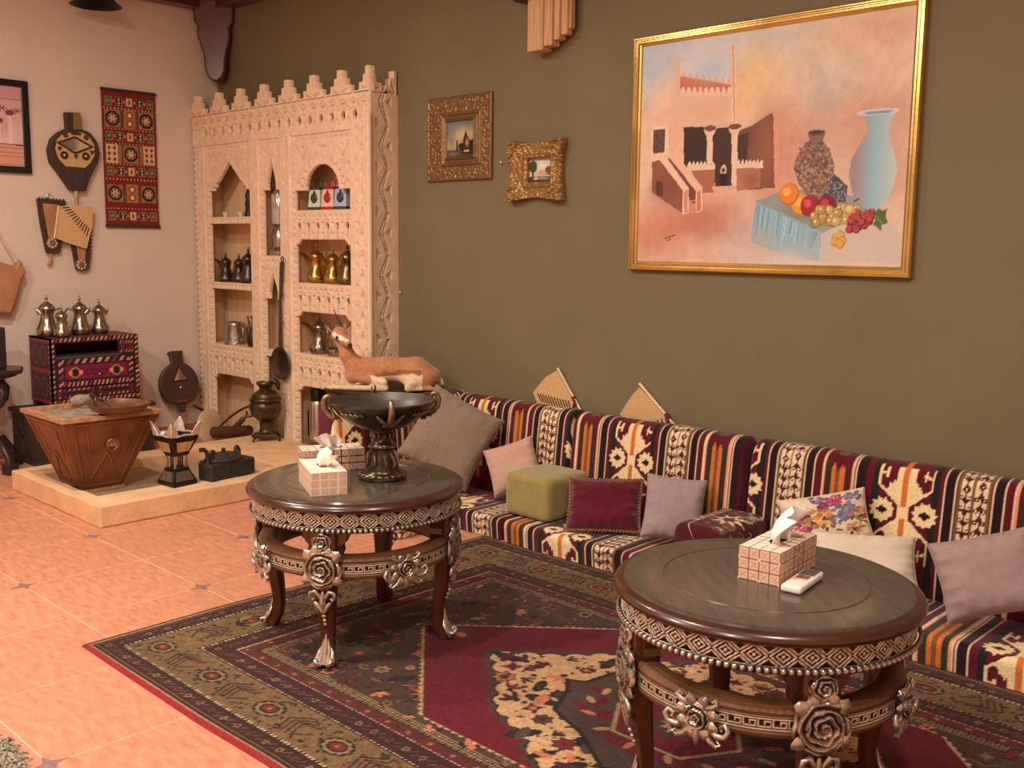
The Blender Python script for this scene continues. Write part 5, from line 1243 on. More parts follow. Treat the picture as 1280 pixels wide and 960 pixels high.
# small pictures in carved gilt frames
M_FRAMEV = vmat('carved_gilt', rough=0.36, metal=0.55, var=0.25, scale=60, bump=0.2, bscale=120)
def small_picture(name, label, x0, x1, z0, z1, inner, paint, concave=0.0, wide=None, seed=0):
    t = thing(name, label, 'picture frame', (0, 0, 0)); w, h = x1-x0, z1-z0; cv = Cv(w, h, .004); ix0, ix1, iz0, iz1 = inner
    X, Z = cv.X, cv.Y; d = np.minimum.reduce([X, w-X, Z, h-Z])
    if concave:
        cx = concave*np.sin(PI*Z/h)**1.5; cz = concave*np.sin(PI*X/w)**1.5; out = (X < cx) | (X > w-cx) | (Z < cz) | (Z > h-cz); cv.a[..., 1] = out
    cv.a[..., 1] = np.where((X > ix0-x0) & (X < ix1-x0) & (Z > iz0-z0) & (Z < iz1-z0), 1, cv.a[..., 1])
    di = np.maximum.reduce([ix0-x0-X, X-(ix1-x0), iz0-z0-Z, Z-(iz1-z0)])      # distance outside the picture
    if not concave:
        hgt = .022+.010*np.cos(np.clip(di/.02, 0, 1)*PI)-.008*((di > .045) & (di < .052))+.006*np.exp(-((d-.008)/.006)**2)
        hgt += .012*np.exp(-((di-.040)/.010)**2); rel = (vnoise(X*85, Z*85, seed)+vnoise(X*160, Z*160, seed+1))*.004*((di > .055) & (d > .012))
    else:
        hgt = .034-.22*np.clip(d-.0, 0, .06)*.25+.012*np.exp(-((di-.018)/.010)**2); cr = np.minimum(np.minimum(X, w-X), 1)+np.minimum(np.minimum(Z, h-Z), 1)
        corner = np.clip(1-cr/.20, 0, 1); rel = (vnoise(X*70, Z*70, seed)+vnoise(X*140, Z*140, seed+1))*(.0025+.012*np.clip(corner*2, 0, 1)); hgt = hgt+.012*np.clip(corner*2, 0, 1)
    H = hgt+rel; lo, hi = np.array((88, 62, 38.)), np.array((206, 166, 100.)) if concave else np.array((168, 132, 90.))
    col = np.broadcast_to(lo+(hi-lo)*.6, H.shape+(3,)).copy()
    carve('carved_frame', cv, (x0, -.050, z0), (1, 0, 0), (0, 0, 1), (0, 1, 0), .048, t, rec=0.0, base_depth=.050-H-.004, m=M_FRAMEV, colors=col)
    pcv = Cv(ix1-ix0+.01, iz1-iz0+.01, .003, (0, 0, 0)); paint(pcv); slab('print', pcv, .004, M_PAINT, t, loc=(ix0-.005, -.012, iz0-.005), rot=(PI/2, 0, 0))
    return t
def seascape(cv):
    w, h = cv.w, cv.h; f = (cv.Y/h)[..., None]; cv.a[:] = np.array((196, 176, 130))*(1-f)+np.array((96, 106, 112))*f; cv.noise(16, 22, 4); cv.blend(w*.6, h*.62, w*.35, h*.2, (224, 196, 138), .8); cv.blend(w*.15, h*.85, w*.3, h*.15, (110, 124, 134), .8)
    cv.rect(0, 0, w, h*.22, (70, 58, 46)); cv.blend(w*.2, h*.12, w*.25, h*.08, (120, 116, 104), .9); D = (44, 32, 26)
    cv.poly([(w*.55, h*.1), (w*.56, h*.45), (w*.62, h*.62), (w*.66, h*.72), (w*.70, h*.6), (w*.80, h*.44), (w*.98, h*.5), (w, h*.1)], D); cv.blend(w*.7, h*.4, w*.06, h*.12, (214, 168, 120), .9); cv.poly([(w*.33, h*.2), (w*.34, h*.48), (w*.38, h*.48), (w*.40, h*.2)], D); cv.ell(w*.5, h*.3, w*.09, h*.1, D); cv.ell(w*.68, h*.18, w*.1, h*.03, (200, 170, 130))
def landscape(cv):
    w, h = cv.w, cv.h; f = (cv.Y/h)[..., None]; cv.a[:] = np.array((220, 196, 160))*(1-f)+np.array((176, 190, 200))*f; cv.noise(14, 26, 6); cv.blend(w*.55, h*.7, w*.3, h*.2, (244, 230, 206), .9)
    cv.rect(0, 0, w, h*.28, (72, 62, 52)); cv.ell(w*.17, h*.68, w*.18, h*.24, (64, 76, 48)); cv.rect(w*.14, h*.25, w*.2, h*.55, (50, 40, 32)); cv.ell(w*.83, h*.5, w*.16, h*.18, (92, 96, 60)); cv.poly([(w*.4, h*.3), (w*.4, h*.42), (w*.55, h*.55), (w*.75, h*.42), (w*.75, h*.3)], (214, 160, 120)); cv.blend(w*.6, h*.2, w*.3, h*.06, (190, 176, 160), .8); cv.ell(w*.3, h*.2, w*.1, h*.05, (210, 196, 180))
i1 = [ony(557, 152, -.03), ony(592, 195, -.03)]; i2 = [ony(660, 200, -.03), ony(688, 227, -.03)]
small_picture('small_framed_picture', 'small dark riverside scene in a wide square carved bronze frame', 2.478, 3.038, 1.884, 2.378, (i1[0][0], i1[1][0], i1[1][2], i1[0][2]), seascape, seed=3)
small_picture('small_framed_picture', 'tiny bright landscape in an ornate wavy gilt frame', 3.190, 3.612, 1.742, 2.086, (i2[0][0], i2[1][0], i2[1][2], i2[0][2]), landscape, concave=.022, seed=8)
# nails left in the green wall
M_NAIL = mat('nail_metal', (214, 202, 176), rough=.3, metal=.8)
for px, py, lb in ((627, 204, 'bare nail in the green wall between the two small frames'), (501, 366, 'bare nail in the green wall beside the cabinet')):
    q = ony(px, py, -.012); t = thing('wall_nail', lb, 'nail', (q[0], 0, q[2])); MB().tube([(0, 0, 0), (0, -.02, .004)], .003, 8).build('shank', M_NAIL, t); MB().ell((0, -.021, .004), (.008, .003, .008), 10, 6).build('head', M_NAIL, t, smooth=60)
# hanging row of wooden pipes
M_PIPE = mat('raw_timber', (206, 168, 122), rough=.75, var=.18, scale=8, stretch=(8, 8, .6), bump=.2, bscale=30); M_DARKW = mat('dark_wood', (58, 36, 26), rough=.5, var=.3, scale=10)
pipes = thing('wooden_pipes', 'row of stepped raw timber pipes hanging high on the green wall', 'wall ornament', (0, 0, 0))
for px0, px1, pb, dp in ((657, 676.5, 65.5, .11), (677.5, 688, 58, .10), (690, 697.5, 50, .09), (699.5, 707, 43.5, .08), (709, 712, 36, .07)):
    a, b = ony(px0, pb, -dp), ony(px1, pb, -dp); MB().box(((a[0]+b[0])/2+.005, -dp/2-.012, (a[2]+2.92)/2), (b[0]-a[0], dp-.03, 2.92-a[2])).build('pipe', M_PIPE, pipes, bevel=.008)
a, b = ony(650, 4, -.1), ony(715, 4, -.1)
MB().box(((a[0]+b[0])/2, -.07, a[2]+.085), (b[0]-a[0]+.05, .14, .16)).build('top_bar', M_DARKW, pipes, bevel=.01)

# ================================================================ THINGS ON AND AGAINST THE WHITE WALL
W = lambda px, py, x=.02: onx(px, py, x)
M_BLACKF = mat('black_frame', (24, 22, 24), rough=.3, var=.1, coat=.3); M_LEATH = mat('dark_leather', (62, 46, 36), rough=.6, var=.3, scale=30, bump=.3, bscale=90)
M_TANL = mat('tan_leather', (176, 124, 82), rough=.65, var=.14, scale=14, bump=.2, bscale=60); M_BROWNL = mat('brown_leather', (72, 42, 32), rough=.5, var=.2, scale=18)
M_STEEL = mat('bright_steel', (200, 190, 176), rough=.25, metal=.95, var=.1); M_MIRROR = mat('mirror_glass', (214, 210, 200), rough=.08, metal=1.0, var=.02)
# old photograph in a black frame
q0, q1 = W(33.5, 102), W(37.5, 218); y1, z0, z1 = -1.445, 1.945, 2.560; y0 = y1-.62
ph = thing('framed_photograph', 'faded pink old photograph in a plain black frame on the white wall', 'picture frame', (0, 0, 0))
for (ya, yb, za, zb) in ((y0, y1, z0, z0+.045), (y0, y1, z1-.045, z1), (y0, y0+.045, z0+.045, z1-.045), (y1-.045, y1, z0+.045, z1-.045)): MB().box((.015, (ya+yb)/2, (za+zb)/2), (.03, yb-ya, zb-za)).build('frame_rail', M_BLACKF, ph, bevel=.004)
def oldphoto(cv):
    w, h = cv.w, cv.h; f = (cv.Y/h)[..., None]; cv.a[:] = np.array((226, 196, 184))*(1-f)+np.array((214, 168, 172))*f; cv.noise(8, 12, 1); D = (128, 70, 74)
    cv.rect(0, h*.84, w, h, (206, 152, 156)); cv.line([(0, h*.84), (w, h*.83)], .006, (150, 96, 100)); cv.rect(0, 0, w, h*.28, (216, 160, 138))
    for k in range(5): cv.line([(0, h*(.03+.05*k)), (w, h*(.03+.05*k))], .004, (178, 112, 96))
    for x in (.12, .3, .5, .68, .82): cv.rect(w*x, h*.28, w*(x+.05), h*(.55+.1*math.sin(x*9)), (232, 206, 196)); cv.ell(w*(x+.025), h*(.58+.1*math.sin(x*9)), .03, .02, D)
    for x, y in ((.75, .72), (.93, .70), (.55, .66)):
        for a in range(7): cv.line([(w*x, h*y), (w*x+.035*math.cos(a*.9), h*y+.022*math.sin(a*.9))], .006, D)
    cv.line([(0, h*.29), (w, h*.275)], .006, (84, 52, 54))
ocv = Cv(y1-y0-.08, z1-z0-.08, .005); oldphoto(ocv)
slab('print', ocv, .006, vmat('photo_print', rough=.35, var=.03, bump=0), ph, loc=(.012, y0+.04, z0+.04), rot=(PI/2, 0, PI/2))
# hanging kilim strip on rods
def kilim_strip():
    w, h = .405, .972; cv = Cv(w, h, .0036, (122, 34, 36)); r = np.random.default_rng(3); GR, NV, CR, TN = (86, 92, 58), (30, 32, 44), (218, 190, 146), (150, 116, 78)
    dots = lambda y: [cv.rect(x-.004, y-.004, x+.004, y+.004, (226, 176, 150)) for x in np.arange(.015, w, .026)]
    def smallrow(y):
        for k, c in enumerate((GR, NV, CR, NV, GR)):
            x = .045+k*.079; cv.rect(x-.027, y-.032, x+.027, y+.032, TN); cv.rect(x-.021, y-.026, x+.021, y+.026, c)
            if c == NV: cv.ell(x, y-.012, .009, .009, CR); cv.ell(x, y+.012, .009, .009, CR); cv.ell(x, y-.012, .004, .004, NV); cv.ell(x, y+.012, .004, .004, NV)
            elif c == GR: cv.ell(x, y, .014, .01, (120, 150, 90), .6); cv.ell(x+.006, y-.01, .009, .005, (150, 60, 50))
            else: cv.ell(x, y, .012, .018, (120, 100, 60)); cv.ell(x, y, .005, .008, (150, 60, 50))
            if k < 4: loz(cv, x+.0395, y, .018, .03, (200, 130, 90))
    def rosette(x, y):
        cv.rect(x-.058, y-.062, x+.058, y+.062, TN); cv.poly([(x+.056*math.cos(a+.39), y+.056*math.sin(a+.39)) for a in np.arange(0, 6.28, PI/4)], NV); cv.ell(x, y, .038, .038, TN); cv.ell(x, y, .033, .033, (120, 48, 44))
        for k in range(6): a = k*PI/3; cv.ell(x+.018*math.cos(a), y+.018*math.sin(a), .014, .007, (206, 176, 130), a)
    def pair(x, y):
        cv.rect(x-.042, y-.066, x+.042, y+.066, (158, 122, 66))
        for s in (-1, 1): cv.ell(x, y+s*.03, .026, .026, (150, 44, 40)); cv.ell(x, y+s*.03, .015, .015, (226, 196, 160))
        for s in (-1, 1): cv.rect(x+s*.052-.005, y-.066, x+s*.052+.005, y+.066, (96, 78, 50))
    def lat(x, y):
        cv.rect(x-.045, y-.066, x+.045, y+.066, (216, 184, 140))
        for a in (-.04, 0, .04):
            for b in (-.02, .02): loz(cv, x+b, y+a, .028, .034, (126, 56, 44))
    H = h-.03
    for y in (H-.05, H-.295, H-.545, H-.82-.045): smallrow(y); 
    for y in (H-.10, H-.245, H-.345, H-.495, H-.60, H-.745+.02, H-.81): dots(y)
    for y in (H-.172, H-.672-.03): rosette(.075, y); rosette(.33, y); pair(.2025, y)
    y = H-.42; rosette(.2025, y); lat(.06, y); lat(.345, y); cv.rect(.11, y-.066, .135, y+.066, (150, 112, 70)); cv.rect(.27, y-.066, .295, y+.066, (150, 112, 70))
    return cv
kt = thing('wall_kilim', 'narrow red kilim strip with rosettes hanging on rods on the white wall', 'wall hanging', (0, 0, 0))
kcv = kilim_strip()
slab('woven_strip', kcv, .010, vmat('kilim_wool', rough=.92, var=.2, scale=150, bump=.35), kt, hgt=.004*vnoise(kcv.X*8, kcv.Y*8, 2), loc=(.008, -.935, 1.603), rot=(PI/2, 0, PI/2))
for z in (2.574, 1.606): MB().tube([(.018, -.94, z), (.018, -.525, z)], .011, 10).build('hanging_rod', M_LEATH, kt, smooth=50)
# bellows
def outline(pts, x): return [(lambda q: (q[1], q[2]))(onx(px, py, x)) for px, py in pts]
def wprism(mb, pts, x0, d): return mb.prism(pts, (x0, 0, 0), (0, 1, 0), (0, 0, 1), (1, 0, 0), d)
bl1 = thing('bellows', 'round leather hand bellows with a diamond mirror hung on the white wall', 'bellows', (0, 0, 0))
ol = outline([(82, 161), (101, 161), (113, 166), (122, 178), (125, 192), (122, 205), (113, 222), (107, 239), (88, 238), (76, 220), (63, 203), (60, 187), (64, 173), (73, 165)], .05)
wprism(MB(), ol, .004, .055).build('leather_body', M_LEATH, bl1, bevel=.012, seg=3)
wprism(MB(), outline([(81, 140), (101, 141), (101, 163), (83, 163)], .05), .010, .045).build('grip', M_LEATH, bl1, bevel=.008)
wprism(MB(), outline([(92, 141), (100.5, 141.5), (100.5, 162), (92, 162)], .055), .050, .012).build('grip_plate', mat('embossed_brass', (150, 116, 74), rough=.4, metal=.4, var=.4, scale=120), bl1, bevel=.002)
wprism(MB(), outline([(85, 166), (101, 165), (111, 170), (118, 182), (118, 195), (112, 205), (106, 210), (82, 208), (73, 198), (69, 186), (71, 175), (76, 169)], .06), .055, .010).build('face_panel', mat('pale_hide', (198, 164, 110), rough=.6, var=.1, scale=20), bl1, bevel=.003)
wprism(MB(), outline([(70, 178), (93, 170), (117.5, 184), (94, 193)], .065), .062, .008).build('mirror_border', M_BROWNL, bl1)
wprism(MB(), outline([(75, 178.5), (93, 173), (112, 183.5), (94, 190)], .07), .066, .007).build('mirror', M_MIRROR, bl1)
for px, py, r in ((80.5, 194, .030), (107.5, 195.5, .030), (82, 169, .018), (108, 172, .020)):
    q = onx(px, py, .065); d = MB().lathe([(.001, 0), (r, 0), (r*.9, .006), (.001, .007)], 16, cap=False).build('disc', M_BROWNL, bl1, loc=(.063, q[1], q[2]), rot=(0, PI/2, 0)); MB().ell((0, 0, .007), (r*.25, r*.25, .004), 8, 6).build('stud', M_STEEL, d)
for px, py in ((95, 167),): q = onx(px, py, .065); MB().box((.066, q[1], q[2]), (.008, .07, .018)).build('dash', M_BROWNL, bl1)
for px, py in ((95, 196), (74.5, 186), (115, 191)): wprism(MB(), outline([(px-3, py-2.5), (px+3, py-2.5), (px, py+3)], .065), .063, .006).build('triangle', M_BROWNL, bl1)
wprism(MB(), outline([(82, 208), (106, 210), (107, 239), (88, 238)], .06), .053, .012).build('leather_skirt', M_LEATH, bl1, bevel=.003)
a, b = onx(95, 238, .04), onx(95.5, 256, .04); MB().tube([tuple(a), tuple(b)], [.014, .009], 10).build('nozzle', M_STEEL, bl1, smooth=50)
# second bellows, leaning on the wall with its nozzle on the floor
bl2 = thing('bellows', 'plain brown wooden bellows with a triangular mirror leaning beside the cabinet', 'bellows', (0, 0, 0))
tip = np.array([.16, -.455, .004]); top = np.array([.035, -.40, .655]); L = np.linalg.norm(top-tip)
kb = L/112.0
def b2(px, py): return ((px-231)*kb, (547-py)*kb)
M_DKB = mat('dark_brown_wood', (70, 40, 30), rough=.45, var=.2, scale=12, coat=.2)
axes(bl2, tip, (.18, 1, .02), top-tip)
def b2prism(pts, z, d, name, m, bev=.004): return MB().prism([b2(*p) for p in pts], (0, 0, z), (1, 0, 0), (0, 1, 0), (0, 0, -1), -d).build(name, m, bl2, bevel=bev)
ring = [(231+25*math.cos(a), 478-29*math.sin(a)) for a in np.linspace(-PI*.28, PI*1.28, 22)]
b2prism(ring+[(224, 503), (238, 503)][::1], -.03, .028, 'back_board', M_DKB); b2prism([(231+24*math.cos(a), 479-26*math.sin(a)) for a in np.linspace(0, 2*PI, 24, endpoint=False)], -.002, .022, 'leather_body', M_LEATH, .006); b2prism(ring+[(224, 503), (238, 503)], .02, .022, 'front_board', M_DKB, .005)
b2prism([(223, 434), (240, 434), (239, 452), (224, 452)], -.02, .05, 'grip', M_DKB, .006); b2prism([(220.5, 436), (224, 434), (224, 442)], -.01, .03, 'grip_spur', M_DKB, .002)
b2prism([(224, 472.5), (240.5, 472.5), (232, 456)], .043, .003, 'mirror', M_MIRROR, .0005); b2prism([(222, 474), (243, 474), (232, 453)], .040, .002, 'mirror_border', M_BROWNL, .0005)
b2prism([(225, 500), (238, 500), (235, 514), (228, 514)], -.02, .05, 'nozzle_collar', M_DKB, .004); b2prism([(224.5, 498), (238.5, 498), (238.3, 500.5), (224.8, 500.5)], -.022, .068, 'red_band', mat('red_band', (138, 44, 36), rough=.6), .001)
q = b2(231.5, 482); MB().ell((q[0], q[1], .044), (.010, .010, .005), 10, 6).build('stud', M_STEEL, bl2)
MB().tube([(0, b2(231, 515)[1], .0), (0, 0, 0)], [.010, .007], 10).build('nozzle', M_STEEL, bl2, smooth=50)
# leather pouches and the fan hung below the bellows
def pouch(label, pts, inner, shell, tassel=None, loop=None, x=.03):
    t = thing('leather_pouch', label, 'pouch', (0, 0, 0))
    wprism(MB(), outline(pts, x), .003, .034).build('dark_hide', M_LEATH, t, bevel=.010, seg=3)
    wprism(MB(), outline(inner, x+.008), .034, .006).build('tan_panel', M_TANL, t, bevel=.003)
    q = onx(*shell, x+.02); o = MB().lathe([(.001, 0), (.042, 0), (.040, .008), (.020, .016), (.001, .018)], 20, cap=False).build('shell_rosette', mat('rosette_hide', (120, 92, 72), rough=.6, var=.4, scale=60), t, loc=(.034, q[1], q[2]), rot=(0, PI/2, 0), smooth=50)
    for k in range(8): a = k*PI/4; MB().ell((.028*math.cos(a), .028*math.sin(a), .012), (.010, .008, .006), 8, 6).build('shell', mat('cowrie', (206, 186, 160), rough=.4), o)
    n = len(pts); P = outline(pts, x); mb = MB()
    for (ya, za), (yb, zb) in zip(P, P[1:]+P[:1]):
        k = max(2, int(math.hypot(yb-ya, zb-za)/.022))
        for i in range(k): f = (i+.5)/k; mb.ell((.036, ya+(yb-ya)*f, za+(zb-za)*f), (.006, .010, .010), 6, 5)
    o = mb.build('stitched_edge', M_BROWNL, t); o['kind'] = 'stuff'
    if tassel: a, b = (onx(*q, x) for q in tassel); MB().tube([tuple(a), ((a[0]+b[0])/2, (a[1]+b[1])/2+.01, (a[2]+b[2])/2), tuple(b)], [.012, .010, .014], 8).build('strap_end', M_TANL, t)
    if loop: q = onx(*loop, x); MB().tube([(q[0], q[1]+.016*math.cos(a), q[2]+.016*math.sin(a)) for a in np.linspace(0, 2*PI, 14, endpoint=False)], .004, 6, closed=True).build('hanging_ring', M_STEEL, t)
    return t
pouch('dark leather pouch with tan panel and trailing strap beside the palm fan', [(46, 248), (81, 251), (78, 285), (74, 315), (58, 316), (51, 282)], [(53, 254), (74, 256), (70, 298), (61, 298)], (66, 304), ((63, 317), (61, 331)), (61, 246))
pouch('narrow leather pouch mostly hidden beneath the palm fan', [(88, 300), (113, 288), (112, 315), (110, 335), (104, 338), (95, 337), (92, 322)], [(95, 305), (108, 300), (106, 326), (98, 326)], (102, 331), x=.025)
Wf = lambda px, py: onx(px, py, .062)
hand_fan('palm-leaf hand fan with a diagonal row of dark dashes on the white wall', [Wf(73, 258), Wf(94, 256), Wf(116, 259), Wf(115, 282), Wf(108, 311), Wf(88, 305), Wf(67.5, 297)], [Wf(73, 257), Wf(70.5, 277), Wf(67.5, 298)], ((Wf(76, 258), Wf(109, 297)), (Wf(85, 258), Wf(112, 286)), 11), 0, (1, 0, 0), 'palm-leaf hand fans on the walls')
# tan leather bag on a cord
bag = thing('leather_bag', 'tan leather bag hanging by a cord on the white wall', 'bag', (0, 0, 0))
wprism(MB(), outline([(-46, 336), (-30, 326), (0, 327), (17, 333), (23, 328), (33, 340), (27, 348), (21, 372), (13, 393), (-6, 391), (-36, 386)], .07), .01, .085).build('body', M_TANL, bag, bevel=.03, seg=4)
a, b = onx(23, 331, .07), onx(-16, 262, .01); MB().tube([tuple(a), tuple((a+b)/2+np.array([-.02, 0, -.02])), tuple(b), tuple(onx(-44, 336, .07))], .006, 6).build('cord', mat('pale_cord', (206, 180, 150), rough=.9), bag)
q = onx(24, 331, .07); MB().ell((.06, q[1], q[2]), (.03, .022, .03), 10, 8).build('gathered_corner', M_TANL, bag, smooth=60)
# unlit black pendant spot
lp = thing('pendant_lamp', 'unlit black metal pendant lampshade hanging from the ceiling', 'lamp', (0, 0, 0)); lq = onx(120, 7, .25)
M_BLKM = mat('black_metal', (30, 28, 27), rough=.4, metal=.6, var=.2)
MB().lathe([(.001, .25), (.03, .25), (.05, .23), (.056, .12), (.135, .024), (.164, .004), (.170, .0), (.163, .002), (.132, .026), (.05, .12), (.001, .14)], 40, cap=False).build('shade', M_BLKM, lp, smooth=40)
MB().tube([(0, 0, .24), (0, 0, CEIL-lq[2]-.02)], .006, 8).build('cable', M_BLKM, lp); MB().lathe([(.001, 0), (.05, 0), (.05, .03), (.001, .03)], 20, (0, 0, CEIL-lq[2]-.03), cap=False).build('ceiling_rose', M_BLKM, lp)
lp.location = tuple(lq)

# ================================================================ HEARTH PLATFORM AND WHAT STANDS ON IT
M_PLAST = mat('rough_plaster', (226, 184, 138), rough=.9, var=.10, scale=7, bump=.35, bscale=26, world_space=True)
M_ASHY = mat('ashy_plaster', (176, 150, 122), rough=.95, var=.15, scale=5, bump=.3, bscale=30, world_space=True)
hx0, hx1, hy0, hy1, hz = .95, 2.165, -2.02, -.250, .12
rx0, rx1, ry0, ry1 = 1.16, 1.93, -1.925, -.78
hearth = thing('hearth_platform', 'low beige plaster hearth platform with a sunken ashy bed', 'platform', (0, 0, 0))
def wobble(o, amp=.006):
    me = o.data; bm = bmesh.new(); bm.from_mesh(me)
    for _ in range(3): bmesh.ops.subdivide_edges(bm, edges=[e for e in bm.edges if e.calc_length() > .09], cuts=1, use_grid_fill=True)
    for v in bm.verts:
        n = math.sin(v.co.x*17+v.co.z*9)*math.cos(v.co.y*13+1)+.6*math.sin(v.co.y*31+v.co.x*23)
        if v.co.z > .01: v.co.z += amp*n*.5
        v.co.x += amp*.5*math.sin(v.co.y*19+2); v.co.y += amp*.5*math.sin(v.co.x*21)
    bm.to_mesh(me); bm.free()
def ledge(x0, x1, y0, y1, z, name, m):
    o = MB().box(((x0+x1)/2, (y0+y1)/2, z/2), (x1-x0, y1-y0, z)).build(name, m, hearth, bevel=.014, seg=3); wobble(o); return o
_o = [(hx0, hy0), (hx1, hy0), (hx1, hy1), (hx0, hy1)]; _i = [(rx0, ry0), (rx1, ry0), (rx1, ry1), (rx0, ry1)]; _m = MB(); _m.add([(x, y, 0) for x, y in _o]+[(x, y, hz) for x, y in _o]+[(x, y, hz) for x, y in _i]+[(x, y, 0) for x, y in _i], [(a+k, a+(k+1) % 4, a+4+(k+1) % 4, a+4+k) for a in (0, 4, 8) for k in range(4)]+[(12+k, 12+(k+1) % 4, (k+1) % 4, k) for k in range(4)])
_o = _m.build('rim', M_PLAST, hearth, bevel=.014, seg=3); wobble(_o)
MB().box(((rx0+rx1)/2, (ry0+ry1)/2, .03), (rx1-rx0+.02, ry1-ry0+.02, .06)).build('sunken_bed', M_ASHY, hearth)
# flaring wooden brazier
M_RUST = mat('rust_painted_tin', (140, 88, 54), rough=.55, var=.22, scale=7, bump=.25, bscale=40, col2=(112, 66, 40)); M_WORN = mat('worn_edge', (176, 130, 92), rough=.8, var=.25, scale=30, bump=.3)
M_ASH = mat('grey_ash', (150, 132, 114), rough=1.0, var=.25, scale=25, bump=.6, bscale=60)
bc = (1.485, -1.755); bz0, bz1 = .0605, .525; sb, st = .25, .565
bra = thing('brazier', 'tall flaring brown box brazier with a ring handle filled with ash', 'brazier', (bc[0], bc[1], bz0)); H = bz1-bz0
tc = (.055, -.012)                                      # the mouth leans a little
def sq(s, z, off=(0, 0)): return [(off[0]+a*s/2, off[1]+b*s/2, z) for a, b in ((-1, -1), (1, -1), (1, 1), (-1, 1))]
def skin(mb, A, B): k = 4; return mb.add(A+B, [(i, (i+1) % k, k+(i+1) % k, k+i) for i in range(k)])
mb = MB(); skin(mb, sq(sb, .022), sq(st, H, tc)); mb.add(sq(sb, .022), [(3, 2, 1, 0)]); mb.add(sq(st-.05, H-.001, tc), [(0, 1, 2, 3)]) if False else None
o = mb.build('box_body', M_RUST, bra); 
MB().box((0, 0, .011), (sb+.02, sb+.02, .022)).build('foot_plate', M_WORN, bra, bevel=.004)
mb = MB(); A, B = sq(st+.015, H-.01, tc), sq(st+.015, H+.012, tc); C_, D_ = sq(st-.075, H+.012, tc), sq(st-.08, H-.03, tc)
skin(mb, A, B); skin(mb, B, C_); skin(mb, C_, D_); mb.build('mouth_rim', M_WORN, bra, bevel=.004)
acv = Cv(st-.07, st-.07, .02); zz = .012*vnoise(acv.X*14, acv.Y*14, 4)+.02*np.exp(-(((acv.X-.25)/.15)**2+((acv.Y-.25)/.15)**2))
link('ash_fill', np_mesh('ash_fill', np.stack([acv.X-(st-.07)/2+tc[0], acv.Y-(st-.07)/2+tc[1], H-.02+zz], -1).reshape(-1, 3), grid_faces(acv.nu, acv.nv)), M_ASH, bra)
def face_pt(face, u, v, out=.0):
    """u across -1..1, v 0..1 up, on the +x or -y face of the flaring body"""
    s = sb+(st-sb)*v; c = (tc[0]*v, tc[1]*v); z = .022+(H-.022)*v
    return (c[0]+s/2+out, c[1]+u*s/2, z) if face == 'x' else (c[0]+u*s/2, c[1]-s/2-out, z)
for f in ('x', 'y'):
    for pts in (((-.78, .06), (-.80, .93)), ((-.80, .93), (.80, .93)), ((.80, .93), (.78, .06)), ((.78, .06), (-.78, .06)), ((-.5, .16), (0, .52)), ((0, .52), (.5, .16)), ((-.55, .86), (-.5, .45)), ((.55, .86), (.5, .45))):
        MB().tube([face_pt(f, *pts[0], .002), face_pt(f, *pts[1], .002)], .008, 6).build('raised_moulding', M_RUST, bra, smooth=60)
q = face_pt('x', .06, .66, .004); pl = MB().box(q, (.006, .05, .06)).build('handle_plate', M_WORN, bra)
q = face_pt('x', .06, .62, .022); MB().tube([(q[0]+.010*math.sin(a), q[1]+.034*math.cos(a), q[2]+.034*math.sin(a)) for a in np.linspace(0, 2*PI, 18, endpoint=False)], .007, 8, closed=True).build('ring_handle', mat('old_brass', (150, 124, 84), rough=.35, metal=.8), bra, smooth=60)
# things lying on the brazier
M_IRON = mat('old_iron', (74, 66, 58), rough=.55, metal=.5, var=.3, scale=30); M_TINBR = mat('brown_tin', (120, 82, 56), rough=.4, metal=.4, var=.25, scale=20)
zt = bz1+.012
pq = onz(149, 512, zt+.02); pan = thing('metal_pan', 'shallow brown metal pan on the brazier rim', 'pan', (pq[0]+.0, pq[1], zt+.001), (.0, .0, 0))
MB().lathe([(.001, .004), (.10, .004), (.145, .022), (.168, .052), (.172, .056), (.168, .058), (.142, .027), (.10, .010), (.001, .010)], 32, cap=False, sy=1.0).build('dish', M_TINBR, pan, smooth=40)
jq = onz(101, 512, zt-.02); jug = thing('small_jug', 'small grey clay jug lying in the brazier ash', 'jug', (jq[0], jq[1], zt+.035), (0, PI/2-.25, 1.1))
MB().lathe([(.001, -.05), (.026, -.05), (.036, -.02), (.036, .01), (.024, .035), (.022, .05), (.028, .055), (.020, .055), (.001, .03)], 20, cap=False).build('jug_body', M_ASH, jug, smooth=40)
tg = thing('fire_tongs', 'pair of thin iron fire tongs propped over the brazier pan', 'tongs', (0, 0, 0)); a, b, c_ = onz(126, 519, zt+.0), onz(112, 491, zt+.13), onz(139, 509, zt+.05)
MB().tube([tuple(a), tuple(b)], .005, 6).build('tong_arm', M_IRON, tg); MB().tube([tuple(c_), tuple(b)], .005, 6).build('tong_arm', M_IRON, tg); MB().box(tuple((c_+b)/2), (.03, .03, .008)).build('tong_plate', M_IRON, tg)
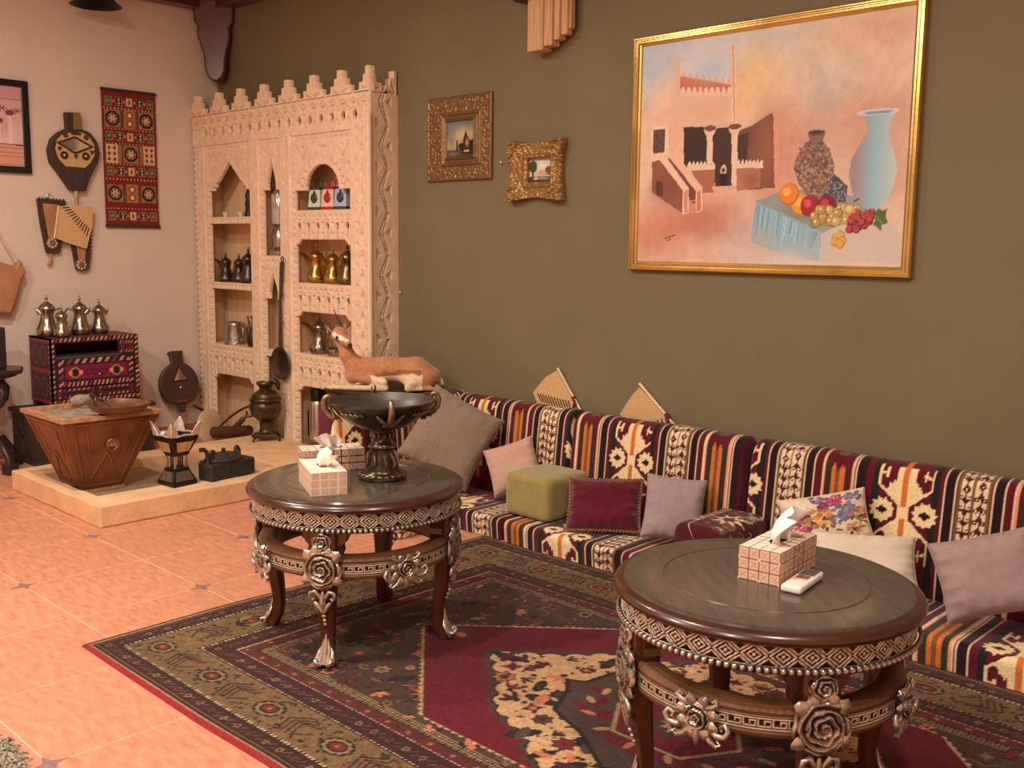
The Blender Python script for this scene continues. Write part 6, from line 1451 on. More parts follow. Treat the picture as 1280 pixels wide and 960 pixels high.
# incense burner
M_SLVR = mat('burner_silver', (176, 166, 150), rough=.28, metal=.85, var=.3, scale=40); M_BLK2 = mat('blackened_metal', (42, 34, 28), rough=.4, metal=.5, var=.3, scale=30)
iq = onz(219, 606, hz+.004)
inc = thing('incense_burner', 'square waisted metal incense burner with four flared silver horns', 'incense burner', (iq[0]-.03, iq[1]+.03, hz+.004), (0, 0, .12))
def frus(mb, s0, z0, s1, z1): return skin(mb, sq(s0, z0), sq(s1, z1))
mb = MB(); frus(mb, .158, 0, .158, .016); frus(mb, .158, .016, .098, .085); frus(mb, .098, .085, .098, .095); mb.add(sq(.098, .095), [(0, 1, 2, 3)]); mb.add(sq(.158, 0), [(3, 2, 1, 0)]); mb.build('base', M_BLK2, inc, bevel=.003)
for a in (0, 1, 2, 3): R = rot_z(a*PI/2); V = [R@np.array(q) for q in ((-.058, -.074, .026), (.058, -.074, .026), (.042, -.056, .078), (-.042, -.056, .078))]; V2 = [v-R@np.array((0, .003, 0)) for v in V]; MB().add(V+V2, [(0, 1, 2, 3), (7, 6, 5, 4), (0, 4, 5, 1), (1, 5, 6, 2), (2, 6, 7, 3), (3, 7, 4, 0)]).build('base_panel', M_SLVR, inc)
for a, b in ((-1, -1), (1, -1), (1, 1), (-1, 1)): MB().tube([(a*.040, b*.040, .09), (a*.036, b*.036, .13), (a*.040, b*.040, .172)], .007, 8).build('column', M_SLVR, inc); 
for a, b in ((-1, 0), (1, 0), (0, -1), (0, 1)): MB().tube([(a*.038, b*.038, .09), (a*.038, b*.038, .172)], .004, 6).build('thin_column', M_BLK2, inc)
mb = MB(); frus(mb, .09, .165, .10, .178); frus(mb, .10, .178, .172, .262); frus(mb, .172, .262, .178, .285); frus(mb, .178, .285, .150, .285); frus(mb, .150, .285, .10, .215); mb.add(sq(.10, .215), [(0, 1, 2, 3)]); mb.add(sq(.09, .165), [(3, 2, 1, 0)]); mb.build('cup', M_BLK2, inc, bevel=.002)
for a in (0, 1, 2, 3): R = rot_z(a*PI/2); V = [R@np.array(q) for q in ((-.036, -.0625, .192), (.036, -.0625, .192), (.056, -.086, .252), (-.056, -.086, .252))]; V2 = [v-R@np.array((0, .003, 0)) for v in V]; MB().add(V+V2, [(0, 1, 2, 3), (7, 6, 5, 4), (0, 4, 5, 1), (1, 5, 6, 2), (2, 6, 7, 3), (3, 7, 4, 0)]).build('cup_panel', mat('pale_panel', (206, 172, 120), rough=.4, metal=.3, var=.2, scale=30), inc)
M_PEARL = mat('silvered_horn', (226, 210, 194), rough=.3, metal=.5, var=.2, scale=60)
for a in (0, 1, 2, 3):
    R = rot_z(a*PI/2); hw = [(-.5, .285), (-.3, .300), (0, .292)]
    P = [(-.089, -.089, .283), (-.034, -.089, .283), (-.070, -.100, .342), (-.098, -.104, .368), (-.104, -.098, .368), (-.100, -.070, .342), (-.089, -.034, .283)]
    vs = [R@np.array(p) for p in P]; ins = [R@np.array((p[0]*.93, p[1]*.93, p[2]-.004)) for p in P]; n = len(P)
    fs = [(0, 1, 2, 3), (0, 3, 4), (0, 4, 5, 6)]; fs += [tuple(i+n for i in f[::-1]) for f in fs]+[(i, i+n, (i+1) % n+n, (i+1) % n) for i in range(n)]
    MB().add(vs+ins, fs).build('horn', M_PEARL, inc, bevel=.002)
    MB().tube([R@np.array((-.055, -.089, .286)), R@np.array((0, -.091, .292)), R@np.array((.055, -.089, .286))], .006, 6).build('lip', M_PEARL, inc)
MB().ell((-.03, -.06, .292), (.022, .022, .020), 10, 8).build('charcoal_holder', M_PEARL, inc, smooth=60)
# flat iron kettle
M_KET = mat('cast_iron', (58, 54, 46), rough=.55, metal=.35, var=.25, scale=25, bump=.2, bscale=80)
ka, kb_ = onz(264, 604, hz), onz(322, 591, hz); kd = (kb_-ka)/np.linalg.norm(kb_-ka); kc = (ka+kb_)/2; kn = np.array([kd[1], -kd[0], 0]); kn = -kn if kn@(CAM-kc) > 0 else kn; kc = kc+kn*.085
ket = thing('iron_kettle', 'low D-shaped cast iron kettle with curled spout on the hearth rim', 'kettle', (kc[0], kc[1], hz+.006), (0, 0, math.atan2(kd[1], kd[0])))
KL = np.linalg.norm(kb_-ka)*.98
if kn@np.array([-kd[1], kd[0], 0]) < 0: sgn = -1
else: sgn = 1
dpoly = [(-KL/2, -.085*sgn), (KL/2*.92, -.085*sgn), (KL/2, -.05*sgn), (KL/2*.98, .02*sgn), (KL/2*.75, .075*sgn), (0, .105*sgn), (-KL/2*.7, .09*sgn), (-KL/2, .03*sgn)]
mb = MB(); mb.prism(dpoly if sgn > 0 else dpoly[::-1], (0, 0, 0), (1, 0, 0), (0, 1, 0), (0, 0, 1), .095); mb.build('kettle_body', M_KET, ket, bevel=.012, seg=3)
MB().lathe([(.001, .0), (.125, .0), (.128, .010), (.120, .018), (.112, .020), (.104, .026), (.07, .042), (.02, .050), (.001, .05)], 32, (-.01, .0, .094), sy=.70, cap=False).build('lid', M_KET, ket, smooth=40)
MB().ell((-.01, 0, .155), (.013, .013, .013), 10, 8).build('lid_knob', M_KET, ket, smooth=60)
MB().tube([(-KL/2+.02, -.03*sgn, .09), (-KL/2+.02, -.03*sgn, .13), (-KL/2+.015, -.03*sgn, .165), (-KL/2-.005, -.03*sgn, .185), (-KL/2-.03, -.03*sgn, .186)], [.016, .013, .012, .012, .014], 10).build('curled_spout', M_KET, ket, smooth=60)
for x, r in ((-KL/2+.075, .022), (KL/2-.085, .024)): MB().tube([(x+r*math.cos(a)*.6, -.01*sgn+r*math.sin(a)*.2, .135+r*math.sin(a)*1.1) for a in np.linspace(0, 2*PI, 16, endpoint=False)], .010, 8, closed=True).build('handle_lug', M_KET, ket, smooth=60); 
for x in (-KL/2+.06, KL/2-.075): MB().tube([(x, 0, .09), (x+.01, 0, .118)], .012, 8).build('lug_stem', M_KET, ket)
# samovar
M_SAM = mat('aged_brass', (104, 86, 58), rough=.38, metal=.75, var=.35, scale=18, col2=(72, 62, 46))
sq_ = onz(333, 549, hz+.004); sam = thing('samovar', 'aged brass samovar with a pierced foot standing before the cabinet', 'samovar', (sq_[0], sq_[1], hz+.004), (0, 0, -.55))
mb = MB(); mb.box((0, 0, .034), (.15, .15, .016)); mb.lathe([(.072, .042), (.05, .058), (.044, .075)], 20, cap=False)
mb.build('foot', M_SAM, sam, bevel=.003)
for a, b in ((-1, -1), (1, -1), (1, 1), (-1, 1)): MB().tube([(a*.068, b*.068, .032), (a*.085, b*.085, .018), (a*.092, b*.092, .004)], [.013, .009, .011], 8).build('claw', M_SAM, sam)
MB().lathe([(.001, .07), (.042, .07), (.044, .095), (.040, .125), (.048, .134), (.070, .150), (.098, .180), (.112, .215), (.114, .245), (.106, .262), (.100, .268), (.104, .272), (.110, .276), (.112, .290), (.108, .297), (.09, .303), (.001, .303)], 40, cap=False).build('body', M_SAM, sam, smooth=35)
MB().lathe([(.001, .30), (.094, .302), (.092, .318), (.078, .336), (.052, .350), (.042, .356), (.001, .356)], 32, cap=False).build('lid', M_SAM, sam, smooth=35)
MB().lathe([(.001, .355), (.040, .355), (.042, .372), (.048, .380), (.060, .392), (.064, .402), (.060, .410), (.048, .412), (.044, .40), (.001, .40)], 32, cap=False).build('crown', M_SAM, sam, smooth=35)
for k in range(14): a = k*2*PI/14; MB().ell((.043*math.cos(a), .043*math.sin(a), .11), (.004, .004, .016), 6, 5).build('flute', M_SAM, sam)
for s in (-1, 1): MB().tube([(s*.100, 0, .19), (s*.135, 0, .20), (s*.145, 0, .235), (s*.128, 0, .262), (s*.100, 0, .262)], [.006, .008, .009, .008, .006], 8).build('side_handle', M_SAM, sam, smooth=60)
MB().tube([(0, -.09, .175), (0, -.14, .165), (0, -.165, .150)], [.013, .010, .008], 8).build('tap', M_SAM, sam, smooth=60); MB().tube([(0, -.13, .17), (0, -.13, .205)], .007, 8).build('tap_key', M_SAM, sam)
for s in (-1, 1): MB().ell((s*.074, .0, .342), (.012, .012, .016), 8, 6).build('lid_knob', M_SAM, sam, smooth=60)
MB().tube([(.03, .04, .41), (.055, .06, .425), (.06, .085, .40), (.04, .09, .36)], [.012, .02, .02, .012], 8).build('smoke_hood', M_SAM, sam, smooth=60)
# wooden tool lying between hearth and cabinet, a skewer beside it
tl = thing('wooden_spindle', 'dark wooden spindle with a pale disc and bent rod lying beside the hearth', 'tool', (0, 0, 0)); M_LOG = mat('dark_log', (74, 44, 32), rough=.6, var=.3, scale=12)
MB().tube([(.56, -.44, .10), (.70, -.41, .115), (.935, -.36, .155)], [.042, .046, .038], 12).build('shaft', M_LOG, tl, smooth=50)
d = MB().lathe([(.001, -.018), (.125, -.018), (.135, -.008), (.135, .010), (.120, .018), (.05, .022), (.001, .022)], 32, cap=False).build('disc', mat('pale_wood_disc', (216, 184, 144), rough=.7, var=.12, scale=10), tl, smooth=40); d.location = (.54, -.45, .138); d.rotation_euler = (0, PI/2-.15, .35)
MB().tube([tuple(q) for q in bez((.60, -.43, .12), (.70, -.40, .22), (.80, -.36, .30), (.95, -.33, .34), 14)], .009, 8).build('bent_rod', M_LOG, tl, smooth=60)
MB().tube([(.80, -.40, .16), (.86, -.36, .235)], [.022, .018], 8).build('peg', M_LOG, tl)
sk = thing('wire_skewer', 'thin brass wire skewer with a dark grip leaning by the plain bellows', 'skewer', (0, 0, 0)); a, b, c_ = onx(242, 507, .30), onx(256, 514, .30), onx(251, 533, .30); zmin = float(c_[2])
MB().tube([tuple(a), tuple(b)], .011, 8).build('grip', M_LOG, sk); MB().tube([tuple(b), tuple(c_), (float(c_[0]), float(c_[1])-.01, .003)], .004, 6).build('wire', mat('old_brass', (150, 124, 84)), sk)

# ================================================================ CHESTS AND STAND BY THE WHITE WALL
M_CHEST = mat('blackened_chest_wood', (56, 42, 32), rough=.6, var=.3, scale=10, stretch=(1, 5, 1), bump=.25, bscale=30)
ch = thing('wooden_chest', 'dark old wooden chest under the painted box', 'chest', (0, 0, 0)); cx0, cx1, cy0, cy1 = .03, .44, -1.665, -.845
MB().box(((cx0+cx1)/2, (cy0+cy1)/2, .165), (cx1-cx0, cy1-cy0, .322)).build('body', M_CHEST, ch, bevel=.006); MB().box(((cx0+cx1)/2, (cy0+cy1)/2, .345), (cx1-cx0+.03, cy1-cy0+.04, .030)).build('lid', M_CHEST, ch, bevel=.006); MB().box(((cx0+cx1)/2, (cy0+cy1)/2, .015), (cx1-cx0+.02, cy1-cy0+.02, .028)).build('plinth', M_CHEST, ch, bevel=.005)
MB().tube([(.20+.035*math.cos(a), cy0-.008, .20+.035*math.sin(a)) for a in np.linspace(0, 2*PI, 18, endpoint=False)], .006, 6, closed=True).build('ring_pull', M_IRON, ch, smooth=60); MB().box((.20, cy0-.003, .235), (.05, .006, .05)).build('pull_plate', M_IRON, ch)
for k in range(7): MB().box((cx1+.002, -1.0, .04+k*.042), (.006, .26, .012)).build('carved_slat', M_CHEST, ch)
# painted box with a drawer
pb = thing('painted_box', 'crimson and black painted wooden box with an open slot and one drawer', 'box', (0, 0, 0)); bx0, bx1, by0, by1, bz0_, bz1_ = .09, .44, -1.548, -.935, .405, .850
M_PB = vmat('painted_wood', rough=.5, var=.1, scale=40, bump=.05); CRIM, NVY, PNK = (112, 26, 44), (40, 32, 36), (206, 120, 112)
def candy(cv, x0, y0, x1, y1, n, vert=False):
    cv.rect(x0, y0, x1, y1, NVY)
    for k in range(n):
        f0, f1 = k/n, (k+.45)/n; c = ((206, 128, 108), (150, 36, 44), (206, 176, 130))[k % 3] if k % 2 else (206, 120, 112)
        if vert: ya, yb = y0+(y1-y0)*f0, y0+(y1-y0)*f1; s = (y1-y0)/n*.4; cv.poly([(x0+.003, ya), (x1-.003, ya+s), (x1-.003, yb+s), (x0+.003, yb)], c)
        else: xa, xb = x0+(x1-x0)*f0, x0+(x1-x0)*f1; s = (x1-x0)/n*.4; cv.poly([(xa, y0+.003), (xb, y0+.003), (xb+s, y1-.003), (xa+s, y1-.003)], c)
wy, wz = by1-by0, bz1_-bz0_
fcv = Cv(wy, wz, .004, NVY); candy(fcv, 0, wz-.03, wy, wz, 20); candy(fcv, 0, 0, wy, .028, 20); candy(fcv, 0, 0, .03, wz, 13, True); candy(fcv, wy-.03, 0, wy, wz, 13, True)
for x0 in (.04, wy/2+.01): fcv.rect(x0, .035, x0+wy/2-.06, .10, CRIM); candy(fcv, x0, .035, x0+wy/2-.05, .055, 8); candy(fcv, x0, .082, x0+wy/2-.05, .10, 8); fcv.rect(x0+.02, .060, x0+wy/2-.08, .078, NVY)
fcv.rect(.035, .305, wy-.14, .318, (70, 76, 74)); candy(fcv, wy-.135, .32, wy-.035, .345, 5); candy(fcv, wy-.135, .385, wy-.035, .41, 5); fcv.rect(wy-.13, .345, wy-.04, .385, CRIM); fcv.ell(wy-.085, .365, .02, .015, NVY)
fcv.a[..., 1] += 0
hole = (fcv.X > .04) & (fcv.X < wy-.145) & (fcv.Y > .325) & (fcv.Y < .408)
colr = fcv.a.copy(); hcv = Cv(wy, wz, .004); hcv.a[..., 1] = hole
carve('front_panel', hcv, (bx1, by0, bz0_), (0, 1, 0), (0, 0, 1), (-1, 0, 0), .014, pb, m=M_PB, colors=colr)
scv = Cv(bx1-bx0, wz, .005, CRIM)
for zz in (0, wz/2-.01, wz-.02): scv.rect(0, zz, bx1-bx0, zz+.02, (140, 44, 58))
candy(scv, bx1-bx0-.028, 0, bx1-bx0, wz, 13, True); scv.rect(0, 0, .022, wz, (140, 40, 56))
for zc in (wz*.25, wz*.73):
    scv.rect(.03, zc-.085, bx1-bx0-.035, zc+.085, (58, 34, 36))
    for xc in (.10, .235): scv.ell(xc, zc, .058, .066, (112, 84, 76)); scv.ell(xc, zc, .050, .058, (62, 44, 42)); scv.star(xc, zc, .04, (92, 40, 48), 8, .5)
o = slab('side_panel', scv, .012, M_PB, pb, loc=(bx0, by0+.012, bz0_), rot=(PI/2, 0, 0))
mcr = mat('crimson_board', (92, 28, 38), rough=.5, var=.15)
MB().box(((bx0+bx1)/2-.005, (by0+by1)/2, bz1_-.006), (bx1-bx0-.012, wy, .012)).build('top_board', mcr, pb); MB().box(((bx0+bx1)/2-.007, (by0+by1)/2+.006, bz0_+.006), (bx1-bx0-.016, wy-.014, .012)).build('bottom_board', mcr, pb); MB().box((bx0+.006, (by0+by1)/2+.006, (bz0_+bz1_)/2), (.012, wy-.014, wz-.024)).build('back_board', mcr, pb); MB().box(((bx0+bx1)/2-.007, by1-.006, (bz0_+bz1_)/2), (bx1-bx0-.016, .012, wz-.024)).build('side_board', mcr, pb); MB().box(((bx0+bx1)/2-.007, (by0+by1)/2+.006, bz0_+.318), (bx1-bx0-.03, wy-.03, .010)).build('shelf_board', mat('slot_shelf', (70, 64, 58), rough=.6), pb)
dcv = Cv(wy-.09, .19, .004, NVY); w, h = dcv.w, dcv.h; candy(dcv, 0, h-.036, w, h, 10); candy(dcv, 0, 0, w, .038, 18); candy(dcv, 0, 0, .035, h, 4, True); candy(dcv, w-.035, 0, w, h, 5, True); dcv.rect(.045, .048, w-.045, h-.046, (126, 28, 60))
for f, k in ((.18, 0), (.80, 0), (.11, 1), (.26, 1), (.72, 1), (.88, 1), (.60, 2), (.46, 2), (.38, 2)):
    x = .03+(w-.06)*f; y = h/2
    if k == 0: dcv.ell(x, y, .034, .036, (196, 150, 90)); dcv.ell(x, y, .027, .029, (60, 40, 36)); dcv.ell(x, y, .014, .016, (24, 20, 22))
    elif k == 1: dcv.ell(x, y, .014, .016, (226, 140, 100))
    else: dcv.ell(x, y, .030, .024, (70, 34, 48)); dcv.ell(x, y, .018, .012, (126, 28, 60))
dr = slab('drawer', dcv, .012, M_PB, pb, loc=(bx1-.004, by0+.045, bz0_+.112), rot=(PI/2, 0, PI/2)); MB().ell((w*.53, h*.40, .018), (.010, .010, .010), 10, 8).build('knob', M_STEEL, dr, smooth=60)
for y in (by0+.03, by1-.03):
    for x in (bx0+.03, bx1-.03): MB().box((x, y, .3835), (.045, .045, .045)).build('foot', M_CHEST, pb)
# dark pedestal stand at the far left, with a black box on it
M_EBON = mat('ebonised_wood', (46, 32, 26), rough=.4, var=.3, scale=14, coat=.2)
e = onx(23, 455, .33); sc_ = (.34, float(e[1])-.235); ztop = .672
sd = thing('pedestal_stand', 'dark carved pedestal stand with scroll legs at the white wall', 'stand', (sc_[0], sc_[1], 0))
sc = [(.245*(1+.045*math.cos(8*a))*math.cos(a), .245*(1+.045*math.cos(8*a))*math.sin(a)) for a in np.linspace(0, 2*PI, 64, endpoint=False)]
MB().prism(sc, (0, 0, ztop-.03), (1, 0, 0), (0, 1, 0), (0, 0, 1), .03).build('top', M_EBON, sd, bevel=.008); MB().lathe([(.001, ztop-.065), (.15, ztop-.065), (.21, ztop-.045), (.215, ztop-.028), (.001, ztop-.028)], 40, cap=False).build('under_moulding', M_EBON, sd, smooth=40)
MB().lathe([(.05, .10), (.065, .16), (.04, .22), (.055, .32), (.075, .40), (.045, .47), (.05, .56), (.07, .61)], 24, cap=False).build('column', M_EBON, sd, smooth=50)
for k in range(4):
    a = k*PI/2+.35; R = rot_z(a); q = lambda p: tuple(R@np.array(p))
    MB().tube([q((.05, 0, .44)), q((.12, 0, .42)), q((.17, 0, .46)), q((.185, 0, .53)), q((.15, 0, .575)), q((.115, 0, .55)), q((.125, 0, .52))], [.014, .018, .020, .020, .017, .014, .010], 10).build('scroll_bracket', M_EBON, sd, smooth=60)
    MB().tube([q((.05, 0, .18)), q((.13, 0, .20)), q((.20, 0, .11)), q((.215, 0, .05))], [.022, .024, .022, .020], 10).build('leg', M_EBON, sd, smooth=60); MB().box(q((.215, 0, .035)), (.075, .075, .07), rz=a).build('block_foot', M_EBON, sd, bevel=.006)
bxq = onx(6, 450, .34)
tag(MB().box((.34, float(bxq[1])-.16, ztop+.135), (.20, .28, .27)).build('black_case', mat('black_case', (38, 32, 30), rough=.45, var=.2), bevel=.012), 'black upright case standing on the dark pedestal stand', 'case')

# ================================================================ COFFEE POTS AND METALWARE
M_SILP = mat('silver_pot', (160, 152, 138), rough=.22, metal=.95, var=.2, scale=14); M_PEWT = mat('dark_pewter', (88, 80, 68), rough=.34, metal=.85, var=.3, scale=16); M_BRAS = mat('brass_pot', (182, 142, 74), rough=.26, metal=.95, var=.25, scale=14)
M_TIN = mat('hammered_tin', (176, 168, 152), rough=.3, metal=.9, var=.25, scale=30, bump=.3, bscale=50)
def dallah(label, loc, h, m, spout_dir=PI, beak=True, handle=True, squat=1.0, group=None, name='coffee_pot'):
    t = thing(name, label, 'coffee pot', tuple(loc), (0, 0, spout_dir), group=group); s = h
    MB().lathe([(.001, 0), (.20*s*squat, 0), (.24*s*squat, .02*s), (.275*s*squat, .09*s), (.26*s*squat, .18*s), (.20*s*squat, .28*s), (.155*s, .38*s), (.140*s, .46*s), (.150*s, .54*s), (.178*s, .60*s), (.182*s, .625*s), (.168*s, .64*s), (.001, .64*s)], 28, cap=False).build('body', m, t, smooth=35)
    ld = MB().lathe([(.001, .63*s), (.180*s, .632*s), (.176*s, .66*s), (.14*s, .71*s), (.085*s, .755*s), (.045*s, .79*s), (.001, .80*s)], 28, cap=False).build('lid', m, t, smooth=35)
    MB().lathe([(.001, .785*s), (.040*s, .79*s), (.020*s, .83*s), (.042*s, .865*s), (.020*s, .90*s), (.026*s, .925*s), (.012*s, .96*s), (.001, 1.0*s)], 14, cap=False).build('finial', m, ld, smooth=50)
    if beak: MB().tube([(.12*s, 0, .42*s), (.24*s, 0, .48*s), (.35*s, 0, .58*s), (.49*s, 0, .67*s), (.65*s, 0, .71*s), (.84*s, 0, .67*s)], [.09*s, .088*s, .068*s, .052*s, .036*s, .006*s], 10, flat=.7).build('beak_spout', m, t, smooth=60)
    else: MB().tube([(.14*s, 0, .52*s), (.20*s, 0, .60*s), (.255*s, 0, .63*s)], [.07*s, .05*s, .012*s], 10).build('pouring_lip', m, t, smooth=60)
    if handle: MB().tube([(-.14*s, 0, .58*s), (-.28*s, 0, .63*s), (-.36*s, 0, .52*s), (-.34*s, 0, .34*s), (-.27*s, 0, .20*s), (-.22*s, 0, .16*s)], [.022*s, .026*s, .028*s, .026*s, .022*s, .018*s], 8).build('handle', m, t, smooth=60)
    return t
# four silver pots on the painted box
zb = .851
for px, py, x, h, sd_, beak, lb in ((60, 419, .22, .295, -1.75, False, 'tall silver coffee pot with a pouring lip on the painted box'), (78, 423, .37, .225, -.3, False, 'smallest silver coffee pot at the front edge of the painted box'), (101, 420, .24, .285, .9, False, 'silver coffee pot with the roundest lid on the painted box'), (125, 417, .22, .255, 1.4, False, 'slim silver coffee pot standing at the far end of the painted box')):
    q = onx(px, py, x); dallah(lb, (x, q[1], zb), h, M_SILP, sd_, beak, True, .92, 'silver coffee pots on the painted box')
# cabinet shelves
S = lambda px, z, y=-.13: (float(ony(px, 300, y)[0]), y, z)
dallah('dark pewter coffee pot with long beak, first in the pewter row', S(281.5, ZL[1]+.001, -.16), .235, M_PEWT, PI, True, False, 1.0, 'dark pewter coffee pots in the cabinet')
dallah('dark pewter coffee pot in the middle of the pewter row', S(298, ZL[1]+.001, -.11), .225, M_PEWT, -1.2, False, True, 1.0, 'dark pewter coffee pots in the cabinet')
dallah('dark pewter coffee pot with a tall finial beside the middle post', S(310, ZL[1]+.001, -.15), .275, M_PEWT, -.9, False, True, .9, 'dark pewter coffee pots in the cabinet')
dallah('tall brass coffee pot with a long beak, largest of the brass pots', S(395, ZR[1]+.001, -.14), .283, M_BRAS, PI, True, False, .92, 'brass coffee pots in the cabinet')
dallah('golden brass coffee pot with pointed finial in the middle of the brass row', S(416, ZR[1]+.001, -.12), .255, M_BRAS, PI, True, False, .95, 'brass coffee pots in the cabinet')
dallah('darker brass coffee pot beside the carved lozenge post', S(434, ZR[1]+.001, -.14), .280, mat('dull_brass', (126, 108, 72), rough=.3, metal=.9, var=.25), -1.2, False, True, .95, 'brass coffee pots in the cabinet')
dallah('silver coffee pot with a long dark beak behind the gazelle', S(398, ZR[2]+.001, -.14), .282, mat('grey_silver', (140, 132, 118), rough=.22, metal=.95, var=.25), PI, True, True, .95)
sp_ = thing('sugar_bowl', 'small round silver sugar bowl beside the beaked silver pot', 'bowl', S(417, ZR[2]+.001, -.16)); MB().lathe([(.001, 0), (.045, 0), (.058, .02), (.055, .045), (.03, .06), (.001, .062)], 24, cap=False).build('bowl', M_SILP, sp_, smooth=40); MB().ell((0, 0, .068), (.010, .010, .012), 8, 6).build('lid_knob', M_SILP, sp_, smooth=60)
jg = thing('tin_jug', 'squat hammered tin jug with a lid on the lowest left shelf', 'jug', S(291.5, ZL[2]+.001, -.14), (0, 0, PI)); MB().lathe([(.001, 0), (.088, 0), (.086, .02), (.070, .14), (.072, .15), (.001, .15)], 28, cap=False).build('body', M_TIN, jg, smooth=35); MB().lathe([(.001, .148), (.076, .148), (.070, .162), (.03, .172), (.001, .174)], 28, cap=False).build('lid', M_TIN, jg, smooth=35); MB().tube([(.06, 0, .115), (.095, 0, .135), (.115, 0, .14)], [.02, .014, .006], 8).build('spout', M_TIN, jg, smooth=60); MB().tube([(-.068, 0, .135), (-.11, 0, .12), (-.105, 0, .05), (-.08, 0, .03)], .008, 8).build('handle', M_TIN, jg, smooth=60)
ew = thing('dark_ewer', 'slender dark ewer half hidden by the cabinet post', 'ewer', S(316, ZL[2]+.001, -.14), (0, 0, PI)); MB().lathe([(.001, 0), (.05, 0), (.065, .04), (.06, .09), (.025, .15), (.022, .20), (.035, .225), (.001, .225)], 24, cap=False).build('body', M_PEWT, ew, smooth=40); MB().tube([(.05, 0, .08), (.085, 0, .11), (.075, 0, .17), (.10, 0, .22)], [.016, .012, .009, .008], 8).build('spout', M_PEWT, ew, smooth=60)
ir = thing('coffee_mill', 'dark slender coffee mill with a curled crank on the top left shelf', 'coffee mill', S(312, ZL[0]+.001, -.14)); MB().lathe([(.001, 0), (.035, 0), (.030, .03), (.022, .06), (.030, .09), (.022, .12), (.026, .16), (.012, .19), (.001, .19)], 20, cap=False).build('barrel', M_BLK2, ir, smooth=50); MB().tube([(0, 0, .185), (-.03, 0, .21), (-.05, 0, .23), (-.04, 0, .25), (-.02, 0, .245)], .006, 8).build('crank', M_BLK2, ir, smooth=60)
for px, lb in ((283, 'tiny white coffee cup farthest from the mill on the top left shelf'), (302, 'tiny white coffee cup next to the dark mill')): c = thing('coffee_cup', lb, 'cup', S(px, ZL[0]+.001, -.17), group='tiny coffee cups'); MB().lathe([(.001, 0), (.014, 0), (.024, .03), (.027, .036), (.022, .032), (.012, .005), (.001, .005)], 18, cap=False).build('bowl', mat('white_glaze', (232, 222, 206), rough=.2), c, smooth=40); MB().lathe([(.0, 0), (.018, 0), (.018, .002), (.0, .002)], 16, cap=False).build('foot_ring', MATS['white_glaze'], c)
lt = thing('silver_lantern', 'tall two-tier silver lantern half hidden in the narrow upper niche', 'lantern', S(350, ZM[0]+.001, -.13))
MB().lathe([(.001, 0), (.075, 0), (.078, .03), (.055, .06), (.06, .14), (.045, .18), (.035, .20), (.05, .22), (.001, .22)], 28, cap=False).build('base', M_SILP, lt, smooth=35); MB().lathe([(.055, .22), (.058, .24), (.058, .42), (.05, .44)], 28, cap=False).build('chimney', mat('smoky_glass', (190, 186, 176), rough=.1, metal=.6), lt, smooth=40); MB().lathe([(.001, .43), (.06, .43), (.05, .46), (.02, .49), (.001, .5)], 28, cap=False).build('cap', M_SILP, lt, smooth=35)
pi_ = thing('tin_pitcher', 'tall hammered tin pitcher in the narrow lower niche', 'pitcher', (1.115, -.13, ZM[1]+.001), (0, 0, PI)); MB().lathe([(.001, 0), (.084, 0), (.086, .012), (.075, .016), (.082, .03), (.062, .30), (.068, .33), (.066, .335), (.001, .30)], 28, cap=False).build('body', M_TIN, pi_, smooth=35); MB().tube([(.055, 0, .29), (.09, 0, .315), (.125, 0, .31)], [.03, .022, .006], 8).build('spout', M_TIN, pi_, smooth=60); MB().tube([(-.06, 0, .29), (-.11, 0, .27), (-.11, 0, .12), (-.08, 0, .06)], .010, 8).build('handle', M_TIN, pi_, smooth=60); MB().lathe([(.001, .33), (.068, .332), (.05, .36), (.015, .375), (.012, .395), (.001, .40)], 24, cap=False).build('lid', M_TIN, pi_, smooth=35)
# three little enamel gift pots in the arched niche
for px, c1, c2, lb in ((399.5, (44, 74, 54), (206, 214, 200), 'green and white pot-shaped gift tin under the round arch'), (416, (176, 26, 40), (236, 196, 176), 'red and white pot-shaped gift tin under the round arch'), (432, (40, 62, 96), (176, 190, 206), 'blue and white pot-shaped gift tin beside the red one')):
    t = thing('gift_tin', lb, 'gift tin', S(px, ZR[0]+.001, -.14), (0, 0, .12), group='pot-shaped gift tins'); k = '_'.join(map(str, c1)); mc = mat('enamel_'+k, c1, rough=.25, var=.1); ml = mat('enamel_pale_'+k, c2, rough=.3, var=.06)
    MB().box((0, 0, .075), (.118, .10, .12), taper=.86).build('tin_body', ml, t, bevel=.006); MB().box((0, 0, .010), (.122, .104, .02)).build('base_band', mc, t, bevel=.003); MB().box((0, 0, .142), (.104, .088, .018), taper=.8).build('shoulder', mc, t, bevel=.004)
    MB().ell((.004, -.050, .078), (.032, .010, .034), 14, 8).build('pot_emblem', mc, t, smooth=60); MB().tube([(.004, -.046, .10), (.004, -.045, .128)], [.012, .006], 8).build('emblem_neck', mc, t); MB().tube([(-.03, 0, .148), (-.028, 0, .19), (.0, 0, .205), (.028, 0, .19), (.03, 0, .148)], .008, 8).build('loop_handle', mc, t, smooth=60)
th = thing('steel_flask', 'black and steel flask standing in the bottom right niche', 'flask', (float(ony(399, 500, -.12)[0]), -.13, .001)); th.scale = (.9, .9, .95); MB().lathe([(.001, 0), (.065, 0), (.07, .02), (.07, .40), (.06, .43), (.001, .43)], 28, cap=False).build('body', M_STEEL, th, smooth=35); MB().lathe([(.055, .42), (.058, .50), (.045, .52), (.001, .52)], 24, cap=False).build('cap', M_BLKM, th, smooth=40); MB().tube([(-.068, 0, .36), (-.12, 0, .34), (-.12, 0, .16), (-.068, 0, .14)], .014, 8).build('handle', M_BLKM, th, smooth=60)
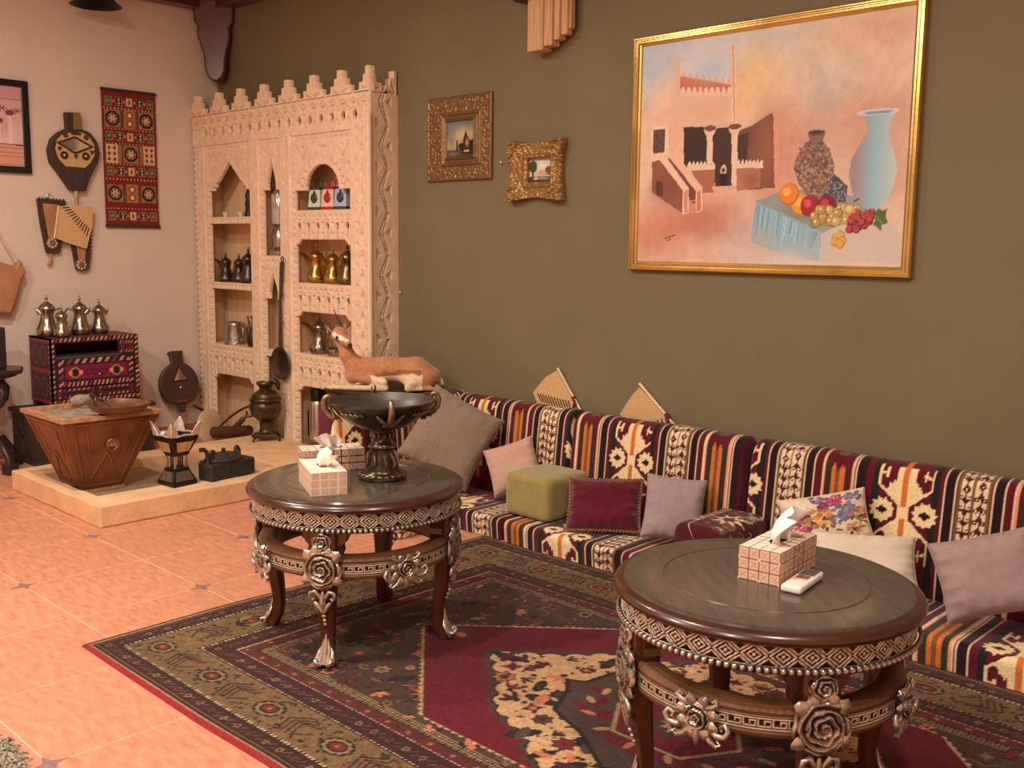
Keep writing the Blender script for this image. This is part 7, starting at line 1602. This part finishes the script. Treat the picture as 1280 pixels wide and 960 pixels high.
# long-handled pan hung on the post
ldl = thing('hanging_pan', 'long-handled dark metal roasting pan hanging on the cabinet post', 'pan', (0, 0, 0)); lc = ony(352, 454, -.262); lt_ = ony(354, 322, -.250)
d = MB().lathe([(.001, -.028), (.06, -.026), (.095, -.012), (.112, .004), (.116, .006), (.112, .009), (.092, -.006), (.058, -.019), (.001, -.021)], 36, cap=False).build('dish', mat('dark_pan', (96, 84, 70), rough=.3, metal=.85, var=.25, scale=14), ldl, smooth=40); d.location = (lc[0], -.270, lc[2]); d.rotation_euler = (PI/2, 0, 0)
MB().tube([(lc[0], -.268, lc[2]+.11), (lc[0]+.004, -.266, (lc[2]+lt_[2])/2+.05), (lt_[0], -.262, lt_[2]-.03)], [.013, .010, .015], 8).build('long_handle', M_IRON, ldl, smooth=60)
for f in (.30, .62, .88): MB().ell((lc[0]+(lt_[0]-lc[0])*f, -.266, lc[2]+.11+(lt_[2]-.03-lc[2]-.11)*f), (.017, .015, .012), 8, 6).build('handle_collar', M_IRON, ldl)
MB().tube([(lt_[0]+.014*math.cos(a), -.258, lt_[2]-.012+.018*math.sin(a)) for a in np.linspace(0, 2*PI, 14, endpoint=False)], .004, 6, closed=True).build('hook_ring', M_IRON, ldl)

# ================================================================ MOUNTED GAZELLE LYING ON THE SOFA BACK
GP0 = np.array([2.30, -.62]); GD = np.array([.50, .47]); GD = GD/np.linalg.norm(GD); GN = np.array([GD[1], -GD[0]]); GX = 0.0
def gp(px, py, o=0.0):
    """point of the body's upright middle plane (set across the sofa corner), o metres towards the room"""
    n3 = np.array([GN[0], GN[1], 0]); d = ray(px, py); return CAM+d*(((np.array([*GP0, 0])+n3*o-CAM)@n3)/(d@n3))
GR = np.array([[GN[0], GD[0], 0], [GN[1], GD[1], 0], [0, 0, 1.0]])
ZT = ZB+.004
stand = thing('corner_plinth', 'dark wooden plinth behind the short sofa back, under the gazelle', 'plinth', (0, 0, 0))
MB().box((2.435, -.325, .305), (.40, .57, .61)).build('body', M_CHEST, stand, bevel=.008); MB().box((2.435, -.325, .618), (.43, .60, .016)).build('top', M_CHEST, stand, bevel=.004)

def gz_sdf(P):
    sh, mid, hip, rump = gp(456, 461), gp(485, 461), gp(520, 464), gp(540, 470)
    d = sd_cap(P, sh, mid, .072, .070); d = smin(d, sd_cap(P, mid, hip, .070, .082), .03); d = smin(d, sd_cap(P, hip, rump, .082, .055), .03)
    d = smin(d, sd_ell(P, gp(523, 473, GX+.05), (.055, .105, .070), GR), .025)                       # haunch
    d = smin(d, sd_cap(P, gp(444, 460, GX+.005), gp(441, 470, GX+.03), .060, .045), .03)        # chest
    n0, n1, n2 = gp(443, 456, GX+.005), gp(434, 444, GX+.012), gp(429, 428, GX+.010)
    d = smin(d, sd_cap(P, n0, n1, .056, .044), .03); d = smin(d, sd_cap(P, n1, n2, .044, .038), .02)
    sk, mz, ns = gp(424, 418, GX+.015), gp(431, 426, GX+.05), gp(437.5, 432, GX+.085)
    d = smin(d, sd_ell(P, sk, (.046, .046, .046)), .02); d = smin(d, sd_cap(P, sk, mz, .040, .030), .015); d = smin(d, sd_cap(P, mz, ns, .028, .016), .012)
    # ears
    for a, b, r in ((gp(417, 415, GX-.01), gp(405, 406, GX-.02), .017), (gp(431, 411, GX-.02), gp(436, 400, GX-.035), .018)):
        m = (a+b)/2; d = smin(d, sd_cap(P, a, m, .009, r), .008); d = smin(d, sd_cap(P, m, b, r, .004), .008)
    # legs folded on the cushion top
    zt = ZT+.018
    def L(px, x): q = gp(px, 482, x); q[2] = zt; return q
    kn = gp(447, 476, GX+.075); fk, ff = L(430, GX+.085), L(412, GX+.06)
    d = smin(d, sd_cap(P, gp(452, 472, GX+.05), gp(480, 478, GX+.085), .034, .022), .02); e = L(482, GX+.088); d = smin(d, sd_cap(P, e, L(446, GX+.090), .020, .016), .012); d = smin(d, sd_cap(P, L(446, GX+.090), L(414, GX+.085), .014, .011), .010); d = smin(d, sd_cap(P, L(414, GX+.085), L(409, GX+.085), .013, .009), .006)
    d = smin(d, sd_cap(P, L(470, GX+.03), L(418, GX+.035), .018, .011), .012)
    hk = L(510, GX+.085); d = smin(d, sd_cap(P, gp(516, 478, GX+.08), hk, .036, .020), .02); d = smin(d, sd_cap(P, hk, L(538, GX+.082), .018, .013), .012); d = smin(d, sd_cap(P, L(538, GX+.082), L(544, GX+.082), .015, .010), .006)
    d = smin(d, sd_cap(P, gp(549, 470), gp(553, 480, GX+.02), .016, .010), .012)                  # tail
    return d
def gz_col(V):
    TAN_, CRM_, WHT, DRK = np.array((186, 128, 84.)), np.array((232, 208, 168.)), np.array((240, 226, 204.)), np.array((70, 44, 34.))
    S_ = (V[:, :2]-GP0)@GN; C = np.tile(TAN_, (len(V), 1)); y, z = V[:, 1], V[:, 2]
    n = vnoise(y*40, z*40, 2)*.01
    yh = gp(508, 470)[1]; bel = (z < ZT+.085+.06*np.clip((y-gp(450, 470)[1])/.5, 0, 1)+n) & (y < yh) & (y > gp(447, 470)[1]) & (S_ > -.02)
    C[bel] = CRM_
    leg = (z < ZT+.045) & (y < gp(500, 480)[1]); C[leg] = CRM_*.93
    edge = np.abs(z-(ZT+.098+.06*np.clip((y-gp(450, 470)[1])/.5, 0, 1)+n)) < .010; C[edge & (y < yh) & (y > gp(455, 470)[1])] = np.array((150, 96, 62))
    tail = (y > gp(548, 475)[1]) & (z < gp(548, 472)[2]); C[tail] = WHT
    # face stripes
    ey = gp(421.5, 423, GX+.055); hd = V[:, 2] > gp(430, 437)[2]; hd &= y < gp(442, 430, GX+.08)[1]
    a, b = gp(418, 418, GX+.05), gp(434, 427, GX+.07); t = np.clip(((V-a)@(b-a))/((b-a)@(b-a)), 0, 1); dd = np.linalg.norm(V-a-t[:, None]*(b-a), axis=1); C[hd & (dd < .016)] = WHT
    a, b = gp(421, 424, GX+.05), gp(435, 431.5, GX+.075); t = np.clip(((V-a)@(b-a))/((b-a)@(b-a)), 0, 1); dd = np.linalg.norm(V-a-t[:, None]*(b-a), axis=1); C[hd & (dd < .010)] = DRK
    ns = gp(437.5, 432, GX+.09); C[np.linalg.norm(V-ns, axis=1) < .016] = (50, 36, 32)
    for p_ in (gp(405, 406, GX-.02), gp(436, 401, GX-.035)): C[np.linalg.norm(V-p_, axis=1) < .035] = (120, 84, 62)
    C += (vnoise(V[:, 1]*120+V[:, 0]*60, V[:, 2]*120, 5)*9)[:, None]
    return C
_q = np.array([gp(395, 470, -.1), gp(395, 470, .15), gp(560, 470, -.1), gp(560, 470, .15)]); lo = np.array([*(_q[:, :2].min(0)-.04), ZT-.014]); hi = np.array([*(_q[:, :2].max(0)+.04), gp(425, 392)[2]+.04])
gz = thing('gazelle', 'tan and white mounted gazelle lying on the sofa back with its head raised', 'animal', (0, 0, 0))
gme = sdf_mesh('body', gz_sdf, lo, hi, .0068, gz_col)
link('body', gme, vmat('gazelle_hide', rough=.85, var=.14, scale=130, bump=.3, bscale=300, sheen=.3), gz)
M_HORN = mat('dark_horn', (48, 38, 32), rough=.45, var=.3, scale=80)
for b0, m0_, t0 in ((gp(418, 413, GX+.02), gp(409, 404, GX+.0), gp(401, 395, GX-.03)), (gp(427, 411, GX+.0), gp(423, 400, GX-.02), gp(417, 387, GX-.03))):
    P = bez(b0, b0+(m0_-b0)*.7, m0_+(t0-b0)*.12, t0, 22); R_ = [max(.003, .0130*(1-k/24))*(1+.16*math.sin(k*2.4)*(k < 15)) for k in range(22)]; MB().tube(P, R_, 10).build('horn', M_HORN, gz, smooth=60)
for q in (gp(421.5, 421.5, GX+.058),): MB().ell(tuple(q), (.011, .010, .010), 10, 8).build('eye', mat('dark_eye', (16, 12, 10), rough=.08), gz, smooth=60)
# corner of a shaggy fleece at the near left
fl = thing('shaggy_fleece', 'grey and cream shaggy fleece rug whose corner reaches onto the tiles', 'rug', (0, 0, 0)); fq = [onz(-60, 912), onz(4, 934), onz(34, 968), onz(24, 1012), onz(-80, 1012)]
c = sum(fq)/5; pts = [(float(q[0]), float(q[1])) for q in fq]
MB().prism(pts, (0, 0, .001), (1, 0, 0), (0, 1, 0), (0, 0, 1), .02).build('hide', mat('fleece_base', (120, 106, 90), rough=1, var=.3, scale=40), fl)
r = np.random.default_rng(1); tf = MB()
for k in range(900):
    i = r.integers(5); a, b = r.dirichlet((1, 1, 1))[:2]; p0 = np.array(pts[i]); p1 = np.array(pts[(i+1) % 5]); q = np.array([c[0], c[1]])*(1-a-b)+p0*a+p1*b; q = np.array([*q, .018]); d = np.array([r.normal(), r.normal(), .6]); d[:2] += (q[:2]-c[:2])*3; d /= np.linalg.norm(d); l = r.uniform(.02, .045)
    tf.tube([q, q+d*l*.6, q+d*l+np.array([0, 0, -.012])], [.005, .004, .001], 4)
o = tf.build('wool_tufts', mat('fleece_tuft', (196, 182, 160), rough=1, var=.4, scale=60, col2=(90, 78, 66)), fl); o['kind'] = 'stuff'
